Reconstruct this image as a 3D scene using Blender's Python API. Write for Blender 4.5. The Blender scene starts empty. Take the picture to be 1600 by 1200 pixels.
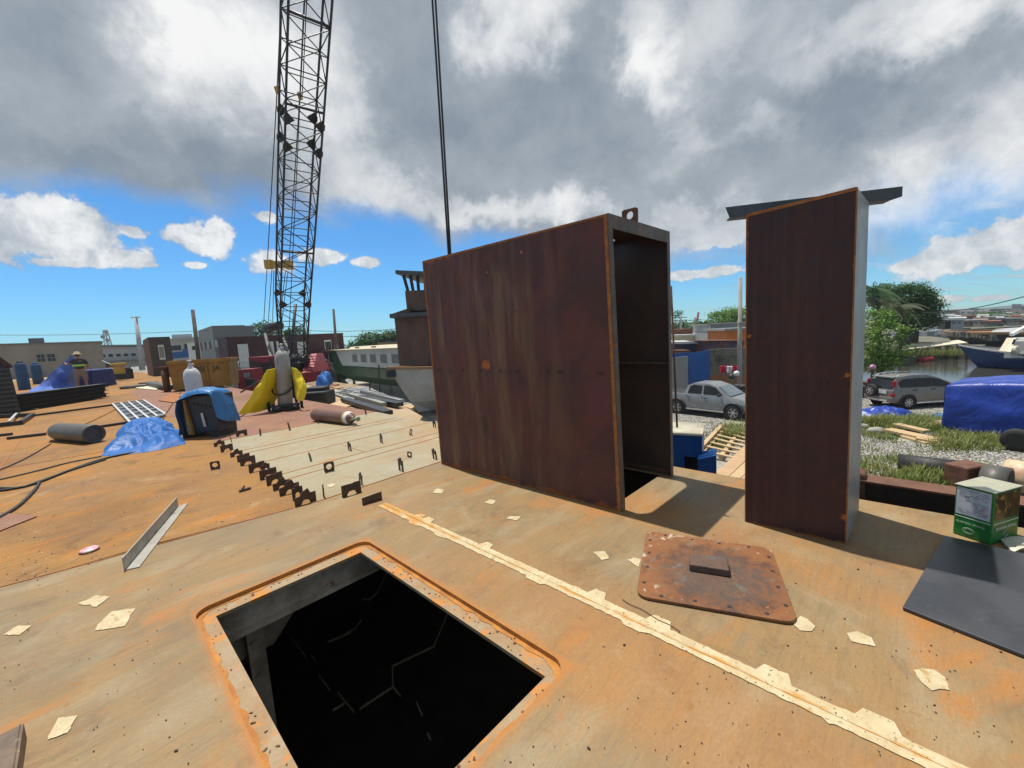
import bpy, bmesh, math, random
from mathutils import Vector, Matrix, noise as mnoise
R = math.radians
random.seed(7)
scene = bpy.context.scene
COL = scene.collection

# ------------------------------------------------------------------ camera
CAM_H = 1.5
F_PX = 644.4                                  # focal length in photo pixels (1600 wide)
PITCH, ROLL, YAW = R(6.747), R(-3.507), R(46.1)
_fw = Vector((0, math.cos(PITCH), -math.sin(PITCH)))
_rt = Vector((1, 0, 0))
_dn = _fw.cross(_rt)
_c, _s = math.cos(ROLL), math.sin(ROLL)
CR = _c*_rt - _s*_dn
CD = _s*_rt + _c*_dn
cam = bpy.data.cameras.new("camera")
cam.sensor_width = 36
cam.lens = F_PX/1600*36
cam.clip_start = 0.05
cam.clip_end = 3000
camo = bpy.data.objects.new("camera", cam)
COL.objects.link(camo)
camo.matrix_world = Matrix((
    (CR.x, -CD.x, -_fw.x, 0), (CR.y, -CD.y, -_fw.y, 0), (CR.z, -CD.z, -_fw.z, CAM_H), (0, 0, 0, 1)))
scene.camera = camo

def ray(x, y):
    return (x-800)*CR + (y-600)*CD + F_PX*_fw
def P(x, y, z=0.0):                            # point of the plane z that the photo shows at pixel x, y
    v = ray(x, y); t = (z-CAM_H)/v.z
    return Vector((0, 0, CAM_H)) + t*v
def at(x, y, depth):                           # point at a given distance in front
    return Vector((0, 0, CAM_H)) + ray(x, y)*(depth/F_PX)
def azel(x, y):
    v = ray(x, y).normalized()
    return math.atan2(v.x, v.y), math.asin(v.z)
GZ = -2.9                                      # the yard
WZ = -4.3                                      # the water
def G(x, y): return P(x, y, GZ)
U = Vector((math.cos(YAW), math.sin(YAW), 0)); V = Vector((-math.sin(YAW), math.cos(YAW), 0))
Z = Vector((0, 0, 1))
def uv(u, v, z=0.0): return U*u + V*v + Z*z
def touv(p): return p.dot(U), p.dot(V)

# ------------------------------------------------------------------ sun, sky, exposure
SUN_EL = R(73.5)
SUN_AZ = math.atan2(-0.7206+.693*.10, 0.6934+.7206*.10)             # the side the sun stands on
sd = Vector((math.sin(SUN_AZ)*math.cos(SUN_EL), math.cos(SUN_AZ)*math.cos(SUN_EL), math.sin(SUN_EL)))
sl = bpy.data.lights.new("sun", 'SUN'); sl.energy = 5.0; sl.angle = R(0.53); sl.color = (1, 0.95, 0.87)
so = bpy.data.objects.new("sun", sl); COL.objects.link(so)
so.rotation_euler = sd.to_track_quat('Z', 'Y').to_euler()
scene.view_settings.view_transform = 'Standard'
scene.view_settings.look = 'None'
scene.view_settings.exposure = 0.12
scene.view_settings.gamma = 1.0

class NT:
    """thin wrapper round a node tree"""
    def __init__(s, tree): s.t = tree; s.n = tree.nodes; s.l = tree.links
    def put(s, sock, v):
        if v is None: return
        if isinstance(v, bpy.types.NodeSocket): s.l.new(v, sock)
        elif isinstance(v, (tuple, list)) and sock.type == 'RGBA' and len(v) == 3: sock.default_value = (*v, 1)
        else: sock.default_value = v
    def node(s, kind, **kw):
        n = s.n.new(kind)
        for k, v in kw.items(): setattr(n, k, v)
        return n
    def math(s, op, a, b=None, c=None, clamp=False):
        n = s.node('ShaderNodeMath', operation=op, use_clamp=clamp)
        s.put(n.inputs[0], a); s.put(n.inputs[1], b); s.put(n.inputs[2], c)
        return n.outputs[0]
    def vmath(s, op, a, b=None, out=0):
        n = s.node('ShaderNodeVectorMath', operation=op)
        s.put(n.inputs[0], a); s.put(n.inputs[1], b)
        return n.outputs[out]
    def coord(s, which='Object'): return s.node('ShaderNodeTexCoord').outputs[which]
    def sep(s, v):
        n = s.node('ShaderNodeSeparateXYZ'); s.put(n.inputs[0], v); return n.outputs
    def comb(s, x, y, z=0.0):
        n = s.node('ShaderNodeCombineXYZ')
        s.put(n.inputs[0], x); s.put(n.inputs[1], y); s.put(n.inputs[2], z); return n.outputs[0]
    def noise(s, vec, scale=5, detail=4, rough=.55, dist=0, out='Fac'):
        n = s.node('ShaderNodeTexNoise')
        s.put(n.inputs['Vector'], vec); n.inputs['Scale'].default_value = scale
        n.inputs['Detail'].default_value = detail; n.inputs['Roughness'].default_value = rough
        n.inputs['Distortion'].default_value = dist
        return n.outputs[out]
    def voro(s, vec, scale=5, out='Distance', feature='F1'):
        n = s.node('ShaderNodeTexVoronoi', feature=feature)
        s.put(n.inputs['Vector'], vec); n.inputs['Scale'].default_value = scale
        return n.outputs[out]
    def scale(s, vec, xyz): return s.vmath('MULTIPLY', vec, tuple(xyz))
    def step(s, x, a, b):                      # smoothstep of x between a and b
        n = s.node('ShaderNodeMapRange', interpolation_type='SMOOTHSTEP')
        s.put(n.inputs[0], x); s.put(n.inputs[1], a); s.put(n.inputs[2], b)
        return n.outputs[0]
    def lin(s, x, a, b, c=0.0, d=1.0):
        n = s.node('ShaderNodeMapRange'); s.put(n.inputs[0], x)
        for i, q in enumerate((a, b, c, d)): n.inputs[i+1].default_value = q
        return n.outputs[0]
    def ramp(s, fac, stops):
        n = s.node('ShaderNodeValToRGB'); s.put(n.inputs[0], fac)
        e = n.color_ramp.elements
        while len(e) < len(stops): e.new(0.5)
        for el, (p, c) in zip(e, stops):
            el.position = p
            el.color = (*c, 1) if isinstance(c, (tuple, list)) else (c, c, c, 1)
        return n.outputs[0]
    def mix(s, fac, a, b, mode='MIX'):
        n = s.node('ShaderNodeMix', data_type='RGBA', blend_type=mode)
        s.put(n.inputs[0], fac); s.put(n.inputs[6], a); s.put(n.inputs[7], b)
        return n.outputs[2]
    def bump(s, h, strength=.3, dist=.01):
        n = s.node('ShaderNodeBump'); n.inputs['Strength'].default_value = strength
        n.inputs['Distance'].default_value = dist; s.put(n.inputs['Height'], h)
        return n.outputs[0]

# --- world: Nishita sky behind procedural clouds
world = bpy.data.worlds.new("World"); scene.world = world; world.use_nodes = True
w = NT(world.node_tree)
for n in list(w.n): w.n.remove(n)
sky = w.node('ShaderNodeTexSky', sky_type='NISHITA')
sky.sun_disc = False; sky.sun_elevation = SUN_EL; sky.sun_rotation = SUN_AZ
sky.air_density = 1.0; sky.dust_density = 0.0; sky.ozone_density = 6.0
hs = w.node('ShaderNodeHueSaturation'); hs.inputs['Saturation'].default_value = 1.0; hs.inputs['Hue'].default_value = 0.5
w.l.new(w.mix(1.0, sky.outputs[0], (.43, .89, 1.15), 'MULTIPLY'), hs.inputs['Color'])
d = w.coord('Generated')
dx, dy, dz = w.sep(d)
az = w.math('ARCTAN2', dx, dy)
el = w.math('ARCSINE', dz)
ae = w.comb(az, el)
dzc = w.math('MAXIMUM', dz, 0.0)
den = w.math('ADD', dzc, 0.16)
pl = w.comb(w.math('DIVIDE', dx, den), w.math('DIVIDE', dy, den))
big = w.noise(pl, 1.1, 7, .58, .35)
fine = w.noise(d, 9, 7, .6, .2)
med = w.noise(d, 4.2, 7, .62, .25)
wisp = w.noise(w.scale(pl, (.55, 1.5, 1)), 2.0, 7, .6, .4)
def blob(px, py, rx, ry, vec=ae):
    a, e = azel(px, py)
    q = w.vmath('SUBTRACT', vec, (a, e, 0)); q = w.scale(q, (1/rx, 1/ry, 0))
    return w.math('SUBTRACT', 1.0, w.vmath('LENGTH', q, out='Value'), clamp=False)
# lower boundary of the cloud deck along the azimuth
bpts = [(-60, 305), (30, 296), (160, 300), (300, 326), (440, 340), (560, 345), (660, 362), (780, 382), (900, 398), (1010, 405), (1130, 425), (1250, 425), (1400, 412), (1520, 400), (1640, 415)]
AZ0, AZ1 = -1.3, 1.3
bl = []
for px, py in bpts:
    a, e = azel(px, py); bl.append(((a-AZ0)/(AZ1-AZ0), max(0, e)))
bnd = w.ramp(w.lin(az, AZ0, AZ1), bl)
over = w.math('SUBTRACT', el, bnd)
nb = w.math('SUBTRACT', w.math('ADD', w.math('MULTIPLY', med, .6), w.math('MULTIPLY', fine, .4)), .5)
rightness = w.step(az, .25, .75)
edge = w.math('ADD', over, w.math('MULTIPLY', nb, w.math('ADD', .2, w.math('MULTIPLY', rightness, .3))))
deckc = w.step(edge, -.02, w.math('ADD', .05, w.math('MULTIPLY', rightness, .12)))
# thin wisps between the banks on the sea side
wz = w.math('MULTIPLY', w.step(wisp, .5, .72), w.math('MULTIPLY', rightness, .85))
puffs = [(30, 338, .13, .05), (95, 345, .12, .05), (50, 378, .17, .055), (120, 395, .11, .035), (180, 402, .07, .022), (20, 360, .12, .06), (205, 361, .036, .017), (100, 410, .10, .014),
         (312, 372, .064, .048), (340, 355, .042, .032), (283, 366, .042, .032), (302, 414, .032, .012), (232, 414, .022, .006),
         (432, 410, .07, .036), (500, 402, .085, .024), (568, 410, .05, .018), (415, 338, .04, .02), (1550, 392, .17, .05), (1490, 405, .14, .026), (1590, 365, .09, .05), (1090, 428, .16, .018), (1120, 368, .12, .045), (1480, 468, .035, .010), (1545, 466, .03, .007)]
pm = None; ps = None
for px, py, rx, ry in puffs:
    b = blob(px, py, rx, ry)
    pm = b if pm is None else w.math('MAXIMUM', pm, b)
pf = w.math('ADD', pm, w.math('MULTIPLY', w.math('SUBTRACT', w.noise(d, 15, 9, .66, .2), .5), 2.0))
puff = w.step(pf, .20, .50)
cover = w.math('MAXIMUM', w.math('MAXIMUM', deckc, wz), w.math('MULTIPLY', puff, .97))
# brightness of the cloud deck: bright rims near its lower edge, bright breaks, grey bellies
lights = [(330, 80, .26, .17, .32), (290, 50, .12, .12, .30), (480, 110, .20, .16, .34), (510, 220, .14, .08, .20), (790, 15, .18, .12, .48), (990, 60, .10, .16, .26), (1015, 140, .08, .10, .24), (1060, 90, .18, .14, .16), (1190, 30, .25, .12, .14), (1400, 40, .24, .08, .32), (1480, 70, .16, .07, .24), (1570, 20, .2, .14, .16),
          (545, 290, .16, .08, .34), (620, 320, .16, .05, .22), (840, 345, .30, .05, .34), (700, 345, .2, .04, .24), (900, 330, .10, .07, .20), (1175, 205, .10, .05, .26), (1080, 215, .08, .06, .2), (1050, 260, .12, .07, .16), (1330, 345, .4, .06, .24), (1450, 300, .3, .09, .26), (1560, 240, .24, .14, .24), (1100, 350, .16, .05, .26), (60, 160, .25, .08, .10), (180, 130, .2, .1, .08),
          (650, 130, .24, .20, -.10), (720, 220, .3, .1, -.06), (150, 225, .5, .08, -.09), (250, 285, .36, .05, -.12), (1300, 180, .34, .07, -.10), (1480, 150, .2, .06, -.12), (880, 160, .16, .12, -.10), (900, 270, .2, .05, -.05), (110, 60, .2, .12, -.05)]
br = None
wob = w.vmath('ADD', ae, w.scale(w.vmath('SUBTRACT', w.noise(d, 3.5, 5, .6, 0, 'Color'), (.5, .5, .5)), (.26, .20, 0)))
wob = w.vmath('ADD', wob, w.scale(w.vmath('SUBTRACT', w.noise(d, 11, 7, .66, .2, 'Color'), (.5, .5, .5)), (.22, .16, 0)))
for px, py, rx, ry, amp in lights:
    b = w.math('MULTIPLY', w.step(blob(px, py, rx, ry, wob), 0, .9), amp)
    br = b if br is None else w.math('ADD', br, b)
tex = w.math('MULTIPLY', w.math('SUBTRACT', w.math('ADD', w.math('MULTIPLY', big, .5), w.math('MULTIPLY', med, .5)), .5), .62)
tex = w.math('ADD', tex, w.math('MULTIPLY', w.math('SUBTRACT', fine, .5), .46))
val = w.math('ADD', w.math('ADD', .40, br), tex)
dcol = w.ramp(val, [(0, (.20, .25, .31)), (.25, (.265, .32, .385)), (.48, (.40, .45, .51)), (.72, (.68, .71, .745)), (.98, (.99, .99, .99))])
pval = w.math('ADD', w.lin(w.noise(w.vmath('ADD', d, (.012, 0, -.016)), 13, 9, .66, .2), .34, .66, 1.0, .1), w.lin(fine, .3, .7, -.15, .35))
pcol = w.ramp(pval, [(0, (.42, .47, .53)), (.45, (.62, .66, .70)), (.8, (.93, .94, .95)), (1, (1, 1, 1))])
ccol = w.mix(w.math('MULTIPLY', puff, w.math('SUBTRACT', 1.0, deckc)), dcol, pcol)
ccol = w.mix(w.math('MULTIPLY', wz, w.math('SUBTRACT', 1.0, deckc)), ccol, (.80, .84, .88))
bg1 = w.node('ShaderNodeBackground'); bg1.inputs[1].default_value = 0.112
w.l.new(hs.outputs[0], bg1.inputs[0])
bg2 = w.node('ShaderNodeBackground'); bg2.inputs[1].default_value = 0.86
w.l.new(ccol, bg2.inputs[0])
ms = w.node('ShaderNodeMixShader')
w.l.new(cover, ms.inputs[0]); w.l.new(bg1.outputs[0], ms.inputs[1]); w.l.new(bg2.outputs[0], ms.inputs[2])
wo = w.node('ShaderNodeOutputWorld'); w.l.new(ms.outputs[0], wo.inputs[0])

# ------------------------------------------------------------------ materials
MATS = {}
def new_mat(name):
    m = bpy.data.materials.new(name); m.use_nodes = True
    t = NT(m.node_tree)
    b = t.n.get('Principled BSDF')
    MATS[name] = m
    return m, t, b
def setb(t, b, col=None, rough=None, metal=None, normal=None, spec=None):
    if col is not None: t.put(b.inputs['Base Color'], col)
    if rough is not None: t.put(b.inputs['Roughness'], rough)
    if metal is not None: t.put(b.inputs['Metallic'], metal)
    if normal is not None: t.put(b.inputs['Normal'], normal)
    if spec is not None: t.put(b.inputs['Specular IOR Level'], spec)
def M(name, c1, c2=None, scale=4, rough=.6, metal=0, bump=0, c3=None, spot=.62, stretch=(1, 1, 1), sscale=None, coord='Object', spec=None, bdist=.01):
    """two-tone noise paint with optional third-colour stains"""
    if name in MATS: return MATS[name]
    m, t, b = new_mat(name)
    v = t.scale(t.coord(coord), stretch)
    n1 = t.noise(v, scale, 6, .6, .2)
    if c2 is None: c2 = tuple(x*.78 for x in c1)
    col = t.mix(t.step(n1, .35, .66), c1, c2)
    fine = t.noise(v, scale*9, 3, .6)
    col = t.mix(t.lin(fine, .3, .7, 0, .28), col, tuple(x*.55 for x in c2))
    if c3 is not None:
        n2 = t.noise(t.vmath('ADD', v, (7.3, 2.1, 4.4)), sscale or scale*1.7, 7, .65, .3)
        col = t.mix(t.step(n2, spot, spot+.08), col, c3)
    setb(t, b, col, t.lin(n1, .3, .7, max(.05, rough-.08), min(1, rough+.1)), metal, t.bump(fine, bump, bdist) if bump else None, spec)
    return m

# near deck steel: brownish mill-scale plate, flash rust, scratches
HC = (0.815, 2.018); HHX, HHY = 0.537, 0.962      # hatch recess (deck axes)
def deck_material(name, cold, warm, orange, amount, hatch=False, dirt=.5, rough=.6, dark=(.15, .085, .05), sand=(.50, .36, .21)):
    m, t, b = new_mat(name)
    o = t.coord('Object')
    x, y, z = t.sep(o)
    a = t.noise(o, .8, 8, .66, .6)
    brush = t.noise(t.scale(o, (1.2, 12, 1)), 2.2, 7, .68, .2)
    grain = t.noise(t.scale(o, (1, 2.6, 1)), 38, 5, .7)
    col = t.mix(t.step(t.math('ADD', t.math('MULTIPLY', a, .6), t.math('MULTIPLY', brush, .4)), .40, .60), cold, warm)
    br2 = t.noise(t.scale(o, (1.6, 22, 1)), 1.6, 8, .74, .3)
    col = t.mix(t.math('MULTIPLY', t.step(br2, .50, .66), .32), col, dark)
    col = t.mix(t.math('MULTIPLY', t.step(br2, .46, .34), .2), col, sand)
    mot = t.noise(t.vmath('ADD', o, (31, 7, 0)), 2.3, 9, .7, .7)
    col = t.mix(t.math('MULTIPLY', t.step(mot, .52, .68), .6), col, dark)
    col = t.mix(t.math('MULTIPLY', t.step(t.noise(t.vmath('ADD', o, (3, 17, 0)), 1.7, 9, .72, .6), .54, .68), .6), col, sand)
    st = t.noise(t.scale(o, (.9, 2.0, 1)), 1.3, 9, .7, .6)
    fac = t.step(st, 1-amount, 1-amount+.14)
    if hatch:
        sx = t.math('SUBTRACT', t.math('ABSOLUTE', t.math('SUBTRACT', x, HC[0])), HHX)
        sy = t.math('SUBTRACT', t.math('ABSOLUTE', t.math('SUBTRACT', y, HC[1])), HHY)
        sd_ = t.math('MAXIMUM', sx, sy)
        near = t.math('SUBTRACT', t.math('ADD', -.035, t.math('MULTIPLY', t.noise(o, 5, 7, .7, .4), .22)), t.math('MAXIMUM', sd_, t.math('MULTIPLY', sd_, -9)))
        fac = t.math('MAXIMUM', fac, t.step(near, .0, .10))
        bands = t.noise(t.comb(t.math('ADD', x, t.math('MULTIPLY', y, .05)), t.math('MULTIPLY', y, 2.6)), 1.4, 4, .55, .3)
        col = t.mix(t.math('MULTIPLY', t.step(bands, .5, .7), .5), col, (.36, .30, .19))
        fac = t.math('MAXIMUM', t.math('MULTIPLY', fac, .85), t.step(t.math('ADD', t.math('ABSOLUTE', sd_), t.math('MULTIPLY', t.math('SUBTRACT', t.noise(o, 14, 6, .7), .5), .05)), .030, .010))
    col = t.mix(t.math('MULTIPLY', fac, t.lin(grain, .25, .7, .5, 1)), col, orange)
    lp_ = t.noise(t.scale(o, (1, .7, 1)), .30, 5, .6, .8)
    col = t.mix(t.math('MULTIPLY', t.step(lp_, .50, .62), .45), col, dark)
    col = t.mix(t.math('MULTIPLY', t.step(lp_, .47, .36), .35), col, orange)
    fl = t.noise(o, 11, 8, .72, .4)
    col = t.mix(t.math('MULTIPLY', t.step(fl, .58, .70), .55), col, tuple(q*.6 for q in orange))
    col = t.mix(t.math('MULTIPLY', t.step(t.noise(t.vmath('ADD', o, (1, 2, 3)), 15, 8, .75, .4), .60, .68), .45), col, sand)
    col = t.mix(t.math('MULTIPLY', t.step(t.noise(t.scale(o, (1, 3, 1)), 26, 5, .65), .68, .73), dirt), col, (.06, .04, .03))
    col = t.mix(t.math('MULTIPLY', t.step(t.noise(o, 70, 3, .6), .68, .74), .5), col, (.62, .48, .30))
    sc = t.noise(t.scale(o, (16, .7, 1)), 4, 5, .7, .6)
    col = t.mix(t.math('MULTIPLY', t.step(sc, .68, .72), .3), col, (.60, .46, .3))
    col = t.mix(t.lin(grain, .3, .7, .0, .4), col, tuple(q*.5 for q in warm))
    setb(t, b, col, t.lin(a, .3, .7, rough-.12, rough+.15), 0, t.bump(t.math('ADD', grain, t.math('MULTIPLY', fl, .7)), .22, .004), .3)
    return m
m_deck = deck_material('near_deck_steel', (.235, .182, .105), (.305, .192, .082), (.46, .175, .032), .47, True, .6, .55, (.135, .09, .055), (.35, .27, .165))
m_deckrust = deck_material('orange_deck_rust', (.265, .138, .048), (.335, .17, .044), (.46, .17, .02), .48, False, .6, .75, (.10, .055, .034), (.40, .265, .135))
m_deckpale = deck_material('pale_deck_plate', (.36, .325, .225), (.335, .285, .18), (.40, .195, .06), .46, False, .3, .6, (.27, .19, .10), (.47, .41, .28))
m_deckred = deck_material('redbrown_deck', (.25, .125, .085), (.28, .145, .092), (.36, .165, .06), .44, False, .4, .7, (.15, .075, .05), (.36, .23, .155))
m_recess = M('hatch_recess_rust', (.34, .255, .155), (.31, .195, .095), 5, .7, 0, .5, (.46, .19, .04), .52, sscale=5)
m_recess2 = M('hatch_lip_orange', (.50, .21, .035), (.36, .14, .028), 9, .75, 0, .5, (.2, .1, .04), .62)

# box panels: maroon mill scale with runs, orange at the welds
def panel_material(name, c1, c2, streak, edge_w, spots, rough=.5, weld=True, streak_amt=.8, asp=1.0, spec=.3, red=(.17, .045, .022)):
    m, t, b = new_mat(name)
    g = t.coord('Generated'); o = t.coord('Object')
    gx, gy, gz = t.sep(g)
    q = t.comb(gx, t.math('MULTIPLY', gz, asp))                # panel plane, square units
    wv = t.math('ADD', gx, t.math('MULTIPLY', t.math('SUBTRACT', t.noise(q, 5, 4, .6), .5), .03))
    n0 = t.noise(q, 3.2, 9, .68, .8)
    n1 = t.noise(t.vmath('ADD', q, (3, 8, 1)), 7, 8, .7, .6)
    col = t.mix(t.step(n0, .36, .62), c1, c2)
    col = t.mix(t.math('MULTIPLY', t.step(n1, .50, .68), .7), col, red)
    # broad pale run-off streaks
    s1 = t.noise(t.comb(wv, t.math('MULTIPLY', gz, .10)), 11, 4, .58, .2)
    s3 = t.noise(t.comb(t.math('ADD', wv, 7.7), t.math('MULTIPLY', gz, .10)), 42, 4, .65, .1)
    fade = t.step(t.math('ABSOLUTE', t.math('SUBTRACT', gx, .30)), .70, .12)
    brk = t.noise(t.comb(t.math('MULTIPLY', gx, 5), t.math('MULTIPLY', gz, 1.4)), 2.6, 6, .66, .6)
    sf = t.math('MULTIPLY', t.math('ADD', t.math('MULTIPLY', t.step(s1, .44, .64), .8), t.math('MULTIPLY', t.step(s3, .5, .68), .16)), t.math('MULTIPLY', t.math('MULTIPLY', fade, streak_amt), t.lin(brk, .34, .62, .25, 1.1)), clamp=True)
    col = t.mix(sf, col, streak)
    s2 = t.noise(t.comb(t.math('ADD', wv, 4.4), t.math('MULTIPLY', gz, .05)), 26, 4, .6, .1)
    top = t.noise(t.comb(t.math('MULTIPLY', gx, 9), gz), 1.6, 5, .6, .3)
    col = t.mix(t.math('MULTIPLY', t.math('MULTIPLY', t.step(s2, .57, .70), t.step(top, .42, .6)), .5), col, tuple(k*.35 for k in c1))
    # mill scale flakes, scratches, chalky blotches
    fl = t.noise(q, 34, 7, .72, .3)
    col = t.mix(t.math('MULTIPLY', t.step(fl, .60, .68), .45), col, tuple(k*.4 for k in c2))
    col = t.mix(t.math('MULTIPLY', t.step(t.noise(t.vmath('ADD', q, (9, 1, 2)), 21, 6, .7, .4), .66, .72), .5), col, tuple(min(1, k*1.9) for k in red))
    sc = t.noise(t.scale(q, (1.2, 9, 1)), 9, 6, .75, 1.2)
    col = t.mix(t.math('MULTIPLY', t.step(sc, .69, .73), .35), col, (.27, .20, .14))
    if weld:
        zz = t.math('ADD', gz, t.math('MULTIPLY', t.math('SUBTRACT', t.noise(t.comb(gx, 0.0), 9, 2), .5), .012))
        ln = t.step(t.math('ABSOLUTE', t.math('SUBTRACT', zz, .475)), .009, .003)
        dash = t.step(t.noise(t.comb(gx, 0.0), 24, 2, .5), .5, .58)
        col = t.mix(t.math('MULTIPLY', t.math('MULTIPLY', ln, dash), .7), col, (.015, .012, .012))
    eg = t.math('MINIMUM', t.math('MINIMUM', gx, t.math('SUBTRACT', 1.0, gx)), t.math('MULTIPLY', t.math('MINIMUM', gz, t.math('SUBTRACT', 1.0, gz)), asp))
    en = t.math('SUBTRACT', eg, t.math('MULTIPLY', t.math('SUBTRACT', t.noise(q, 12, 8, .75, .6), .45), .10))
    col = t.mix(t.math('MULTIPLY', t.step(en, edge_w, edge_w*.1), .8), col, (.33, .10, .02))
    for sx, sz, r in spots:
        dd = t.vmath('LENGTH', t.scale(t.vmath('SUBTRACT', q, (sx, sz*asp, 0)), (1/r, 1/r, 1)), out='Value')
        dd = t.math('ADD', dd, t.math('MULTIPLY', t.math('SUBTRACT', t.noise(q, 30, 7, .75, .5), .5), 3.2))
        col = t.mix(t.step(dd, 1.1, .6), col, (.42, .13, .022))
    fine = t.noise(o, 60, 5, .7)
    col = t.mix(t.lin(fine, .3, .7, 0, .3), col, tuple(k*.6 for k in c1))
    dent = t.noise(q, 2.6, 3, .5, .3)
    hgt = t.math('ADD', t.math('MULTIPLY', fl, .5), t.math('MULTIPLY', dent, 4.0))
    setb(t, b, col, t.lin(n1, .3, .7, rough-.12, rough+.15), 0, t.bump(hgt, .26, .012), spec)
    return m
m_panel = panel_material('maroon_steel_panel', (.122, .040, .035), (.068, .031, .030), (.205, .125, .066), .012, [(.385, .50, .024), (.43, .885, .005), (.62, .93, .006)], streak_amt=1.0, red=(.145, .048, .032))
m_panel_tall = panel_material('dark_maroon_steel_panel', (.054, .019, .019), (.038, .018, .019), (.10, .055, .035), .020, [(.955, .80, .03), (.93, .50, .025), (.97, .08, .04), (.97, .65, .02), (.05, .62, .02)], .46, True, .4, 3.6, .35, (.085, .024, .016))
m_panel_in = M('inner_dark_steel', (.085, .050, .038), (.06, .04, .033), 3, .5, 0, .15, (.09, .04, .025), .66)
m_edge = M('orange_weld_edge', (.40, .15, .035), (.26, .095, .03), 14, .75, 0, .4, (.12, .05, .03), .6)
m_greyprime = M('grey_steel_edge', (.135, .10, .078), (.10, .075, .06), 5, .5, .1, .1, (.27, .105, .03), .58, sscale=7)
m_greyside = M('pale_grey_painted_steel', (.30, .315, .31), (.26, .27, .27), 2.5, .45, .0, .05, (.26, .13, .06), .68)
m_darkbar = M('dark_blue_grey_steel', (.085, .09, .10), (.065, .07, .08), 4, .5, .2, .1)
m_rust = M('rust_brown', (.17, .075, .04), (.11, .05, .032), 5, .75, 0, .4, (.30, .12, .035), .6)
m_rustdark = M('dark_rust', (.075, .042, .03), (.05, .032, .026), 5, .8, 0, .4, (.16, .07, .03), .63)
m_clip = M('clip_steel', (.095, .055, .036), (.06, .038, .029), 8, .65, 0, .2, (.2, .085, .03), .62)
m_black = M('black_rubber', (.02, .02, .021), (.028, .028, .03), 4, .6, 0, .2)
m_blacksteel = M('black_steel', (.032, .033, .036), (.024, .024, .027), 5, .5, 0, .15, (.10, .05, .03), .7)
m_boom = M('black_boom_paint', (.018, .019, .024), (.025, .026, .03), 3, .5, 0, 0)
m_cable = M('dark_cable', (.03, .03, .03), None, 8, .6)
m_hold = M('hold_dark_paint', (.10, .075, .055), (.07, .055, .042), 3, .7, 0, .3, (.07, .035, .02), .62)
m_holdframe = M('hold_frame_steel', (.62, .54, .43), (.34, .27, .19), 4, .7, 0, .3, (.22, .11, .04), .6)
m_holdlit = M('hold_painted_lit_edge', (.85, .75, .6), (.75, .6, .4), 12, .6)  # pale colour painted on to imitate lit edges in the hold
m_primer = M('ochre_primer', (.66, .55, .33), (.60, .46, .22), 9, .7, 0, .2, (.50, .25, .05), .58, sscale=13)
m_primer2 = M('pale_primer_patch', (.56, .48, .31), (.48, .38, .22), 12, .7, 0, .1, (.40, .25, .09), .56, sscale=22)
m_white = M('white_paint', (.74, .74, .71), (.66, .66, .63), 3, .5, 0, .05)
m_cream = M('cream_paint', (.70, .64, .48), (.62, .55, .40), 2, .6, 0, .05, (.42, .32, .2), .68)
m_green = M('green_hull_paint', (.045, .12, .06), (.035, .095, .05), 2, .45)
m_red = M('red_machine_paint', (.30, .028, .035), (.23, .02, .028), 3, .45, 0, .05, (.4, .08, .07), .68)
m_redroof = M('faded_red_paint', (.42, .06, .07), (.35, .05, .06), 3, .5)
m_maroon = M('maroon_container', (.085, .026, .030), (.07, .022, .027), 1.5, .55)
m_yellow = M('yellow_ochre_paint', (.36, .20, .035), (.28, .15, .03), 3, .6, 0, .1, (.16, .08, .03), .62)
m_yellow2 = M('crane_yellow', (.55, .35, .05), (.45, .27, .04), 5, .5)
m_grey1 = M('building_grey_dark', (.155, .16, .17), (.14, .145, .155), 1, .8)
m_grey2 = M('building_grey_light', (.28, .28, .265), (.25, .25, .24), .8, .8, 0, 0, (.22, .22, .20), .6)
m_greywall = M('grey_render', (.27, .26, .235), (.24, .23, .21), .6, .85, 0, 0, (.16, .15, .13), .62)
m_glass = M('dark_window_glass', (.012, .014, .017), (.02, .023, .027), 2, .12, 0, 0, spec=.4)
m_concrete = M('concrete', (.36, .34, .30), (.29, .27, .24), 2, .85, 0, .3)
m_wood = M('pale_timber', (.55, .40, .23), (.46, .32, .17), 4, .75, 0, .2, (.35, .22, .11), .63, stretch=(1, 6, 6))
m_ply = M('plywood', (.50, .33, .18), (.44, .28, .15), 2, .7, 0, .1, (.6, .44, .27), .6)
m_bluepaint = M('blue_paint', (.012, .10, .36), (.01, .08, .29), 3, .45, 0, .05, (.25, .2, .15), .74)
m_blueboat = M('navy_hull_paint', (.014, .075, .27), (.012, .055, .20), 2, .4)
m_orange = M('orange_wall', (.56, .17, .03), (.48, .14, .03), 1, .8)
m_skin = M('skin', (.30, .17, .11), (.27, .15, .10), 6, .6)
m_shirt = M('charcoal_shirt', (.05, .055, .07), (.04, .045, .06), 9, .9)
m_hivis = M('lime_band', (.45, .75, .12), None, 9, .8)
m_khaki = M('khaki_shorts', (.24, .19, .15), (.20, .16, .13), 9, .9)
m_straw = M('straw_hat', (.50, .42, .28), (.42, .35, .22), 9, .9)
m_cylgrey = M('grey_gas_cylinder', (.36, .36, .34), (.30, .30, .285), 3, .5, 0, .05, (.22, .17, .13), .64)
m_cylbrown = M('brown_gas_cylinder', (.17, .085, .06), (.145, .075, .055), 3, .45, 0, .1, (.22, .13, .09), .66)
m_cyldark = M('dark_grey_cylinder', (.105, .098, .085), (.085, .08, .07), 4, .5, 0, .15, (.18, .09, .05), .66)
m_silver = M('silver_paint', (.62, .63, .64), (.52, .53, .54), 4, .4, .1, .05)
m_carpick = M('grey_car_paint', (.30, .31, .32), (.27, .28, .29), 1, .28, .3)
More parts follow.
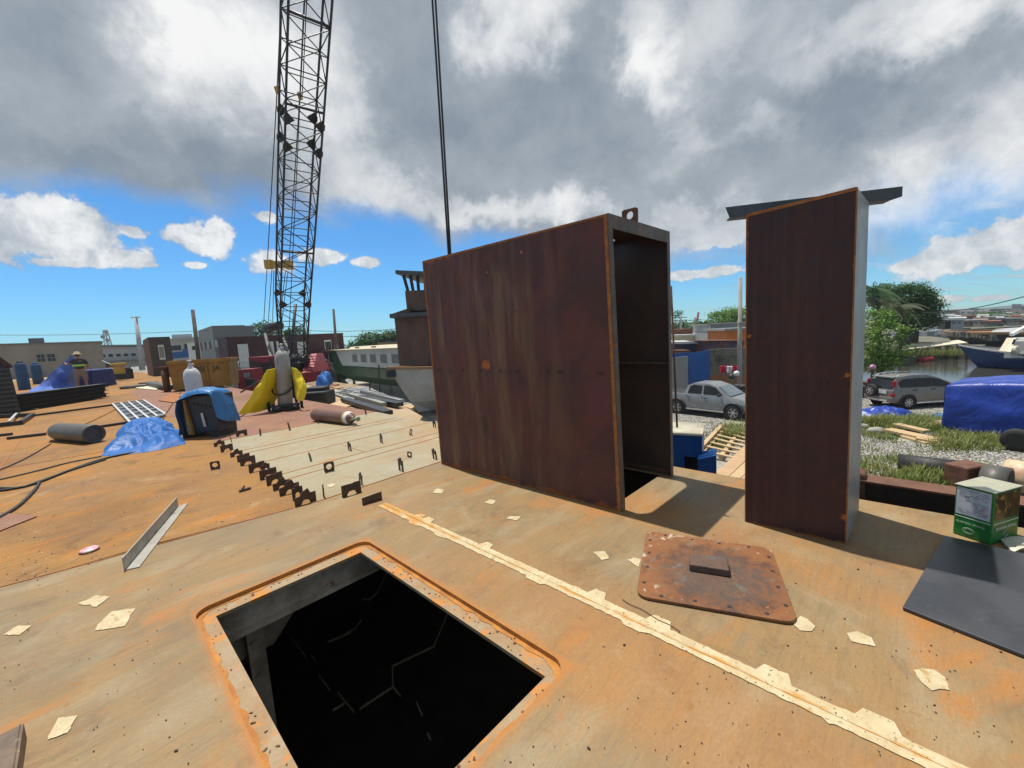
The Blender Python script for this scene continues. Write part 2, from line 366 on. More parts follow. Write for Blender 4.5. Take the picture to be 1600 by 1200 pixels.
m_carmpv = M('taupe_car_paint', (.22, .205, .19), (.20, .188, .175), 1, .3, .3)
m_tyre = M('tyre_rubber', (.018, .018, .018), (.024, .024, .023), 9, .8)
m_rim = M('alloy', (.55, .55, .56), (.42, .42, .43), 4, .35, .6)
m_plastic = M('dark_plastic', (.03, .03, .032), None, 4, .5)
m_chrome = M('bright_trim', (.7, .7, .7), None, 4, .25, .6)
m_taillight = M('red_lens', (.40, .015, .02), None, 4, .2)
m_plate = M('number_plate', (.6, .6, .62), None, 4, .5)
m_bark = M('bark', (.13, .095, .065), (.09, .065, .045), 5, .9, 0, .5)
m_tile = M('clay_tile', (.27, .12, .07), (.22, .10, .06), 4, .85)
m_corr = M('grey_corrugated', (.33, .34, .33), (.29, .30, .29), 1.5, .6, 0, .05, (.26, .20, .15), .66)
m_hazeb = M('far_building', (.42, .43, .44), (.36, .37, .39), .1, .9)  # both far-building tones carry distance haze in their colour
m_hazeb2 = M('far_building_warm', (.50, .47, .43), (.43, .40, .37), .1, .9)
m_hill = M('haze_tinted_hill', (.10, .14, .15), (.085, .12, .13), .02, 1)  # bluish tone, distance haze mixed into the hill colour
m_redcloth = M('red_cloth', (.62, .03, .06), (.5, .02, .05), 8, .9)
m_whitecloth = M('white_cloth', (.75, .76, .78), None, 8, .9)

def tarp_material(name, c1, c2, rough=.38, sc=5, spec=.4):
    m, t, b = new_mat(name)
    o = t.coord('Object')
    n1 = t.noise(o, sc, 6, .6, .8)
    r1 = t.math('ABSOLUTE', t.math('SUBTRACT', t.noise(o, sc*.7, 3, .5, .8), .5))
    r2 = t.math('ABSOLUTE', t.math('SUBTRACT', t.noise(t.scale(o, (1, 1, .6)), sc*2.1, 3, .5, 1.2), .5))
    h = t.math('ADD', t.math('MULTIPLY', r1, 2.4), t.math('MULTIPLY', r2, .8))
    col = t.mix(t.step(n1, .35, .65), c1, c2)
    wv = t.noise(t.scale(o, (1, 1, 1)), 70, 2, .5)
    col = t.mix(t.lin(wv, .3, .7, 0, .2), col, tuple(q*.6 for q in c2))
    setb(t, b, col, t.lin(n1, .3, .7, rough-.08, rough+.12), 0, t.bump(h, .42, .06), spec)
    return m
m_tarpblue = tarp_material('blue_tarpaulin', (.022, .135, .43), (.018, .115, .38), .52, 2, .35)
m_tarpsky = tarp_material('light_blue_tarpaulin', (.035, .19, .46), (.03, .14, .36), .35, 6)
m_tarpviolet = tarp_material('violet_blue_tarpaulin', (.13, .21, .54), (.09, .16, .44), .8, 2, .1)
m_tarproyal = tarp_material('royal_blue_tarpaulin', (.020, .058, .36), (.016, .045, .29), .36, 1.6)
m_tarpnavy = tarp_material('navy_tarpaulin', (.02, .035, .17), (.017, .028, .13), .5)
m_tarpyellow = tarp_material('yellow_tarpaulin', (.85, .66, .02), (.76, .57, .015), .45, 3)

def leaf_material(name, c1, c2, scale=.8):
    m, t, b = new_mat(name)
    o = t.coord('Object')
    n1 = t.noise(o, scale, 4, .6); n2 = t.noise(o, scale*9, 3, .6)
    col = t.mix(t.step(n1, .36, .64), c1, c2)
    col = t.mix(t.lin(n2, .3, .7, 0, .5), col, tuple(q*1.6 for q in c2))
    setb(t, b, col, .55, 0, None, .3)
    tr = t.node('ShaderNodeBsdfTranslucent'); t.l.new(col, tr.inputs[0])
    mx = t.node('ShaderNodeMixShader'); mx.inputs[0].default_value = .28
    t.l.new(b.outputs[0], mx.inputs[1]); t.l.new(tr.outputs[0], mx.inputs[2])
    t.l.new(mx.outputs[0], t.n['Material Output'].inputs[0])
    return m
m_leafdark = leaf_material('dark_leaves', (.026, .075, .020), (.038, .105, .025))
m_leafmid = leaf_material('mid_leaves', (.05, .11, .025), (.065, .14, .03))
m_leaflight = leaf_material('bright_leaves', (.10, .19, .035), (.13, .23, .04), 1.5)
m_palm = leaf_material('palm_fronds', (.06, .085, .035), (.10, .12, .055))
m_grass = leaf_material('grass_blades', (.085, .155, .022), (.20, .21, .065), .9)

# ground: crushed stone
def ground_material():
    m, t, b = new_mat('gravel_yard')
    o = t.coord('Object')
    v = t.node('ShaderNodeTexVoronoi'); t.l.new(o, v.inputs['Vector']); v.inputs['Scale'].default_value = 17
    g = t.ramp(t.sep(v.outputs['Color'])[0], [(0, (.20, .19, .17)), (.35, (.36, .35, .32)), (.7, (.50, .49, .46)), (1, (.62, .61, .58))])
    col = t.mix(t.step(v.outputs['Distance'], .35, .62), g, (.10, .09, .075))
    n = t.noise(o, .22, 6, .6, .4)
    sand = t.mix(t.noise(o, 3, 6, .7), (.40, .37, .30), (.50, .47, .40))
    col = t.mix(t.step(n, .54, .64), col, sand)
    n2 = t.noise(o, .5, 7, .7, .4)
    col = t.mix(t.math('MULTIPLY', t.step(n2, .58, .68), .8), col, (.16, .15, .07))
    setb(t, b, col, .9, 0, t.bump(v.outputs['Distance'], .8, .05), .2)
    return m
m_ground = ground_material()
m_quay = M('quay_dirt', (.40, .30, .19), (.36, .24, .13), .5, .9, 0, .3, (.44, .38, .28), .6)
m_bank = M('far_bank_earth', (.17, .155, .12), (.11, .11, .08), .3, .95, 0, .3, (.10, .13, .04), .55)
def water_material():
    m, t, b = new_mat('harbour_water')
    o = t.coord('Object')
    n = t.noise(t.scale(o, (1, 1, 1)), 1.1, 5, .6, .3)
    setb(t, b, t.mix(t.noise(o, .1, 4), (.045, .045, .032), (.06, .055, .04)), .10, 0, t.bump(n, .25, .08), .5)
    return m
m_water = water_material()

# ------------------------------------------------------------------ mesh helpers
OFF = {}
def props(o, label=None, cat=None, group=None, kind=None):
    if label: o['label'] = label
    if cat: o['category'] = cat
    if group: o['group'] = group
    if kind: o['kind'] = kind
    return o
def thing(name, label, cat, loc=(0, 0, 0), group=None):
    o = bpy.data.objects.new(name, None); COL.objects.link(o)
    o.empty_display_size = .2
    o.location = loc; OFF[o.name] = Vector(loc)
    return props(o, label, cat, group)

class MB:
    def __init__(s): s.v = []; s.f = []; s.sm = []; s.mi = []
    def add(s, verts, faces, smooth=False, mi=0):
        n = len(s.v); s.v += [Vector(p) for p in verts]
        for f in faces: s.f.append([n+i for i in f]); s.sm.append(smooth); s.mi.append(mi)
        return s
    def hexa(s, p, mi=0):                       # 4 bottom (ccw from above) + 4 top corners
        return s.add(p, [(3, 2, 1, 0), (4, 5, 6, 7), (0, 1, 5, 4), (1, 2, 6, 5), (2, 3, 7, 6), (3, 0, 4, 7)], False, mi)
    def box(s, c, size, ax=(1, 0, 0), up=(0, 0, 1), mi=0):   # centre, full size, x axis direction
        c = Vector(c); X = Vector(ax).normalized(); Zz = Vector(up).normalized(); Y = Zz.cross(X).normalized(); Zz = X.cross(Y)
        a, b, h = (q/2 for q in size)
        q = [c + X*i*a + Y*j*b + Zz*k*h for k in (-1, 1) for i, j in ((-1, -1), (1, -1), (1, 1), (-1, 1))]
        return s.hexa(q, mi)
    def bar(s, p0, p1, wdt, hgt=None, up=(0, 0, 1), mi=0):
        p0, p1 = Vector(p0), Vector(p1); d = p1-p0
        u_ = Vector(up)
        if abs(d.normalized().dot(u_)) > .98: u_ = Vector((1, 0, 0))
        u_ = (u_ - d*(u_.dot(d)/d.length_squared)).normalized()
        return s.box((p0+p1)/2, (d.length, wdt, hgt or wdt), d, u_, mi)
    def tube(s, p0, p1, r0, r1=None, n=8, caps=True, mi=0):
        return s.path([p0, p1], [r0, r0 if r1 is None else r1], n, caps, mi)
    def path(s, pts, rad, n=8, caps=True, mi=0):
        pts = [Vector(p) for p in pts]
        if not isinstance(rad, (list, tuple)): rad = [rad]*len(pts)
        base = len(s.v); prev = None
        for i, p in enumerate(pts):
            t = (pts[min(i+1, len(pts)-1)] - pts[max(i-1, 0)]).normalized()
            if prev is None:
                a = Vector((0, 0, 1)) if abs(t.z) < .9 else Vector((1, 0, 0))
                x = t.cross(a).normalized()
            else: x = (prev - t*prev.dot(t)).normalized()
            prev = x; y = t.cross(x)
            for k in range(n):
                an = 2*math.pi*k/n
                s.v.append(p + (x*math.cos(an)+y*math.sin(an))*rad[i])
        for i in range(len(pts)-1):
            for k in range(n):
                a, b = base+i*n+k, base+i*n+(k+1) % n
                s.f.append([a, b, b+n, a+n]); s.sm.append(n > 5); s.mi.append(mi)
        if caps:
            s.f.append([base+k for k in range(n)][::-1]); s.sm.append(False); s.mi.append(mi)
            e = base+(len(pts)-1)*n
            s.f.append([e+k for k in range(n)]); s.sm.append(False); s.mi.append(mi)
        return s
    def lathe(s, prof, origin, axis=(0, 0, 1), n=20, mi=0):    # prof: (radius, height)
        o = Vector(origin); a = Vector(axis).normalized()
        x = a.cross(Vector((0, 0, 1)) if abs(a.z) < .9 else Vector((1, 0, 0))).normalized(); y = a.cross(x)
        base = len(s.v)
        for r, h in prof:
            for k in range(n):
                an = 2*math.pi*k/n
                s.v.append(o + a*h + (x*math.cos(an)+y*math.sin(an))*max(r, 1e-4))
        for i in range(len(prof)-1):
            for k in range(n):
                p, q = base+i*n+k, base+i*n+(k+1) % n
                s.f.append([p, q, q+n, p+n]); s.sm.append(True); s.mi.append(mi)
        s.f.append([base+k for k in range(n)][::-1]); s.sm.append(False); s.mi.append(mi)
        e = base+(len(prof)-1)*n
        s.f.append([e+k for k in range(n)]); s.sm.append(False); s.mi.append(mi)
        return s
    def prism(s, poly, z0, z1, mi=0):           # poly: xy(z) points ccw seen from above
        n = len(poly)
        b = [Vector((p[0], p[1], z0)) for p in poly]; t = [Vector((p[0], p[1], z1)) for p in poly]
        return s.add(b+t, [list(range(n))[::-1], list(range(n, 2*n))] + [(i, (i+1) % n, n+(i+1) % n, n+i) for i in range(n)], False, mi)
    def extrude(s, poly, vec, mi=0):            # any planar polygon pushed along vec
        n = len(poly); b = [Vector(p) for p in poly]; t = [p+Vector(vec) for p in b]
        return s.add(b+t, [list(range(n))[::-1], list(range(n, 2*n))] + [(i, (i+1) % n, n+(i+1) % n, n+i) for i in range(n)], False, mi)
    def grid(s, rows, smooth=True, mi=0, closed=False):        # rows of points
        base = len(s.v); m = len(rows[0])
        for r in rows: s.v += [Vector(p) for p in r]
        for i in range(len(rows)-1):
            for k in range(m if closed else m-1):
                a, b = base+i*m+k, base+i*m+(k+1) % m
                s.f.append([a, b, b+m, a+m]); s.sm.append(smooth); s.mi.append(mi)
        return s
    def build(s, name, mat, parent=None, loc=None, fix=True, bevel=0, rot=None):
        off = Vector((0, 0, 0))
        if parent is not None: off = OFF[parent.name]
        elif loc is not None: off = Vector(loc)
        me = bpy.data.meshes.new(name)
        me.from_pydata([p-off for p in s.v], [], s.f)
        for m in (mat if isinstance(mat, (list, tuple)) else [mat]): me.materials.append(m)
        me.polygons.foreach_set('use_smooth', s.sm); me.polygons.foreach_set('material_index', s.mi)
        if fix:
            bm = bmesh.new(); bm.from_mesh(me); bmesh.ops.recalc_face_normals(bm, faces=bm.faces); bm.to_mesh(me); bm.free()
        me.update()
        o = bpy.data.objects.new(name, me); COL.objects.link(o)
        if parent is not None: o.parent = parent; OFF[o.name] = off
        else: o.location = off; OFF[o.name] = off
        if bevel:
            b = o.modifiers.new('bevel', 'BEVEL'); b.width = bevel; b.segments = 2; b.limit_method = 'ANGLE'; b.angle_limit = R(40)
        return o
def copy_thing(o, parent=None):
    c = o.copy(); COL.objects.link(c)
    if parent is not None: c.parent = parent
    for ch in list(o.children): copy_thing(ch, c)
    return c
def nz(p, sc=1.0, oct=4): return mnoise.fractal(Vector(p)*sc, 1.0, 2.0, oct)
def ridge(p, sc=1.0): return 1-abs(mnoise.noise(Vector(p)*sc))*2
def roundrect(cx, cy, hx, hy, r, n=6):
    out = []
    for sx, sy, a0 in ((1, 1, 0), (-1, 1, 90), (-1, -1, 180), (1, -1, 270)):
        for k in range(n+1):
            a = R(a0+90*k/n)
            out.append((cx+sx*(hx-r)+math.cos(a)*r, cy+sy*(hy-r)+math.sin(a)*r))
    return out
def ground_sheet(name, polys, z, mat, loc=(0, 0, 0)):
    mb = MB()
    for p in polys: mb.add([Vector((q[0], q[1], z)) for q in p], [list(range(len(p)))])
    o = mb.build(name, mat, fix=False); o['kind'] = 'structure'; return o

# ------------------------------------------------------------------ the setting: deck, hold, yard, water
def deck_sheet(name, rects, mat, z=0.0, extra=None):
    """flat sheet in deck axes; the object is turned so its own x, y are the deck axes"""
    mb = MB()
    for r in rects:
        if len(r) == 4 and not isinstance(r[0], tuple):
            a, b, c, e = r; r = [(a, c), (b, c), (b, e), (a, e)]
        mb.add([(q[0], q[1], z) for q in r], [list(range(len(r)))])
    if extra: extra(mb)
    o = mb.build(name, mat, fix=False); o.rotation_euler.z = YAW; o['kind'] = 'structure'
    return o
IN = (.365, 1.26, 1.117, 2.873)                 # inner hatch opening
REC = -0.028
def hatch_ring(mb):
    rr = roundrect(HC[0], HC[1], HHX, HHY, .085, 7)
    n = len(rr)
    sq = []
    a, b, c, e = .2, 1.43, .97, 3.07
    for x, y in rr:                              # matching point on the square round the hatch
        dx_, dy_ = x-HC[0], y-HC[1]
        k = min(((b-HC[0]) if dx_ > 0 else (HC[0]-a))/max(abs(dx_), 1e-6), ((e-HC[1]) if dy_ > 0 else (HC[1]-c))/max(abs(dy_), 1e-6))
        sq.append((HC[0]+dx_*k, HC[1]+dy_*k))
    mb.add([(x, y, 0) for x, y in sq]+[(x, y, 0) for x, y in rr], [(i, (i+1) % n, n+(i+1) % n, n+i) for i in range(n)])
    for cx, cy in ((b, e), (a, e), (a, c), (b, c)):     # fill the four square corners
        ds = sorted(range(n), key=lambda i: math.hypot(sq[i][0]-cx, sq[i][1]-cy))
        side1 = [i for i in ds if abs(sq[i][0]-cx) < 1e-5][:1]; side2 = [i for i in ds if abs(sq[i][1]-cy) < 1e-5][:1]
        if side1 and side2 and side1 != side2:
            mb.add([(cx, cy, 0), (*sq[side1[0]], 0), (*sq[side2[0]], 0)], [(0, 1, 2)])
EDGE = 4.24
deck = deck_sheet('deck', [(-30, .2, -9, 4.0), [(-30, 4.0), (.2, 4.0), (.2, 4.36), (-.6, 4.44), (-30, 9.5)], (.2, 1.43, -9, .97), [(.2, 3.07), (1.43, 3.07), (1.43, 4.12), (.2, 4.36)],
        (1.43, 3.05, -9, 4.12), (3.05, 3.9, -9, 1.76), (3.05, 3.9, 3.75, 4.12), (3.9, EDGE, -9, 4.12)], m_deck, 0, hatch_ring)
deck_sheet('deck_rusty_plating', [[(-30, 9.5), (-.6, 4.44), (1.43, 4.12), (1.43, 62), (-30, 62)]], m_deckrust, 0)
deck_sheet('deck_pale_plating', [[(1.43, 4.12), (EDGE, 4.12), (4.38, 8.45), (1.43, 8.45)]], m_deckpale, 0)
deck_sheet('deck_redbrown_plating', [[(1.43, 8.45), (4.38, 8.45), (4.38, 26), (1.43, 26)]], m_deckred, 0)
deck_sheet('deck_far_plating', [[(1.43, 26), (4.38, 26), (4.38, 62), (1.43, 62)]], m_deckrust, 0)
# weld seams between the plates: low beads
mb = MB()
def bead(a, b, wd=.014, h=.006):
    mb.bar((a[0], a[1], h*.3), (b[0], b[1], h*.3), wd, h)
bead((-30, 9.5), (-.6, 4.44)); bead((-.6, 4.44), (1.43, 4.12)); bead((1.43, 4.12), (EDGE, 4.12)); bead((1.43, 8.45), (4.38, 8.45)); bead((1.43, 4.13), (1.43, 8.4))
for v_ in (5.15, 5.42, 6.25, 7.05, 7.3): bead((1.45, v_), (4.25, v_ + .05), .020, .004)
for u_ in (2.6,): bead((u_, 5.45), (u_, 6.2), .008, .004)
for u_, v0, v1 in ((-1.0, 4.6, 60), (-4.2, 5.3, 60), (-8, 6, 60)): bead((u_, v0), (u_, v1), .02, .006)
for v_ in (9.5, 13.5, 18, 24, 31): bead((-29, v_+1.2), (1.4, v_), .02, .006)
for v_ in (12, 16, 21): bead((1.5, v_), (4.35, v_), .02, .006)
o = mb.build('deck_weld_seams', m_edge); o.rotation_euler.z = YAW; o['kind'] = 'structure'
# recessed hatch rim
hr = thing('hatch_rim', 'recessed rusty rim of the open rectangular deck hatch', 'hatch', uv(HC[0], HC[1]))
mb = MB()
rr = roundrect(HC[0], HC[1], HHX, HHY, .085, 7); n = len(rr)
mb.add([uv(x, y, 0) for x, y in rr]+[uv(x, y, REC) for x, y in rr], [(i, (i+1) % n, n+(i+1) % n, n+i) for i in range(n)], True)
mb.build('rim_wall', m_recess2, hr, fix=False)
mb = MB()
inn = []
for x, y in rr:
    inn.append((min(max(x, IN[0]), IN[1]), min(max(y, IN[2]), IN[3])))
mb.add([uv(x, y, REC) for x, y in rr]+[uv(x, y, REC) for x, y in inn], [(i, (i+1) % n, n+(i+1) % n, n+i) for i in range(n)])
q = [(IN[0], IN[2]), (IN[1], IN[2]), (IN[1], IN[3]), (IN[0], IN[3])]
mb.add([uv(x, y, REC) for x, y in q]+[uv(x, y, REC-.02) for x, y in q], [(i, (i+1) % 4, 4+(i+1) % 4, 4+i) for i in range(4)])
mb.build('rim_flange', m_recess, hr, fix=False)
mb = MB(); ins = []
for i, (x, y) in enumerate(rr):
    k_ = .022+.012*mnoise.noise(Vector((x*9, y*9, 0)))
    dx_, dy_ = HC[0]-x, HC[1]-y; l_ = math.hypot(dx_/HHX, dy_/HHY)
    ins.append((x+math.copysign(k_, dx_)*min(1, abs(dx_)/(HHX-.085)), y+math.copysign(k_, dy_)*min(1, abs(dy_)/(HHY-.085))))
dense_o, dense_i = [], []
for i in range(n):
    j = (i+1) % n; L_ = math.hypot(rr[j][0]-rr[i][0], rr[j][1]-rr[i][1]); m_ = max(1, int(L_/.03))
    for k in range(m_):
        f = k/m_; po = (rr[i][0]+(rr[j][0]-rr[i][0])*f, rr[i][1]+(rr[j][1]-rr[i][1])*f); pi_ = (ins[i][0]+(ins[j][0]-ins[i][0])*f, ins[i][1]+(ins[j][1]-ins[i][1])*f)
        w_ = 1+.9*mnoise.noise(Vector((po[0]*14, po[1]*14, 3)))
        dense_o.append(uv(*po, REC+.003)); dense_i.append(uv(po[0]+(pi_[0]-po[0])*w_, po[1]+(pi_[1]-po[1])*w_, REC+.003))
nn = len(dense_o)
mb.add(dense_o+dense_i, [(i, (i+1) % nn, nn+(i+1) % nn, nn+i) for i in range(nn)])
mb.build('rust_groove', m_recess2, hr, fix=False)
mb = MB()                                        # grit and weld crust left in the recess
for k in range(90):
    t = random.random(); side = random.choice('RRRTTBLL')
    if side == 'R': p = (1.305+random.gauss(0, .02), IN[2]+t*1.75)
    elif side == 'L': p = (.318+random.gauss(0, .015), IN[2]+t*1.75)
    elif side == 'T': p = (IN[0]+t*.9, 2.93+random.gauss(0, .015))
    else: p = (IN[0]+t*.9, 1.085+random.gauss(0, .012))
    s_ = random.uniform(.003, .008)
    mb.box(uv(p[0], p[1], REC+s_*.3), (s_*random.uniform(1, 2.6), s_, s_*.6), (random.gauss(0, 1), random.gauss(0, 1), random.gauss(0, .2)))
o = mb.build('weld_slag', m_rust, hr); o['kind'] = 'stuff'
# the hold under the deck
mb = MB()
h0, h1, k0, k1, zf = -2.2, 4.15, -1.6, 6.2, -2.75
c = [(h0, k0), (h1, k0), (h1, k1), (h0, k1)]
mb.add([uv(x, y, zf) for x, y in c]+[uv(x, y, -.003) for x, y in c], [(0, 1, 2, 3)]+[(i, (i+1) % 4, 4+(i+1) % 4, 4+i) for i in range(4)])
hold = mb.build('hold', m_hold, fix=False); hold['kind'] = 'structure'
hf = thing('hold_framing', 'dim rusty frames and brackets seen down inside the dark open hatch', 'hull frames', uv(.6, 3.2, zf))
mb = MB()
mb.box(uv(.8, 3.0, -.14), (3.8, .012, .22), U)                       # web beam just behind the rim
mb.box(uv(.8, 2.97, -.255), (3.8, .09, .012), U)
mb.build('deck_beam', m_holdframe, hf)
mb = MB(); mb.box(uv(.58, 3.13, (zf-.05)/2), (.10, .10, -zf-.05), U); mb.build('stanchion', m_holdframe, hf)
for s_ in (-1, 1):
    mb = MB()
    pts = [uv(.58+s_*.05, 3.16, -.05), uv(.58+s_*.42, 3.16, -.05), uv(.58+s_*.40, 3.16, -.26), uv(.58+s_*.12, 3.16, -.56), uv(.58+s_*.05, 3.16, -.56)]
    mb.extrude(pts, V*.012); mb.build('bracket', m_holdframe, hf)
mb = MB()
for v_ in (1.0, 4.4, 5.6): mb.box(uv(.8, v_, -.12), (5.6, .012, .2), U)
for u_ in (-.6, 2.0, 3.0): mb.box(uv(u_, 2.3, -.08), (7.6, .010, .12), V)
mb.build('deck_stiffener', m_hold, hf)
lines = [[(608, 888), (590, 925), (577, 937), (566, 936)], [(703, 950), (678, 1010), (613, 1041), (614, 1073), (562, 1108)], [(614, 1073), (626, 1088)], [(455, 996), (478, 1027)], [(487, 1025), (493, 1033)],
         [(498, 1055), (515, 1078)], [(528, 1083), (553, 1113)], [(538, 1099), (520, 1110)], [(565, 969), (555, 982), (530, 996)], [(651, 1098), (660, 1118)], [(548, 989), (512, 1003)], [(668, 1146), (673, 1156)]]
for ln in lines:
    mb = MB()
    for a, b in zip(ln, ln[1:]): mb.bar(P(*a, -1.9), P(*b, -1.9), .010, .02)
    mb.build('painted_lit_edge', m_holdlit, hf)  # thin bars whose pale colour stands in for light catching edges
# side of the barge
mb = MB()
mb.hexa([uv(4.15, -9, -3.4), uv(EDGE-.004, -9, -3.4), uv(4.376, 62, -3.4), uv(4.25, 62, -3.4), uv(4.15, -9, -.004), uv(EDGE-.004, -9, -.004), uv(4.376, 62, -.004), uv(4.25, 62, -.004)])
o = mb.build('deck_side', m_rustdark); o['kind'] = 'structure'
# paint line with ragged edges, and primer patches
mb = MB()
def edge_pts(side):
    out = []; v_ = 3.50; i = 0
    while v_ > -1.3:
        base = 1.795 + .02*math.sin(v_*1.3)*.5
        j = random.gauss(0, .004)
        tab = 0
        if side > 0 and any(abs(v_-c_) < .05 for c_ in (2.98, 2.86, 2.15, 1.22, .86, .36, .02, -.5)): tab = .055
        if side < 0 and any(abs(v_-c_) < .06 for c_ in (2.9, 2.55, 1.6, .95)): tab = -.02
        out.append((base + side*(.042+abs(j)) + tab, v_)); v_ -= .022
    return out
L_, R_ = edge_pts(-1), edge_pts(1)
mb.add([(a[0], a[1], .004) for a in L_]+[(b[0], b[1], .004) for b in R_], [(i+1, i, len(L_)+i, len(L_)+i+1) for i in range(len(L_)-1)])
m_line, t, b = new_mat('rust_stained_primer')
o_ = t.coord('Object'); lx, ly, lz = t.sep(o_)
n1 = t.noise(o_, 9, 8, .7, .4); n2 = t.noise(t.scale(o_, (4, .7, 1)), 9, 7, .7, .4)
cc = t.mix(t.step(n1, .36, .64), (.56, .47, .30), (.46, .36, .20))
cc = t.mix(t.step(t.noise(o_, 80, 3, .6), .64, .68), cc, (.10, .07, .05))
rst = t.math('ADD', n2, t.math('ADD', t.math('MULTIPLY', t.step(ly, 2.2, 3.3), .16), t.math('MULTIPLY', t.step(t.math('ABSOLUTE', t.math('SUBTRACT', lx, 1.797)), .03, .0), .10)))
cc = t.mix(t.step(rst, .56, .70), cc, (.48, .24, .06))
cc = t.mix(t.step(t.noise(o_, 24, 8, .75, .3), .59, .64), cc, (.33, .235, .13))
setb(t, b, cc, .75, 0, t.bump(n1, .2, .003), .3)
o = mb.build('paint_line', m_line, fix=False); o.rotation_euler.z = YAW; o['kind'] = 'structure'
mb = MB()
mb.bar((1.797, 3.48, .004), (1.80, 1.6, .004), .010, .008); mb.bar((1.80, 1.6, .004), (1.79, -1.2, .004), .008, .005)
o = mb.build('paint_line_bead', m_line); o.rotation_euler.z = YAW; o['kind'] = 'structure'
patches = [[(122, 943), (150, 930), (172, 932), (150, 948)], [(148, 985), (152, 976), (175, 955), (212, 950), (195, 978), (170, 982)], [(5, 992), (25, 978), (50, 977), (30, 992)], [(75, 1155), (90, 1122), (120, 1118), (105, 1145)],
    [(676, 770), (682, 763), (694, 765), (690, 771)], [(757, 785), (765, 780), (775, 782), (770, 788)], [(791, 810), (797, 806), (814, 807), (808, 813)], [(928, 862), (945, 861), (952, 872), (940, 875)],
    [(980, 875), (990, 871), (1002, 874), (998, 886)], [(1240, 975), (1250, 962), (1262, 967), (1274, 979), (1268, 986), (1250, 985)], [(1323, 989), (1340, 986), (1362, 996), (1368, 1010), (1330, 1002)],
    [(1428, 1047), (1440, 1044), (1460, 1046), (1476, 1058), (1484, 1078), (1470, 1076), (1456, 1079), (1440, 1066)], [(510, 758), (520, 755), (525, 758), (515, 762)]]
mb = MB()
for p in patches:
    out = []
    for a, b in zip(p, p[1:]+p[:1]):
        A_, B_ = P(*a, .004), P(*b, .004); L_ = (B_-A_).length
        for k in range(5):
            q = A_.lerp(B_, k/5)
            out.append(q + Vector((random.gauss(0, .022), random.gauss(0, .022), 0))*L_*(1 if k else .4))
    mb.add(out, [list(range(len(out)))])
o = mb.build('primer_patches', m_primer2, fix=False); o['kind'] = 'structure'
# loose rust flakes and chips on the near deck
mb = MB(); k = 0
while k < 360:
    px, py = random.uniform(0, 1600), random.uniform(760, 1200)
    p = P(px, py); a, b = touv(p)
    if IN[0]-.12 < a < IN[1]+.12 and IN[2]-.1 < b < IN[3]+.12 or a > 4.1: continue
    s_ = random.uniform(.0012, .0038)*(1.7 if random.random() < .06 else 1)
    mb.box(p+Z*(s_*.4+.002), (s_*random.uniform(1, 2.5), s_, s_*.7), (random.gauss(0, 1), random.gauss(0, 1), random.gauss(0, .25)))
    k += 1
o = mb.build('rust_flakes', m_rustdark); props(o, 'scattered dark rust chips on the brown steel deck', 'debris', kind='stuff')

# crumbs of scale lying on the orange plates
mb = MB(); k = 0
rc = random.Random(77)
while k < 520:
    p = P(rc.uniform(0, 480), rc.uniform(700, 915)); a, b = touv(p)
    if b < 4.25+max(0, -(a-1.4))*.04 or a > 1.38 or mnoise.noise(Vector((a*1.3, b*1.3, 0))) < -.15 and rc.random() < .8: continue
    s_ = rc.uniform(.002, .0065)
    mb.box(p+Z*(s_*.25+.001), (s_*rc.uniform(1, 2.4), s_, s_*.5), (rc.gauss(0, 1), rc.gauss(0, 1), rc.gauss(0, .2)), mi=0 if rc.random() < .7 else 1)
    k += 1
o = mb.build('rust_crumbs', [m_primer, m_rustdark]); props(o, 'pale and dark crumbs of rust scale scattered over the orange deck', 'debris', kind='stuff')
# yard, quay, banks, water
def poly_ground(name, pts, z, mat, thick=3):
    mb = MB(); mb.prism([(p[0], p[1]) for p in pts], z-thick, z); o = mb.build(name, mat); o['kind'] = 'structure'; return o
yard = [uv(4.3, -60), uv(60, -60), uv(60, -14), G(1640, 612), G(1500, 603), G(1400, 606), G(1330, 600), at(1345, 520, 60), at(1345, 500, 240), at(-100, 520, 300), uv(4.3, 150)]
poly_ground('yard_ground', yard, GZ, m_ground)
poly_ground('quay', [uv(-90, 61.9), uv(4.3, 61.9), uv(4.3, 200), uv(-90, 200)], -.05, m_quay)
poly_ground('quay_edge', [uv(-30, -9), uv(-30.5, 62), uv(-90, 62), uv(-90, -9)], -.08, m_quay)
bank = [P(1300, 575, WZ), P(1420, 566, WZ), P(1500, 556, WZ), P(1540, 549, WZ), P(1530, 544, WZ), P(1440, 530, WZ), P(1330, 533, WZ)]
poly_ground('far_bank', bank, WZ+.8, m_bank, 2)
town = [at(1340, 512, 92), at(1420, 512, 92), at(1700, 500, 88), at(2000, 480, 90), at(2100, 440, 330), at(1340, 490, 330)]
poly_ground('town_ground', town, WZ+1.0, m_bank, 2)
poly_ground('water', [uv(-20, -160), uv(160, -160), uv(330, 60), at(1300, 490, 330), uv(4, 12), uv(4, -60)], WZ, m_water, .5)
# far hills: a low ridge with real depth
mb = MB(); rows = []
for j, (dep, hh) in enumerate(((290, 0), (320, .55), (350, 1), (390, .8), (430, 0))):
    row = []
    for i in range(90):
        px = -500+i*32
        p = at(px, 500, dep); hgt = (7.6+3.4*nz((i*.17, 3.3, 0), 1, 5))*hh
        row.append((p.x, p.y, -6+hgt*1.05))
    rows.append(row)
mb.grid(rows); o = mb.build('hills', m_hill); o['kind'] = 'structure'

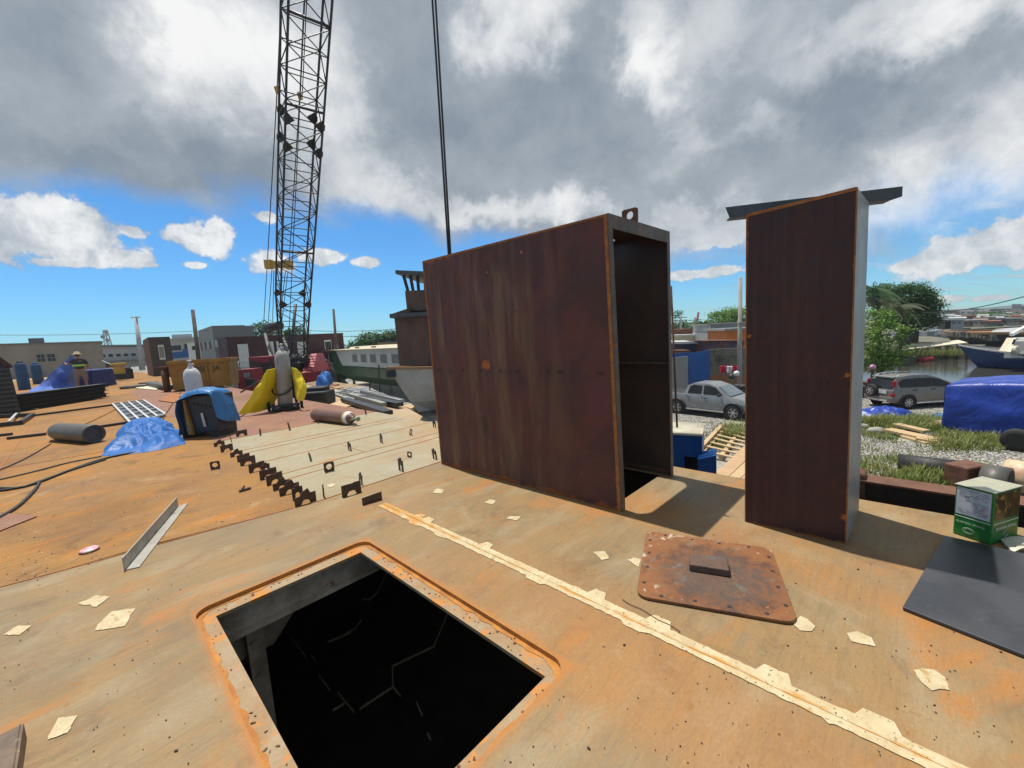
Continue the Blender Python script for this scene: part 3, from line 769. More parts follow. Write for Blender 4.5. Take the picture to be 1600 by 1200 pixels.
# ------------------------------------------------------------------ the two big fabricated boxes
def hexq(mb, Q, s0, s1, t0, t1, h0, h1, mi=0):
    return mb.hexa([Q(s0, t0, h0), Q(s1, t0, h0), Q(s1, t1, h0), Q(s0, t1, h0), Q(s0, t0, h1), Q(s1, t0, h1), Q(s1, t1, h1), Q(s0, t1, h1)], mi)
def mkQ(b00, b10, b01, t00, t10, t01):           # s: along length, t: across, h: up
    def Q(s, t, h):
        b = b00 + (b10-b00)*s + (b01-b00)*t
        q = t00 + (t10-t00)*s + (t01-t00)*t
        return b + (q-b)*h
    return Q
BH = 2.385
def on_plane(px, py, a, b, c):                  # where the photo's pixel meets the plane of three points
    n_ = (b-a).cross(c-a); v_ = ray(px, py); o_ = Vector((0, 0, CAM_H))
    return o_ + v_*((a-o_).dot(n_)/v_.dot(n_))
Q = mkQ(P(972, 800), P(690, 725), P(1052, 742), P(950, 333, BH), on_plane(660, 408, P(972, 800), P(690, 725), P(950, 333, BH)), P(1046, 362, BH))
bb = thing('steel_casing', 'large open ended maroon rusted steel casing with a lifting eye on top', 'steel casing', P(972, 800))
mb = MB(); hexq(mb, Q, .004, 1, 0, .010, .0, 1); mb.build('side_panel', m_panel, bb)
mb = MB(); hexq(mb, Q, .004, 1, .990, 1, .0, 1); mb.build('side_panel', m_panel_in, bb)
mb = MB(); hexq(mb, Q, .996, 1.0005, .011, .989, .0, .994); mb.build('end_panel', m_panel_in, bb)
mb = MB()
o0, o1, p0, p1 = .19, .90, .085, .915
for a in ((.004, o0, .011, .989), (o1, .9955, .011, .989), (o0, o1, .011, p0), (o0, o1, p1, .989)): hexq(mb, Q, a[0], a[1], a[2], a[3], .994, .999)
for cs, ct, ss, st in ((o0, p0, 1, 1), (o0, p1, 1, -1), (o1, p0, -1, 1), (o1, p1, -1, -1)):   # rounded corners of the opening
    pts = [(cs, ct)]
    for k in range(7):
        a = R(90*k/6); r_s, r_t = .055, .12
        pts.append((cs+ss*r_s*(1-math.cos(a)), ct+st*r_t*(1-math.sin(a))))
    mb.extrude([Q(x, y, .994) for x, y in pts], Z*.012)
mb.build('top_plate', m_panel_in, bb)
mb = MB()
hexq(mb, Q, -.001, .0035, -.0005, .050, 0, 1.0005); hexq(mb, Q, -.001, .0035, .950, 1.0005, 0, 1.0005); hexq(mb, Q, -.001, .0035, .0505, .9495, .955, 1.0005)
mb.build('end_frame', m_greyprime, bb)
mb = MB()
hexq(mb, Q, .004, .016, -.004, -.0002, 0, .999); hexq(mb, Q, .992, 1.0, -.003, -.0002, 0, .999); hexq(mb, Q, .017, .991, -.003, -.0002, .993, .999)
mb.build('weld_edge', m_edge, bb)
mb = MB(); hexq(mb, Q, .006, .99, .955, .989, .472, .480); hexq(mb, Q, .006, .99, .012, .045, .472, .480); mb.build('stiffener', m_greyprime, bb)
mb = MB(); hexq(mb, Q, .35, .37, .06, .93, -.012, .006); hexq(mb, Q, .006, .99, .972, .989, .006, .022); mb.build('floor_beam', m_rust, bb)
def holed_plate(mb, c, ax, up, w_, h_, hole, hc=0.0, th=.012, n=20):
    """upright plate with a round hole; c = centre of the bottom edge"""
    ax = Vector(ax).normalized(); up = Vector(up).normalized(); nn = ax.cross(up)
    ctr = c + up*(h_*.5+hc); out = []; inn = []
    for k in range(n):
        a = 2*math.pi*(k+.5)/n; ca, sa = math.cos(a), math.sin(a)
        kx = w_/2/max(abs(ca), 1e-6)
        ky = ((h_*.5-hc) if sa > 0 else (h_*.5+hc))/max(abs(sa), 1e-6)
        k_ = min(kx, ky)
        out.append(ctr+ax*ca*k_+up*sa*k_); inn.append(ctr+ax*ca*hole+up*sa*hole)
    for k in range(0, n):                       # pull nearest samples into the corners
        pass
    vs = [p-nn*th/2 for p in out]+[p-nn*th/2 for p in inn]+[p+nn*th/2 for p in out]+[p+nn*th/2 for p in inn]
    f = []
    for i in range(n):
        j = (i+1) % n
        f += [(i, j, n+j, n+i), (2*n+j, 2*n+i, 3*n+i, 3*n+j), (j, i, 2*n+i, 2*n+j), (n+i, n+j, 3*n+j, 3*n+i)]
    mb.add(vs, f)
mb = MB(); holed_plate(mb, Q(.026, .42, 1.0), Q(0, 0, 1)-Q(1, 0, 1), Z, .14, .12, .034, .006, .02, 28); mb.build('lifting_eye', m_rust, bb)

TH = 2.245
T = mkQ(P(1322, 850), P(1164, 815), P(1342, 798), P(1340, 292, TH), on_plane(1166, 335, P(1322, 850), P(1164, 815), P(1340, 292, TH)), P(1358, 316, TH))
tb = thing('steel_duct', 'tall narrow maroon steel duct with a pale grey side and a bar across its top', 'steel trunk', P(1322, 850))
mb = MB(); hexq(mb, T, 0, 1, 0, .014, 0, 1); mb.build('front_panel', m_panel_tall, tb)
mb = MB(); hexq(mb, T, .001, .016, .0145, 1, 0, .998); mb.build('side_panel', m_greyside, tb)
mb = MB(); hexq(mb, T, .984, .999, .0145, 1, 0, .998); hexq(mb, T, .0165, .9835, .986, .999, 0, .998); mb.build('back_panel', m_panel_in, tb)
mb = MB(); hexq(mb, T, -.004, .010, -.006, -.0003, .002, .998); hexq(mb, T, .99, 1.002, -.004, -.0003, .002, .998); hexq(mb, T, .011, .989, -.004, -.0003, .992, 1.001); mb.build('weld_edge', m_edge, tb)
bl_, br_ = P(1141, 333, TH+.035), P(1410, 302, TH+.035)
ax = (br_-bl_).normalized(); sdv = Z.cross(ax)
mb = MB()
mb.extrude([bl_-Z*.035, bl_+ax*(-.03)+Z*.045, br_+Z*.045, br_-Z*.02, br_-ax*.06-Z*.035], sdv*.010)
mb.hexa([bl_-Z*.035+sdv*.0105, br_-ax*.06-Z*.035+sdv*.0105, br_-ax*.06-Z*.035+sdv*.09, bl_-Z*.035+sdv*.09, bl_-Z*.025+sdv*.0105, br_-ax*.06-Z*.025+sdv*.0105, br_-ax*.06-Z*.025+sdv*.09, bl_-Z*.025+sdv*.09])
mb.build('top_bar', m_darkbar, tb)

# ------------------------------------------------------------------ loose things on the near deck
def rounded_poly(pts, r, n=6):
    out = []; N = len(pts)
    for i in range(N):
        p, a, b = pts[i], pts[i-1], pts[(i+1) % N]
        da, db = (a-p).normalized(), (b-p).normalized()
        for k in range(n+1):
            t = k/n; q0 = p+da*r; q1 = p+db*r
            out.append(q0*(1-t)**2 + p*2*t*(1-t) + q1*t*t)
    return out
def cover_material():
    m, t, b = new_mat('corroded_cover')
    o = t.coord('Object')
    n1 = t.noise(o, 7, 8, .68, .6); n2 = t.noise(o, 18, 8, .7, .4)
    col = t.ramp(n1, [(0, (.04, .028, .024)), (.40, (.10, .048, .028)), (.52, (.19, .075, .028)), (.62, (.095, .06, .045)), (1, (.12, .10, .085))])
    col = t.mix(t.math('MULTIPLY', t.step(t.noise(t.vmath('ADD', o, (5, 2, 1)), 4.5, 7, .65, .4), .60, .66), .8), col, (.17, .155, .125))
    rad = t.math('ADD', t.vmath('LENGTH', t.scale(o, (1, 1, 0)), out='Value'), t.math('MULTIPLY', t.math('SUBTRACT', n1, .5), .5))
    col = t.mix(t.math('MULTIPLY', t.step(rad, .30, .14), .65), col, (.085, .066, .055))
    col = t.mix(t.math('MULTIPLY', t.step(rad, .30, .42), .6), col, (.27, .105, .03))
    col = t.mix(t.step(n2, .62, .68), col, (.33, .13, .035))
    col = t.mix(t.math('MULTIPLY', t.step(rad, .40, .50), t.step(t.noise(o, 13, 7, .7, .4), .56, .62)), col, (.52, .42, .32))
    col = t.mix(t.step(t.noise(o, 30, 6, .7), .68, .72), col, (.40, .34, .27))
    setb(t, b, col, .6, 0, t.bump(t.math('ADD', n1, n2), .7, .012), .4)
    return m
m_cover = cover_material()
cv = thing('manhole_cover', 'corroded square steel manhole cover with bolt holes lying on the deck', 'manhole cover', P(1120, 905))
cor = [P(1010, 829, .022), P(1205, 856, .022), P(1249, 974, .022), P(994, 930, .022)]
rp = rounded_poly([p.copy() for p in cor], .075, 7)
ctr = sum(rp, Vector())/len(rp)
holes = []
for i in range(4):
    a, b = cor[i], cor[(i+1) % 4]
    for k in range(4):
        t = .14+.72*(k/3)
        q = a.lerp(b, t); holes.append(q + (ctr-q).normalized()*.04)
mb = MB()
n = len(rp)
low = [Vector((p.x, p.y, .004)) for p in rp]
mb.add(low+rp, [list(range(n))[::-1], list(range(n, 2*n))]+[(i, (i+1) % n, n+(i+1) % n, n+i) for i in range(n)])
plate = mb.build('cover_plate', m_cover, cv, bevel=.004)
for h_ in holes:
    mb = MB(); mb.lathe([(.0095, 0), (.0105, .0012), (.0095, .0016)], h_+Z*.0004, Z, 12); mb.build('bolt_hole', m_black, cv)
cblk = [P(1077, 893, .0225), P(1140, 903, .0225)]
cax = cblk[1]-cblk[0]; cn = Z.cross(cax).normalized()
mb = MB(); mb.box((cblk[0]+cblk[1])/2 + cn*.075+Z*.022, (cax.length, .14, .045), cax); mb.build('lifting_block', m_cover, cv, bevel=.006)
# black mat
mb = MB()
a, b = P(1476, 841), P(1410, 954)
dirv = (P(1600, 1030)-b).normalized(); dirw = (P(1600, 870)-a).normalized()
c_, d_ = b+dirv*1.5, a+dirw*1.5
q = [b, c_, d_, a]
mb.hexa([Vector((p.x, p.y, .005)) for p in q]+[Vector((p.x, p.y, .021)) for p in q])
mmat, t, bs = new_mat('dark_sheet')
o_ = t.coord('Object'); n1 = t.noise(o_, 3, 6, .6, .4); n2 = t.noise(t.scale(o_, (2, 9, 1)), 6, 6, .7, .3)
cc = t.mix(t.step(n1, .4, .62), (.036, .038, .044), (.052, .054, .06)); cc = t.mix(t.math('MULTIPLY', t.step(n2, .60, .72), .5), cc, (.16, .155, .145))
cc = t.mix(t.step(t.noise(o_, 45, 3, .6), .70, .74), cc, (.22, .20, .18))
setb(t, bs, cc, t.lin(n1, .3, .7, .32, .5), 0, t.bump(n2, .08, .004))
props(mb.build('rubber_mat', mmat, loc=b, bevel=.003), 'large flat black rubber sheet lying on the deck by the paint tin', 'rubber mat')
# paint tin
A, B, C = P(1488, 833), P(1548, 853), P(1590, 841)
fx = (B-A); fx.z = 0; wx = fx.length; fx.normalize(); fy = Z.cross(fx); wy = .2
tin_h = .26
tt = None
def tin_pt(i, j, k): return A + fx*wx*i + fy*wy*j + Z*k
# height so that the top corner shows at y = 771
best = min((abs((lambda v: 600+F_PX*v.dot(CD)/v.dot(_fw))(B+Z*h-Vector((0, 0, CAM_H)))-771), h) for h in [q*.002 for q in range(60, 220)])
tin_h = best[1]
wy = min([q*.002 for q in range(50, 180)], key=lambda q: abs((lambda v: 800+F_PX*v.dot(CR)/v.dot(_fw))(B+fy*q-Vector((0, 0, CAM_H)))-1590))
tt = thing('solvent_tin', 'upturned square tin with green base band and white printed label', 'tin', A)
mgr = M('tin_green', (.014, .19, .032), (.012, .16, .027), 3, .35, 0, 0)
mlab = M('tin_label_white', (.60, .62, .68), (.55, .57, .63), 3, .35)
mtop = M('tin_bare_metal', (.55, .53, .38), (.48, .47, .34), 3, .3, .3)
mdk = M('tin_dark_photo', (.10, .065, .02), (.012, .010, .010), 9, .35, 0, 0, (.42, .26, .04), .56, sscale=14)
mb = MB(); mb.hexa([tin_pt(i, j, k*tin_h) for k in (.004, .995) for i, j in ((0, 0), (1, 0), (1, 1), (0, 1))]); mb.build('tin_body', mgr, tt, bevel=.008)
mb = MB()
ov = .012
mb.hexa([A + fx*(wx*i+ov*(1 if i else -1)*.4) + fy*(wy*j+ov*(1 if j else -1)*.4) + Z*(tin_h*k) for k in (.996, 1.012) for i, j in ((0, 0), (1, 0), (1, 1), (0, 1))]); mb.build('tin_rim', mtop, tt, bevel=.002)
def face_quad(face, a0, a1, k0, k1, proud):
    if face == 'f': return [tin_pt(a, 0, tin_h*k)-fy*proud for a, k in ((a0, k0), (a1, k0), (a1, k1), (a0, k1))]
    return [tin_pt(1, a, tin_h*k)+fx*proud for a, k in ((a0, k0), (a1, k0), (a1, k1), (a0, k1))]
def decal(nm, mat, face, a0, a1, k0, k1, proud=.0012):
    mb = MB(); q = face_quad(face, a0, a1, k0, k1, proud)
    mb.extrude(q, (fy if face == 'f' else -fx)*.001); return mb.build(nm, mat, tt)
decal('label_panel', mlab, 'f', .05, .94, .44, .965)
decal('photo_panel', mdk, 's', .06, .94, .46, .965)
decal('white_band', m_white, 'f', .04, .96, .385, .40); decal('white_band', m_white, 's', .04, .96, .385, .40)
# printing, upside down because the tin stands on its head
def tin_text(txt, face, a, k, size, mat, nm='printed_text'):
    cu = bpy.data.curves.new(nm, 'FONT'); cu.body = txt; cu.size = size; cu.extrude = .0004; cu.align_x = 'CENTER'; cu.align_y = 'CENTER'
    tmp = bpy.data.objects.new('tmp', cu); COL.objects.link(tmp)
    dg = bpy.context.evaluated_depsgraph_get(); me = bpy.data.meshes.new_from_object(tmp.evaluated_get(dg))
    bpy.data.objects.remove(tmp); me.materials.clear(); me.materials.append(mat)
    o = bpy.data.objects.new(nm, me); COL.objects.link(o); o.parent = tt; OFF[o.name] = A
    if face == 'f': X_, N_ = -fx, -fy; pos = tin_pt(a, 0, tin_h*k)-fy*.0032
    else: X_, N_ = -fy, fx; pos = tin_pt(1, a, tin_h*k)+fx*.0032
    Y_ = -Z
    o.matrix_local = Matrix.Translation(pos-A) @ Matrix((X_, Y_, N_)).transposed().to_4x4()
    return o
tin_text('Thinner Industrial', 'f', .46, .29, wx*.105, m_white); tin_text('Thinner Industrial', 's', .5, .29, wy*.105, m_white)
mtxt = M('label_print', (.16, .17, .22), None, 6, .6); mpink = M('label_print_red', (.6, .2, .25), None, 6, .6)
mb = MB()
random.seed(3)
for k in range(15):
    y_ = .93-k*.031
    if 4 < k < 7: continue
    x_ = .12
    while x_ < .86:
        l_ = random.uniform(.02, .09)
        if (k < 4 or x_ > .5 or k > 11) and random.random() < .8:
            mb.extrude(face_quad('f', x_, min(x_+l_, .9), y_-.009, y_, .0030), fy*.0004)
        x_ += l_+.012
mb.build('label_print', mtxt, tt)
mb = MB()
for cx_, cy_ in ((.30, .80), (.36, .80)): mb.lathe([(.007, 0), (.007, .0006)], tin_pt(cx_, 0, tin_h*cy_)-fy*.0034, -fy, 12)
mb.build('label_symbol', mtxt, tt)
mb = MB()
for cx_, cy_ in ((.72, .60), (.80, .63), (.72, .52), (.80, .54)):
    c0 = tin_pt(cx_, 0, tin_h*cy_)-fy*.003; r_ = .011
    for a, b in (((0, r_), (r_, 0)), ((r_, 0), (0, -r_)), ((0, -r_), (-r_, 0)), ((-r_, 0), (0, r_))):
        mb.bar(c0+fx*a[0]+Z*a[1], c0+fx*b[0]+Z*b[1], .0016, .0008, fy)
mb.build('hazard_diamond', mpink, tt)
for face in 'fs':
    c0 = (tin_pt(.42, 0, tin_h*.15)-fy*.0022) if face == 'f' else (tin_pt(1, .5, tin_h*.15)+fx*.0022)
    X_ = fx if face == 'f' else fy; N_ = -fy if face == 'f' else fx
    mb = MB()
    for r_ in (.024, .016):
        pts = [c0+X_*math.cos(2*math.pi*k/24)*r_*1.15+Z*math.sin(2*math.pi*k/24)*r_*.8 for k in range(25)]
        mb.path(pts, .0011, 4)
    mb.build('round_emblem', M('emblem_line', (.45, .6, .45), None, 5, .5), tt)
# folded leaflet and a dry stalk
lf = thing('folded_leaflet', 'small folded paper leaflet lying next to the tin', 'paper', P(1585, 852))
mb = MB()
q0, q1, q2, q3 = P(1563, 845, .01), P(1583, 866, .006), P(1612, 858, .012), P(1600, 842, .03)
for dz_ in (0, .012):
    rows = [[q0.lerp(q1, s_/4).lerp(q3.lerp(q2, s_/4), t_/5)+Z*(dz_+.012*math.sin(t_*.62)) for t_ in range(6)] for s_ in range(5)]
    mb.grid(rows)
mb.build('sheet', M('leaflet_paper', (.66, .62, .50), (.55, .50, .40), 20, .8, 0, 0, (.12, .11, .12), .62), lf)
pts = [P(972+7*k, 936+3.9*k+1.2*math.sin(k), .006) for k in range(14)]
mb = MB(); mb.path(pts, .0022, 5); props(mb.build('dry_stalk', m_rust, loc=pts[0]), 'thin dry stalk lying on the deck below the manhole cover', 'stalk')
# angle iron
ai = [P(196, 892), P(218, 887), P(294, 787), P(279, 792)]
mb = MB()
mb.hexa([p+Z*.002 for p in ai]+[p+Z*.009 for p in ai])
e0, e1 = ai[0], ai[3]; nn = (ai[1]-ai[0]).normalized()
mb.hexa([e0-nn*.008+Z*.002, e0+Z*.002, e1+Z*.002, e1-nn*.008+Z*.002, e0-nn*.008+Z*.10, e0+Z*.10, e1+Z*.10, e1-nn*.008+Z*.10])
mag = M('weathered_angle_steel', (.42, .41, .37), (.32, .30, .26), 6, .5, .1, .1, (.24, .15, .09), .6)
props(mb.build('angle_iron', mag, loc=ai[0]), 'short length of grey steel angle lying on the orange deck', 'steel angle')
# end of a channel at the frame's lower corner
mb = MB()
q = [P(-70, 1185, .07), P(-20, 1158, .07), P(37, 1130, .07), P(22, 1230, .07), P(-70, 1290, .07)]
mb.add(q+[p-Z*.008 for p in q], [list(range(5)), list(range(5, 10))[::-1]]+[(i, 5+i, 5+(i+1) % 5, (i+1) % 5) for i in range(5)])
w0, w1 = q[2], q[3]
nn = (w1-w0).normalized().cross(Z)
mb.hexa([w0-nn*.0+Z*-.068, w0+nn*.010-Z*.068, w1+nn*.010-Z*.068, w1-Z*.068, w0-Z*.0082, w0+nn*.010+Z*.004, w1+nn*.010+Z*.004, w1-Z*.0082])
props(mb.build('channel_offcut', M('offcut_steel', (.20, .13, .08), (.12, .085, .06), 7, .6, 0, .2, (.34, .27, .18), .56), loc=w0), 'end of a steel channel offcut beside the open hatch', 'steel offcut')
mb = MB(); q = [P(-40, 812), P(-2, 802), P(58, 808), P(0, 831), P(-40, 846)]
mb.prism([(p.x, p.y) for p in q], .004, .012); props(mb.build('plate_offcut', m_deckred, loc=q[2]), 'pointed reddish steel plate offcut lying under the black cables', 'steel plate')
mb = MB(); c0 = P(140, 861)
mb.lathe([(.0, .002), (.05, .004), (.062, .012), (.05, .022), (.02, .028), (0, .029)], c0, Z, 16)
o = mb.build('plastic_disc', M('pink_plastic', (.62, .18, .28), (.75, .62, .6), 18, .4), loc=c0); props(o, 'small pink plastic disc lying on the rusty deck', 'disc')
mb = MB(); c0 = P(382, 767)
mb.bar(c0+U*-.05+Z*.012, c0+U*.06+Z*.016, .03, .02); mb.bar(c0+U*-.02+Z*.025, c0+U*.01+V*.02+Z*.05, .015)
props(mb.build('steel_scrap', m_clip, loc=c0), 'small dark scrap of steel on the orange deck', 'scrap')

# ------------------------------------------------------------------ notched steel clips tacked to the plates
random.seed(11)
def clip_mesh(kind):
    mb = MB(); th = .010
    if kind == 'arch':                          # wide, arched mouse-hole below, shallow step on top
        w_, h_ = .20, .125
        pts = [(-w_/2, 0), (-.05, 0)] + [(-.05*math.cos(R(a)), .05*math.sin(R(a))) for a in range(20, 180, 20)] + [(.05, 0), (w_/2, 0), (w_/2, h_), (.03, h_), (.02, h_-.006), (-w_/2, h_-.004)]
    elif kind == 'dog':                         # tall, slot below, two horns on top
        w_, h_ = .105, .155
        pts = [(-w_/2, 0), (-.022, 0), (-.022, .06), (-.01, .075), (.01, .075), (.022, .06), (.022, 0), (w_/2, 0), (w_/2, h_-.02), (.02, h_-.02), (.016, h_), (-.016, h_), (-.02, h_-.03), (-w_/2, h_-.028)]
    elif kind == 'peak':
        w_, h_ = .20, .15
        pts = [(-w_/2, 0), (-.045, 0)] + [(-.045*math.cos(R(a)), .045*math.sin(R(a))) for a in range(20, 180, 20)] + [(.045, 0), (w_/2, 0), (w_/2, .10), (.05, .10), (.03, h_), (-.02, h_-.02), (-.05, .09), (-w_/2, .085)]
    elif kind == 'plate':
        w_, h_ = .20, .085
        pts = [(-w_/2, 0), (w_/2, 0), (w_/2, h_), (-.01, h_-.006), (-w_/2, h_-.012)]
    if kind == 'hole':
        holed_plate(mb, Vector((0, 0, 0)), (1, 0, 0), (0, 0, 1), .125, .125, .036, .004, .010, 24)
    else:
        # triangulate the concave outline through bmesh
        bm = bmesh.new()
        vs = [bm.verts.new((x, -th/2, z)) for x, z in pts]
        f = bm.faces.new(vs); r = bmesh.ops.triangulate(bm, faces=[f])
        bm.verts.index_update()
        tris = [[v.index for v in g.verts] for g in bm.faces]
        n = len(pts); bm.free()
        mb.add([(x, -th/2, z) for x, z in pts]+[(x, th/2, z) for x, z in pts], tris+[[i+n for i in t][::-1] for t in tris]+[(i, (i+1) % n, n+(i+1) % n, n+i) for i in range(n)])
    return mb
CLIPS = {}
def clip(kind, px, py, ang, label, sc=1.0, tilt=0, name='steel_clip', mat=None):
    p = P(px, py)
    if kind not in CLIPS:
        o = clip_mesh(kind).build(name, mat or m_clip, loc=(0, 0, 0)); CLIPS[kind] = o
    else:
        o = CLIPS[kind].copy(); COL.objects.link(o)
    o.location = p + Z*.001; o.rotation_euler = (tilt, 0, ang); o.scale = (sc*.9,)*3
    props(o, label, 'steel clip', 'notched steel clips on the plates')
ordn = ['first', 'second', 'third', 'fourth', 'fifth', 'sixth', 'seventh', 'eighth', 'ninth', 'tenth', 'eleventh', 'twelfth', 'thirteenth']
rowp = [(343, 697, 'peak', .82), (355, 705, 'arch', .92), (370, 713, 'peak', .85), (381, 720, 'arch', .85), (388, 726, 'arch', .98), (402, 736, 'arch', 1.0), (416, 740, 'dog', 1.0), (420, 747, 'arch', 1.0), (430, 755, 'arch', 1.02), (441, 764, 'peak', .95), (453, 771, 'peak', 1.08), (466, 780, 'dog', 1.05), (478, 787, 'peak', 1.1)]
desc = {'peak': 'peaked', 'arch': 'flat topped arched', 'dog': 'horned narrow'}
for i, (px, py, k, sc) in enumerate(rowp):
    clip(k, px, py, YAW+random.gauss(0, .10), '%s steel clip, %s along the row from the far blue-wrapped welder' % (desc[k], ordn[i]), sc, random.gauss(0, .06))
for px, py, k, ang, sc, lab in [
    (337, 733, 'hole', YAW-.35, .95, 'square holed steel clip alone on the orange deck outside the row'),
    (378, 681, 'arch', YAW-.1, .95, 'arched steel clip near the foot of the wrapped welder'),
    (362, 690, 'dog', YAW+1.3, .8, 'edge-on narrow clip just behind the far end of the row'),
    (407, 681, 'dog', YAW+1.55, .95, 'narrow slotted clip on the far pale plate edge nearest the row'),
    (453, 672, 'dog', YAW+1.5, 1.1, 'narrow slotted clip on the far plate edge below the yellow tarp'),
    (497, 662, 'dog', YAW+1.4, .95, 'narrow slotted clip under the end of the brown gas cylinder'),
    (486, 720, 'dog', YAW+1.5, .85, 'narrow slotted clip standing alone amid the pale plates nearest the row'),
    (515, 737, 'hole', YAW-.1, 1.05, 'square clip with round hole standing on the pale plates'),
    (547, 704, 'dog', YAW+1.6, .95, 'narrow slotted clip mid pale plate, beyond the square holed clip'),
    (596, 692, 'dog', YAW+1.4, 1.05, 'horned slotted clip in front of the brown cylinder valve'),
    (641, 680, 'hole', YAW+1.3, .9, 'clip standing on the pale plates close to the white boat bow'),
    (627, 736, 'dog', YAW+1.5, 1.15, 'tall horned clip on the plate seam left of the big casing'),
    (640, 715, 'hole', YAW+1.75, .7, 'small orange rusted clip beside the big casing'),
    (680, 717, 'dog', YAW+1.5, 1.0, 'slotted clip touching the corner of the big casing'),
    (679, 668, 'dog', YAW+1.5, .95, 'clip half hidden behind the big casing edge'),
    (564, 757, 'dog', YAW+1.45, .95, 'narrow slotted clip on the seam behind the arched clip'),
    (550, 773, 'arch', YAW-.05, 1.08, 'broad arched clip on the seam between brown and pale plates'),
    (506, 777, 'dog', YAW+1.3, .95, 'thin edge-on clip on the seam near the row end'),
    (582, 785, 'plate', YAW-.12, 1.05, 'plain steel clip without notch at the head of the paint line'),
    (572, 648, 'dog', YAW+1.4, .95, 'narrow clip beyond the valve of the brown gas cylinder')]:
    clip(k, px, py, ang, lab, sc, random.gauss(0, .08))

# ------------------------------------------------------------------ cylinders, tarps, welding gear on the deck
def cyl_profile(r, L_, neck=True):
    return [(r*.75, 0), (r*.95, .01), (r, .03), (r, L_*.82), (r*.97, L_*.86), (r*.85, L_*.92), (r*.6, L_*.965), (r*.32, L_*.99), (r*.28, L_*1.02)]
def gas_cylinder(name, label, base, axis, r, L_, mat, loc=None, collar=None, cap=True):
    t = thing(name, label, 'gas cylinder', loc or base)
    mb = MB(); mb.lathe(cyl_profile(r, L_), base, axis, 24); mb.build('cylinder_body', mat, t)
    ax = Vector(axis).normalized()
    if cap:
        top = Vector(base)+ax*L_*1.0
        sx = ax.cross(Vector((0, 0, 1)) if abs(ax.z) < .9 else Vector((1, 0, 0))).normalized()
        mb = MB(); mb.lathe([(r*.2, 0), (r*.22, .07), (r*.12, .075), (r*.12, .11)], top, ax, 10)
        mb.tube(top+ax*.055, top+ax*.055+sx*.10, .018, .014, 8)
        mb.lathe([(.02, 0), (.045, .01), (.045, .03), (.02, .035)], top+ax*.11, ax, 10)
        mb.build('valve', m_silver if collar is None else M('green_valve', (.10, .22, .09), (.30, .32, .26), 12, .5), t)
    return t
def flat_dir(a, b): v = (b-a); v.z = 0; return v.normalized()
a_, b_ = P(494, 657), P(553, 664)
axd = flat_dir(a_, b_); r_ = .125
bc = gas_cylinder('gas_cylinder', 'brown gas cylinder lying on the pale plates with a green and white valve end', a_+Z*r_, axd, r_, (b_-a_).length+.02, m_cylbrown, a_, True)
Lb = (b_-a_).length
mb = MB(); mb.lathe([(r_*1.005, Lb*.84), (r_*.99, Lb*.875)], a_+Z*r_, axd, 24); mb.build('yellow_collar', m_yellow2, bc)
mb = MB(); mb.lathe([(r_*1.0, Lb*.876), (r_*.90, Lb*.925), (r_*.68, Lb*.965)], a_+Z*r_, axd, 24); mb.build('white_shoulder', m_white, bc)
a_, b_ = P(92, 687), P(150, 692); r_ = .17
axd = flat_dir(b_, a_)
dc = thing('gas_cylinder', 'long dark grey gas cylinder lying on the orange deck with its hollow foot showing', 'gas cylinder', b_)
Ld = (a_-b_).length*1.12
mb = MB(); mb.lathe([(r_*.82, .07), (r_*.86, 0), (r_*.98, 0), (r_, .02), (r_, Ld*.8), (r_*.9, Ld*.87), (r_*.62, Ld*.94), (r_*.4, Ld*.97), (r_*.36, Ld*1.03)], b_+Z*r_, axd, 28); mb.build('cylinder_body', m_cyldark, dc)
# silver cylinder standing behind the wrapped welder
top = at(297, 572, 8.6); base = Vector((top.x+.05, top.y, 0))
sc_ = gas_cylinder('gas_cylinder', 'silver gas cylinder standing behind the blue-wrapped welder', base, (top-base), .155, top.z*.985, m_silver, base)
def ground_text(txt, pos, right, up, size, mat, parent, nm='stencil_text'):
    cu = bpy.data.curves.new(nm, 'FONT'); cu.body = txt; cu.size = size; cu.extrude = .003; cu.align_x = 'CENTER'; cu.align_y = 'CENTER'
    tmp = bpy.data.objects.new('tmp', cu); COL.objects.link(tmp)
    dg = bpy.context.evaluated_depsgraph_get(); me = bpy.data.meshes.new_from_object(tmp.evaluated_get(dg))
    bpy.data.objects.remove(tmp); me.materials.clear(); me.materials.append(mat)
    o = bpy.data.objects.new(nm, me); COL.objects.link(o); off = OFF[parent.name] if parent else Vector((0, 0, 0))
    if parent: o.parent = parent; OFF[o.name] = off
    X_ = Vector(right).normalized(); Y_ = Vector(up); Y_ = (Y_-X_*Y_.dot(X_)).normalized(); N_ = X_.cross(Y_)
    o.matrix_local = Matrix.Translation(Vector(pos)-off) @ Matrix((X_, Y_, N_)).transposed().to_4x4()
    return o
# grey cylinder on its trolley, yellow tarp draped round it
tb_ = P(447, 640)
dT = tb_.dot(_fw)
toward = -Vector((tb_.x, tb_.y, 0)).normalized(); side = Z.cross(toward)*-1
tr = thing('cylinder_trolley', 'black two wheeled trolley carrying the grey gas cylinder amid yellow tarp', 'trolley', tb_)
mb = MB()
for s_ in (-1, 1): mb.bar(tb_+side*s_*.26-toward*.2+Z*.06, tb_+side*s_*.2-toward*.28+Z*1.25, .05, .05)
for h_ in (.3, .75, 1.2): mb.bar(tb_-side*.24-toward*.23+Z*h_, tb_+side*.24-toward*.23+Z*h_, .05, .03)
mb.build('frame', m_blacksteel, tr)
mb = MB(); mb.box(tb_+Z*.05, (.62, .5, .04), side); mb.box(tb_+toward*.24+Z*.14, (.62, .03, .05), side)
for s_ in (-1, 1): mb.box(tb_+side*s_*.27+toward*.1+Z*.1, (.05, .3, .12), side)
mb.build('foot_plate', m_blacksteel, tr)
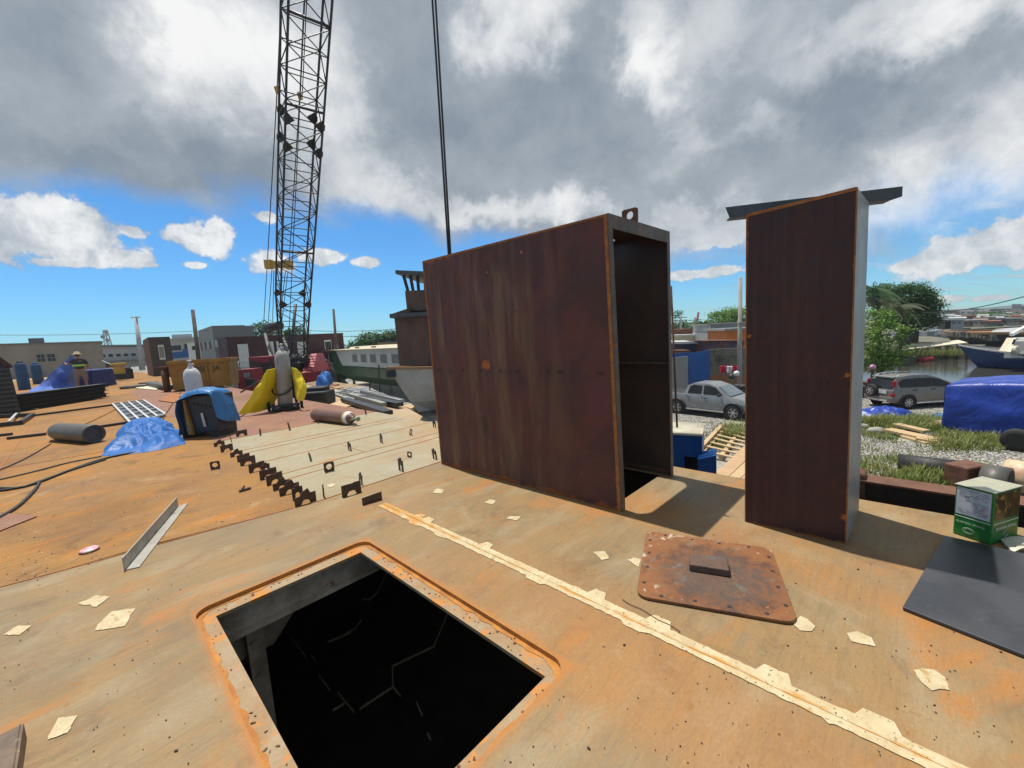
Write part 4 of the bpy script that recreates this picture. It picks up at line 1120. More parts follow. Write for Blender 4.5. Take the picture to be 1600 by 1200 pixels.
for s_ in (-1, 1):
    mb = MB(); mb.lathe([(.05, -.035), (.13, -.03), (.14, -.01), (.14, .01), (.13, .03), (.05, .035)], tb_+side*s_*.36-toward*.05+Z*.14, side, 16); mb.build('wheel', m_tyre, tr)
lean = (Z - side*.045).normalized()
gas_cylinder('gas_cylinder', 'tall grey gas cylinder standing upright on the black trolley', tb_+Z*.075, lean, .168, 1.42, m_cylgrey, tb_+Z*.075)
mb = MB(); pts = []
for k in range(14):
    a = k/13*math.pi*1.1+.3
    pts.append(tb_+Z*(.62-.22*math.sin(k/13*math.pi)) + toward*(.21*math.sin(a)+.02)-side*.24*math.cos(a))
for k in range(8): pts.append(pts[-1]+side*.09-toward*.02+Z*(.05 if k < 3 else -.05))
mb.path(pts, .02, 6); props(mb.build('gas_hose', m_black, loc=pts[0]), 'black hose looped round the grey cylinder on the trolley', 'hose')

def cloth_rows(name, rows, mat, label, cat='tarpaulin', wr=.03, sc=4, sub=3, thick=0, seed=0.0, group=None):
    """folded cloth through hand-set rows of points, refined and wrinkled"""
    def lerp_row(r, n):
        out = []
        for i in range(len(r)-1):
            for k in range(n): out.append(r[i].lerp(r[i+1], k/n))
        out.append(r[-1]); return out
    rows = [lerp_row([Vector(p) for p in r], sub) for r in rows]
    full = []
    for a, b in zip(rows, rows[1:]):
        for k in range(sub): full.append([p.lerp(q, k/sub) for p, q in zip(a, b)])
    full.append(rows[-1])
    for _ in range(2):
        new = [[p.copy() for p in r] for r in full]
        for i in range(1, len(full)-1):
            for j in range(1, len(full[0])-1):
                new[i][j] = (full[i][j]*2+full[i-1][j]+full[i+1][j]+full[i][j-1]+full[i][j+1])/6
        full = new
    for i, r in enumerate(full):
        for j, p in enumerate(r):
            w1 = ridge((p.x+seed, p.y, p.z*1.0), sc)*.6+ridge((p.x*1.7+3+seed, p.y*1.7, p.z*.8), sc*2.1)*.4
            dvec = Vector((mnoise.noise(p*sc*.7+Vector((seed, 1, 2))), mnoise.noise(p*sc*.7+Vector((4, seed, 9))), 0))*.8
            q = p + dvec*wr*1.2 + Vector((-p.x, -p.y, 0)).normalized()*w1*wr*.7 + Z*w1*wr*.8
            q.z = max(q.z, r[j].z*0+min(p.z, .01))
            r[j] = q
    mb = MB(); mb.grid(full)
    o = mb.build(name, mat, loc=full[-1][len(full[-1])//2], fix=False)
    so_ = o.modifiers.new('solid', 'SOLIDIFY'); so_.thickness = .006
    ss = o.modifiers.new('sub', 'SUBSURF'); ss.levels = 1; ss.render_levels = 1
    if label: props(o, label, cat, group)
    return o
def heap(name, outline, height_fn, mat, label, cat='tarpaulin', wr=.06, sc=3.0, rings=12, z0=.004, seed=0.0, group=None, seg=4):
    """crumpled heap: outline of ground points, height from centre to rim"""
    pts = []
    N = len(outline)
    for i in range(N):
        a, b = outline[i], outline[(i+1) % N]
        for k in range(seg): pts.append(a.lerp(b, k/seg))
    c = sum(pts, Vector())/len(pts)
    rows = []
    for j in range(rings+1):
        t = j/rings; row = []
        for i, p in enumerate(pts):
            q = c.lerp(p, t)
            h = height_fn(t, i/len(pts), q)
            w1 = ridge((q.x+seed, q.y, 0), sc)*.55+ridge((q.x*1.9+seed, q.y*1.9, 3), sc*1.6)*.45
            q = q + Vector((mnoise.noise(q*sc+Vector((9, seed, 0))), mnoise.noise(q*sc+Vector((2, 5, seed))), 0))*wr*t
            q.z = c.z + z0 + max(0.0, h + w1*wr*(1-t**4))
            row.append(q)
        rows.append(row)
    mb = MB(); mb.grid(rows, closed=True)
    o = mb.build(name, mat, loc=c, fix=False)
    ss = o.modifiers.new('sub', 'SUBSURF'); ss.levels = 1; ss.render_levels = 1
    if label: props(o, label, cat, group)
    return o
dY = dT
up_ = lambda x, y: at(x, y, dY)
cloth_rows('yellow_tarp', [[at(437, 578, dY+.1), at(428, 577, dY-.1), at(418, 580, dY-.25), at(410, 590, dY-.3)],
    [at(437, 600, dY+.25), at(424, 604, dY-.05), at(410, 605, dY-.35), at(399, 609, dY-.4)],
    [at(434, 622, dY+.25), at(418, 628, dY-.1), at(400, 630, dY-.45), at(386, 632, dY-.5)],
    [P(428, 641)+Z*.03, P(412, 645)+Z*.03, P(392, 649)+Z*.03, P(371, 651)+Z*.01]], m_tarpyellow, 'yellow tarpaulin hanging from the trolley down to the red deck', wr=.06, sc=3.2, sub=5)
cloth_rows('yellow_tarp', [[at(455, 576, dY+.15), at(462, 577, dY-.05), at(470, 582, dY-.1), at(475, 592, dY-.0)],
    [at(457, 595, dY+.2), at(464, 597, dY-.15), at(474, 600, dY-.2), at(479, 606, dY-.05)],
    [at(459, 612, dY+.15), at(466, 614, dY-.15), at(474, 615, dY-.25), at(479, 617, dY-.1)],
    [at(463, 626, dY+.1), at(467, 627, dY-.2), at(474, 628, dY-.2), at(478, 624, dY-.05)]], m_tarpyellow, 'bunched yellow tarpaulin flap on the hose side of the grey cylinder', wr=.06, sc=3.4, sub=5, seed=4.4)
# welder wrapped in a light blue sheet
wA, wB = P(283, 685), P(341, 683)
wx_ = flat_dir(wA, wB); wy_ = Z.cross(wx_); wl = (wB-wA).length
WH = .80
wd = thing('welding_machine', 'dark welding machine with ochre side panel half wrapped in blue sheet', 'welder', wA)
mb = MB(); mb.box(wA+wx_*wl*.52+wy_*.26+Z*(.08+WH*.43), (wl*.94, .44, WH*.86), wx_); mb.build('machine_case', m_blacksteel, wd, bevel=.02)
mb = MB(); mb.hexa([wA+wx_*wl*.20-wy_*.0+Z*.06, wA+wx_*wl*.36-wy_*.02+Z*.06, wA+wx_*wl*.36+wy_*.035+Z*.06, wA+wx_*wl*.20+wy_*.035+Z*.06, wA+wx_*wl*.20+Z*.70, wA+wx_*wl*.235-wy_*.01+Z*.70, wA+wx_*wl*.235+wy_*.035+Z*.70, wA+wx_*wl*.20+wy_*.035+Z*.70]); mb.build('ochre_panel', m_yellow, wd)
mb = MB(); mb.bar(wA+wx_*wl*.66+wy_*.02+Z*.2, wA+wx_*wl*.62+wy_*.02+Z*.45, .02, .02); mb.bar(wA+wx_*wl*.69+wy_*.02+Z*.2, wA+wx_*wl*.65+wy_*.02+Z*.45, .012, .012); mb.build('handle', m_silver, wd)
for k in range(5):
    mb = MB(); mb.box(wA+wx_*wl*(.42+.1*k)+wy_*.03+Z*(.62-.015*k), (.05, .012, .03), wx_); mb.build('control_knob', m_plastic, wd)
for s_ in (.1, .9):
    mb = MB(); mb.bar(wA+wx_*wl*s_+Z*.04, wA+wx_*wl*s_+wy_*.5+Z*.04, .07, .08); mb.build('skid', m_blacksteel, wd)
def wp(s, t, h): return wA+wx_*wl*s+wy_*(t*.68)+Z*(h*.91)
cloth_rows('blue_sheet', [[wp(-.03, -.03, .03), wp(.05, -.06, .45), wp(.08, -.05, .74), wp(.35, -.05, .80), wp(.65, -.05, .86), wp(.92, -.04, .84), wp(1.02, -.05, .60), wp(1.04, -.03, .35)],
    [wp(-.08, .15, .03), wp(-.02, .12, .55), wp(.06, .10, .86), wp(.35, .10, .93), wp(.65, .10, .955), wp(.94, .10, .92), wp(1.05, .12, .62), wp(1.08, .12, .28)],
    [wp(-.09, .45, .03), wp(-.02, .42, .55), wp(.08, .40, .90), wp(.35, .40, .96), wp(.65, .42, .96), wp(.94, .42, .92), wp(1.06, .42, .62), wp(1.08, .45, .22)],
    [wp(-.06, .75, .03), wp(.0, .72, .5), wp(.10, .70, .84), wp(.35, .70, .90), wp(.65, .70, .90), wp(.92, .70, .86), wp(1.03, .72, .55), wp(1.06, .75, .2)]],
    m_tarpsky, 'light blue plastic sheet draped over the dark welding machine', wr=.05, sc=4, sub=4, seed=2.2)
# blue sheet heap trailing over the deck
hp = [P(158, 713), P(172, 700), P(186, 676), P(205, 664), P(240, 658), P(272, 664), P(280, 682), P(288, 694), P(258, 700), P(222, 707), P(190, 713)]
heap('blue_sheet', hp, lambda t, a, q: .13*(1-t**2.5)*(1.1+1.1*nz((q.x*1.5, q.y*1.5, 0))), m_tarpblue, 'crumpled bright blue sheet heaped on the orange deck before the grating', wr=.19, sc=1.9, rings=24, seed=1.7, seg=8)
# loose black cables
def cable(pix, label, r=.013, zz=.012):
    pts = [P(x, y, zz) for x, y in pix]
    out = []
    for i in range(len(pts)-1):
        p0, p1, p2, p3 = pts[max(i-1, 0)], pts[i], pts[i+1], pts[min(i+2, len(pts)-1)]
        for k in range(6):
            t = k/6
            out.append(.5*((2*p1)+(p2-p0)*t+(2*p0-5*p1+4*p2-p3)*t*t+(3*p1-p0-3*p2+p3)*t**3))
    out.append(pts[-1])
    for q in out: q.z = max(q.z, r)
    mb = MB(); mb.path(out, r, 6); props(mb.build('welding_cable', m_cable, loc=out[0]), label, 'cable', 'welding cables on the deck')
cable([(285, 690), (230, 703), (170, 715), (120, 731), (60, 754), (20, 764), (-30, 770)], 'thick black cable running from the welder across the orange deck', .016)
cable([(165, 718), (110, 735), (62, 752), (30, 762), (-30, 762)], 'second black cable beside the thick one near the blue heap', .014)
cable([(62, 752), (57, 762), (42, 779), (20, 797), (-30, 825)], 'black cable curling towards the plate offcut', .016)
cable([(158, 713), (110, 722), (60, 735), (0, 749), (-40, 756)], 'thin cable from the blue heap to the deck edge', .010)
cable([(80, 693), (40, 716), (0, 734), (-40, 750)], 'thin cable passing under the dark grey cylinder', .008)
cable([(315, 560), (300, 585), (270, 630), (255, 655), (262, 668), (272, 690)], 'dark cable hanging down over the blue heap', .012)
cable([(180, 640), (150, 655), (112, 672)], 'thin cable beyond the dark grey cylinder', .007)
cable([(352, 655), (375, 651), (385, 645)], 'short cable between welder and yellow tarp', .01)
# steel grating panel
gq = [P(176, 631, .06), P(205, 662, .06), P(258, 647, .06), P(224, 625, .06)]
gp = thing('grating_panel', 'pale welded steel grid panel lying on dark sheet on the orange deck', 'steel grid', P(205, 662))
mb = MB()
def gl(s, t): return gq[0].lerp(gq[1], t).lerp(gq[3].lerp(gq[2], t), s)
for k in range(5): mb.bar(gl(k/4, 0), gl(k/4, 1), .045, .04)
for k in range(7): mb.bar(gl(0, k/6), gl(1, k/6), .045, .036)
mb.build('grid_bars', m_silver, gp)
mb = MB(); mb.hexa([Vector((p.x, p.y, .006)) for p in gq]+[Vector((p.x, p.y, .03)) for p in gq]); mb.build('backing_sheet', m_darkbar, gp)
# dark bars and frames on the deck
for a, b, lab in (((50, 651), (176, 634), 'long dark steel bar lying on the orange deck before the beam stack'), ((128, 673), (206, 661), 'dark steel bar meeting the steel grid panel corner'), ((12, 687), (72, 680), 'dark steel bar beyond the dark grey cylinder'), ((-20, 684), (19, 680), 'short dark bar at the frame edge of the deck')):
    mb = MB(); mb.bar(P(*a)+Z*.03, P(*b)+Z*.03, .06, .05); props(mb.build('steel_bar', m_blacksteel, loc=P(*a)), lab, 'steel bar', 'loose steel bars on the deck')
fr = thing('welded_angles', 'dark welded angle frame lying flat beside the black cabinet', 'steel frame', P(0, 667))
mb = MB(); q = [P(-40, 672), P(33, 664), P(52, 651), P(-30, 655)]
for i in range(4): mb.bar(q[i]+Z*.06, q[(i+1) % 4]+Z*.06, .08, .10)
mb.build('frame_bars', m_blacksteel, fr)
mb = MB(); mb.bar(q[0].lerp(q[1], .75)+Z*.12, q[3].lerp(q[2], .7)+Z*.12, .05, .03); mb.build('cross_bar', m_silver, fr)
# stack of dark beams
bA, bB = P(37, 643), P(172, 621)
bx_ = flat_dir(bA, bB); by_ = Z.cross(bx_); bL = (bB-bA).length
nm_ = ['lowest', 'second', 'third', 'top']
for k in range(4):
    mb = MB(); zc = .10+.135*k
    o_ = random.uniform(-.05, .05)
    c0 = bA+bx_*(bL*.5+o_)+by_*.28
    for hz in (-.055, .055): mb.box(c0+Z*(zc+hz), (bL, .5, .014), bx_)
    mb.box(c0+by_*(-.12)+Z*zc, (bL, .012, .096), bx_)
    mb.box(c0+by_*(.2)+Z*zc, (bL, .012, .096), bx_)
    props(mb.build('steel_beam', m_blacksteel, loc=c0+Z*zc), 'long black steel beam, %s in the stack in front of the man' % nm_[k], 'steel beam', 'stacked black beams')
for s_ in (.12, .82):
    mb = MB(); mb.box(bA+bx_*bL*s_+by_*.25+Z*.018, (.1, .6, .034), bx_); props(mb.build('wooden_bearer', m_wood, loc=bA+bx_*bL*s_), 'timber bearer under the %s end of the black beam stack' % ('cabinet' if s_ < .5 else 'free'), 'bearer')
# black cabinet at the edge
cA, cB = P(-45, 656), P(34, 645)
cx_ = flat_dir(cA, cB); cy_ = Z.cross(cx_); cl = (cB-cA).length
ck = thing('steel_cabinet', 'black slatted steel cabinet with sloping reddish roof edge at the deck side', 'cabinet', cA)
hB = 1.5-(575-573)/F_PX*cB.y; hA = hB+.75
def cp(s, t, h): return cA+cx_*cl*s+cy_*t+Z*h
h1 = at(24, 574, cB.dot(_fw)).z; h0 = h1+1.3
mb = MB(); mb.hexa([cp(0, 0, .02), cp(1, 0, .02), cp(1, 1.2, .02), cp(0, 1.2, .02), cp(0, 0, h0), cp(.93, 0, h1), cp(.93, 1.2, h1), cp(0, 1.2, h0)]); mb.build('cabinet_body', m_blacksteel, ck)
mb = MB(); mb.bar(cp(-.02, -.04, h0+.05), cp(.96, -.04, h1+.03), .07, .07); mb.bar(cp(.96, -.04, h1+.03), cp(.96, 1.25, h1+.03), .07, .07); mb.build('roof_edge', m_maroon, ck)
mb = MB()
for k in range(10):
    h_ = .15+k*.14; mb.bar(cp(.02, -.02, h_), cp(.95-.004*k, -.02, h_), .03, .05)
mb.build('slats', m_darkbar, ck)
# two blue drums
for px, py, sc, lab in ((39, 609, 1.0, 'blue plastic drum next to the black cabinet'), (61, 600, .92, 'blue plastic drum standing further off before the violet tarp')):
    p = P(px, py); r_ = .135*sc*p.dot(_fw)/12.8
    hh = (570-py)/F_PX*p.dot(_fw)*-1*1.0*(1.06 if px < 50 else 1.02)
    t = thing('plastic_drum', lab, 'drum', p, 'blue drums by the tarp')
    mb = MB(); mb.lathe([(r_*.96, 0), (r_, .03), (r_, hh*.32), (r_*1.04, hh*.34), (r_, hh*.36), (r_, hh*.62), (r_*1.04, hh*.64), (r_, hh*.66), (r_, hh*.9), (r_*.9, hh*.96), (r_*.86, hh)], p, Z, 20)
    mb.build('drum_body', M('drum_blue', (.015, .08, .20), (.012, .06, .16), 4, .5), t)
    mb = MB(); mb.lathe([(r_*.5, hh), (r_*.52, hh+.04), (r_*.46, hh+.16), (r_*.40, hh+.17)], p, Z, 14); mb.build('drum_lid', m_bluepaint if px > 50 else m_darkbar, t)
# violet blue tarp pulled up by the man
dm = P(104, 612).dot(_fw)-.2
def tp(x, y, d_=0.0): return at(x, y, dm+d_)
cloth_rows('blue_tarp', [[tp(116, 557, .5), tp(113, 556, .1), tp(110, 557, -.1), tp(107, 562, -.1)],
    [tp(118, 572, .6), tp(112, 570, .1), tp(101, 574, -.2), tp(97, 572, -.2)],
    [tp(117, 584, .5), tp(108, 583, -.2), tp(90, 587, -.5), tp(82, 585, -.3)],
    [P(121, 609)+Z*.1, P(104, 612)+Z*.25, P(75, 614)+Z*.18, P(60, 606)+Z*.1],
    [P(118, 618)+Z*.02, P(100, 621)+Z*.02, P(66, 621)+Z*.02, P(41, 617)+Z*.02]], m_tarpviolet, 'faded violet-blue tarpaulin being pulled up from the deck by the man', wr=.13, sc=1.7, sub=5, seed=6.1)
# covered crate, yellow machine
def draped_box(name, label, pA, pB, depth, h, mat, cat='tarpaulin', wr=.05, flare=.06, sc=2.2, seed=0.0, tops=None):
    ax_ = flat_dir(pA, pB); ay_ = Z.cross(ax_); ln = (pB-pA).length
    def q(s, t, hh): return pA+ax_*ln*s+ay_*depth*t+Z*hh
    hs = tops or (h, h, h, h)
    def ht(s, t): return (hs[0]*(1-s)+hs[1]*s)*(1-t)+(hs[3]*(1-s)+hs[2]*s)*t
    ring = [(0, 0), (.33, 0), (.66, 0), (1, 0), (1, .5), (1, 1), (.66, 1), (.33, 1), (0, 1), (0, .5)]
    rows = []
    for lv in range(7):
        row = []
        for s, t in ring:
            if lv < 2:
                k = lv/1.35*.98 if lv else .0
                ss, tt = .5+(s-.5)*max(k, .02), .5+(t-.5)*max(k, .02); row.append(q(ss, tt, ht(ss, tt)*(1.0 if lv else 1.02)))
            else:
                k = (lv-2)/4; f = 1+flare*k*(2 if (s in (0, 1) and t in (0, 1)) else 1)
                row.append(q(.5+(s-.5)*f, .5+(t-.5)*f, ht(s, t)*(1-k)*.985+.012))
        row.append(row[0]); rows.append(row)
    return cloth_rows(name, rows, mat, label, cat, wr, sc, 3, seed=seed)
draped_box('covered_crate', 'navy tarpaulin pulled tight over a crate beyond the man', P(146, 606), P(184, 601), 1.1, 28/F_PX*P(146, 606).dot(_fw), m_tarpnavy, wr=.03, flare=.02)
ym = P(189, 594); k_ = ym.dot(_fw)/F_PX
t = thing('compactor', 'small yellow machine with dark base beside the navy covered crate', 'machine', ym)
mb = MB(); mb.box(ym+Z*.25*k_*22, (12*k_, 12*k_, 9*k_), _rt); mb.build('base', m_black, t)
mb = MB(); mb.box(ym+Z*16*k_, (11*k_, 9*k_, 12*k_), _rt); mb.box(ym+Z*25*k_, (16*k_, 12*k_, 4*k_), _rt); mb.build('body', m_yellow2, t, bevel=.03)
mb = MB(); mb.bar(ym-_rt*8*k_+Z*24*k_, ym-_rt*24*k_+Z*32*k_, .05); mb.build('handle', m_silver, t)
dk = P(200, 592)
mb = MB(); mb.box(dk+Z*.38, (.42, .6, .75), _rt); mb.box(dk+Z*.8, (.3, .4, .12), _rt); mb.bar(dk+_rt*.2+Z*.5, dk+_rt*.35+Z*.9, .04)
props(mb.build('generator', m_black, loc=dk, bevel=.03), 'small black generator standing past the yellow machine', 'generator')
# coils and scraps further along the deck
for px, py, r_, lab in ((208, 606, .5, 'flat coil of dark hose on the far orange deck'), (232, 600, .42, 'tangle of dark cable by the brown cabin foot')):
    p = P(px, py); pts = [p+Vector((math.cos(a*.5)*r_*(1-.006*a), math.sin(a*.5)*r_*(1-.006*a), .05+.012*abs(math.sin(a*1.3)))) for a in range(44)]
    mb = MB(); mb.path(pts, .05, 5); props(mb.build('hose_coil', m_black, loc=p), lab, 'hose coil')
q = [P(212, 607), P(245, 610), P(247, 602), P(218, 601)]
mb = MB(); mb.prism([(p.x, p.y) for p in q], .005, .03); props(mb.build('cardboard_sheet', m_cream, loc=q[0]), 'pale flat sheet lying on the deck near the dumpster', 'sheet')
q = [P(248, 627), P(272, 630), P(290, 620), P(268, 614)]
mb = MB(); mb.prism([(p.x, p.y) for p in q], .005, .03); props(mb.build('steel_sheet', m_edge, loc=q[0]), 'orange rusted steel sheet lying in front of the dumpster', 'steel sheet')
p0_, p1_ = P(233, 603), P(262, 610)
for k, off in enumerate((0, .35)):
    mb = MB(); mb.tube(p0_+Z*.12+_fw*off, p1_+Z*.12+_fw*off, .13, n=10); props(mb.build('steel_pipe', m_cyldark, loc=p0_), ('nearer' if k == 0 else 'farther')+' grey steel pipe lying between brown cabin and dumpster', 'pipe', 'pipes by the dumpster')
mb = MB(); p = P(262, 612); k_ = p.dot(_fw)/F_PX
mb.tube(p, p+Z*38*k_, .13, n=10); mb.box(p+Z*38*k_, (.5, .3, .1), _rt); props(mb.build('bollard_post', m_rust, loc=p), 'rusty steel post standing at the corner of the dumpster', 'post')

# ------------------------------------------------------------------ the man
def skin_body(name, joints, edges, mat, parent, sub=2, root=0):
    me = bpy.data.meshes.new(name)
    off = OFF[parent.name]
    me.from_pydata([Vector(j[0])-off for j in joints], edges, [])
    o = bpy.data.objects.new(name, me); COL.objects.link(o); o.parent = parent; OFF[o.name] = off
    o.modifiers.new('skin', 'SKIN')
    lay = me.skin_vertices[0].data
    for i, j in enumerate(joints):
        r_ = j[1]; lay[i].radius = r_ if isinstance(r_, tuple) else (r_, r_); lay[i].use_root = (i == root)
    sb = o.modifiers.new('sub', 'SUBSURF'); sb.levels = sub; sb.render_levels = sub
    me.materials.append(mat); o.modifiers['skin'].use_smooth_shade = True
    return o
mp = P(131, 613)
fwd_ = Vector((mp.x, mp.y, 0)).normalized(); rgt = fwd_.cross(Z)
k_ = mp.dot(_fw)
mh = (1.5 + (565-550)/F_PX*k_)/1.80                # scale so that the hat top shows at the right height
def mpt(x, f, z): return mp + rgt*x*mh + fwd_*f*mh + Z*z*mh
man = thing('person', 'man in straw hat and dark shirt with lime band, seen from behind pulling a tarpaulin', 'person', mp)
S = mh
jt = [(mpt(0, 0, .96), (.15*S, .11*S)), (mpt(0, .01, 1.12), (.15*S, .10*S)), (mpt(0, .02, 1.32), (.17*S, .11*S)), (mpt(0, .03, 1.45), (.11*S, .08*S)), (mpt(0, .05, 1.53), .055*S), (mpt(0, .07, 1.64), (.078*S, .095*S)), (mpt(0, .07, 1.73), (.06*S, .075*S)),
      (mpt(.20, .02, 1.42), .06*S), (mpt(.29, .08, 1.18), .045*S), (mpt(.24, .30, 1.06), .035*S), (mpt(.22, .37, 1.05), (.02*S, .04*S)),
      (mpt(-.20, .02, 1.42), .06*S), (mpt(-.34, .12, 1.26), .045*S), (mpt(-.40, .28, 1.32), .035*S), (mpt(-.41, .36, 1.35), (.02*S, .04*S)),
      (mpt(.11, 0, .88), .095*S), (mpt(.13, .03, .50), .06*S), (mpt(.14, -.02, .10), .042*S), (mpt(.16, .14, .04), (.045*S, .035*S)),
      (mpt(-.11, 0, .88), .095*S), (mpt(-.13, .05, .50), .06*S), (mpt(-.15, .02, .10), .042*S), (mpt(-.17, .18, .04), (.045*S, .035*S))]
ed = [(0, 1), (1, 2), (2, 3), (3, 4), (4, 5), (5, 6), (2, 7), (7, 8), (8, 9), (9, 10), (2, 11), (11, 12), (12, 13), (13, 14), (0, 15), (15, 16), (16, 17), (17, 18), (0, 19), (19, 20), (20, 21), (21, 22)]
for base, hp_, sx in ((10, mpt(.22, .37, 1.05), 1), (14, mpt(-.41, .36, 1.35), -1)):      # five fingers on each hand
    for q in range(5):
        o_ = (q-2)*.018*S
        tip = hp_ + fwd_*(.07 if q else .04)*S + Z*(o_-.02*S) + rgt*(-sx)*(.0 if q else .04)*S
        jt.append((hp_+fwd_*.02*S+Z*o_, .010*S)); jt.append((tip, .008*S)); ed += [(base, len(jt)-2), (len(jt)-2, len(jt)-1)]
skin_body('body', jt, ed, m_skin, man)
sj = [(mpt(0, 0, 1.00), (.172*S, .13*S)), (mpt(0, .01, 1.12), (.172*S, .122*S)), (mpt(0, .02, 1.32), (.192*S, .13*S)), (mpt(0, .03, 1.46), (.12*S, .09*S)), (mpt(.20, .02, 1.42), .082*S), (mpt(.265, .055, 1.26), .072*S), (mpt(-.20, .02, 1.42), .082*S), (mpt(-.29, .08, 1.33), .072*S)]
skin_body('shirt', sj, [(0, 1), (1, 2), (2, 3), (2, 4), (4, 5), (2, 6), (6, 7)], m_shirt, man)
mb = MB(); mb.lathe([(.205*S, 0), (.21*S, .025*S), (.21*S, .06*S), (.205*S, .085*S)], mpt(0, .01, 1.17), Z, 20)
hb = mb.build('reflective_band', m_hivis, man)
for v in hb.data.vertices:                       # flatten front to back like the torso
    q = Vector(v.co) + OFF[man.name] - mpt(0, .01, 0); f_ = q.dot(fwd_); v.co = Vector(v.co) - fwd_*f_*.30
lj = [(mpt(0, 0, 1.0), (.165*S, .13*S)), (mpt(0, 0, .90), (.17*S, .13*S)), (mpt(.12, 0, .80), .115*S), (mpt(.135, .02, .52), .10*S), (mpt(-.12, 0, .80), .115*S), (mpt(-.135, .03, .52), .10*S)]
skin_body('shorts', lj, [(0, 1), (1, 2), (2, 3), (1, 4), (4, 5)], m_khaki, man)
mb = MB(); mb.lathe([(.19*S, 0), (.185*S, .012*S), (.10*S, .03*S), (.095*S, .09*S), (.06*S, .12*S), (.01*S, .125*S)], mpt(0, .07, 1.70), Z, 20); mb.build('hat', m_straw, man)
mb = MB(); hpts = [mpt(-.07*math.cos(R(a)), .07-.085*math.sin(R(a)), 1.66) for a in range(0, 181, 20)]
mb.path(hpts, .03*S, 6); mb.build('hair', m_black, man)
for s_ in (1, -1):
    mb = MB(); mb.box(mpt(.15*s_ if s_ > 0 else -.16, .05 if s_ > 0 else .09, .035), (.10*S, .28*S, .075*S), rgt); mb.build('shoe', m_black, man, bevel=.02)

# ------------------------------------------------------------------ buildings and structures beyond the deck
def flat(p, z): return Vector((p.x, p.y, z))
class Bld:
    """upright block behind a facade given by two pixel columns and two distances"""
    def __init__(s, name, label, cat, x0, x1, yt0, yt1, d0, d1, zb, thick, mat, wall='wall', group=None, flat_top=False, ztop=None):
        if d1 is None:                            # facade square to the line of sight at its far edge
            t0, t1 = (x0-800)/F_PX, (x1-800)/F_PX; d1 = d0*(1+t0*t1)/(1+t1*t1)
        s.a, s.b = at(x0, yt0, d0), at(x1, yt1, d1)
        s.z0, s.z1, s.zb = s.a.z, s.b.z, zb
        if flat_top: s.z0 = s.z1 = (s.z0+s.z1)/2
        if ztop is not None: s.z0 = s.z1 = ztop
        s.ax = flat_dir(s.a, s.b); s.n = s.ax.cross(Z); s.ln = (flat(s.b, 0)-flat(s.a, 0)).length      # n points to the viewer
        if s.n.dot(flat(s.a, 0)) > 0: s.n = -s.n
        s.root = thing(name, label, cat, flat(s.a, zb), group)
        A_, B_ = flat(s.a, 0), flat(s.b, 0); bk = -s.n*thick
        mb = MB()
        mb.hexa([A_+Z*zb, B_+Z*zb, B_+bk+Z*zb, A_+bk+Z*zb, A_+Z*s.z0, B_+Z*s.z1, B_+bk+Z*s.z1, A_+bk+Z*s.z0])
        mb.build(wall, mat, s.root); s.thick = thick
    def p(s, u_, z_, out=0): return flat(s.a, 0)+s.ax*s.ln*u_+s.n*out+Z*z_
    def top(s, u_): return s.z0+(s.z1-s.z0)*u_
    def quad(s, name, mat, u0, u1, h0, h1, out=.03, depth=.03, rel=True):
        f = (lambda h, u_: s.zb+(s.top(u_)-s.zb)*h) if rel else (lambda h, u_: h)
        mb = MB(); mb.extrude([s.p(u0, f(h0, u0), out), s.p(u1, f(h0, u1), out), s.p(u1, f(h1, u1), out), s.p(u0, f(h1, u0), out)], -s.n*depth)
        return mb.build(name, mat, s.root)
    def win(s, u0, u1, h0, h1, mat=None, frame=None, bars=(2, 2), out=.04):
        fr_ = s.quad('window', frame or m_white, u0, u1, h0, h1, out, out-.005)
        du, dh = (u1-u0)*.06, (h1-h0)*.07
        f = lambda h, u_: s.zb+(s.top(u_)-s.zb)*h
        mb = MB()
        for i in range(bars[0]):
            for j in range(bars[1]):
                a0, a1 = u0+du+(u1-u0-2*du)*i/bars[0], u0+du+(u1-u0-2*du)*(i+1)/bars[0]
                c0, c1 = h0+dh+(h1-h0-2*dh)*j/bars[1], h0+dh+(h1-h0-2*dh)*(j+1)/bars[1]
                e = (a1-a0)*.07; g = (c1-c0)*.07
                mb.extrude([s.p(a0+e, f(c0+g, a0), out+.02), s.p(a1-e, f(c0+g, a1), out+.02), s.p(a1-e, f(c1-g, a1), out+.02), s.p(a0+e, f(c1-g, a0), out+.02)], -s.n*.018)
        o = mb.build('pane', mat or m_glass, fr_)
        return fr_
    def slab(s, name, mat, over=.25, h=.18, z=None):
        A_, B_ = flat(s.a, 0), flat(s.b, 0); A_ = A_-s.ax*over+s.n*over; B_ = B_+s.ax*over+s.n*over; bk = -s.n*(s.thick+2*over)
        z0, z1 = (s.z0, s.z1) if z is None else (z, z)
        mb = MB(); mb.hexa([A_+Z*z0, B_+Z*z1, B_+bk+Z*z1, A_+bk+Z*z0, A_+Z*(z0+h), B_+Z*(z1+h), B_+bk+Z*(z1+h), A_+bk+Z*(z0+h)])
        return mb.build(name, mat, s.root)
# long grey shed
b = Bld('warehouse', 'long plain grey warehouse with a four-part window behind the man', 'building', -60, 158, 541, 535, 44, None, -.1, 10, m_greywall)
b.slab('roof', m_grey1, .15, .16)
b.win(.475, .545, .45, .72, bars=(2, 2), frame=m_grey2); b.win(.553, .622, .45, .72, bars=(2, 2), frame=m_grey2)
mb = MB(); c0 = b.p(.49, b.top(.5)+.16, -2); mb.box(c0+Z*.3, (1.2, .8, .6), b.ax); mb.build('roof_vent', m_grey1, b.root)
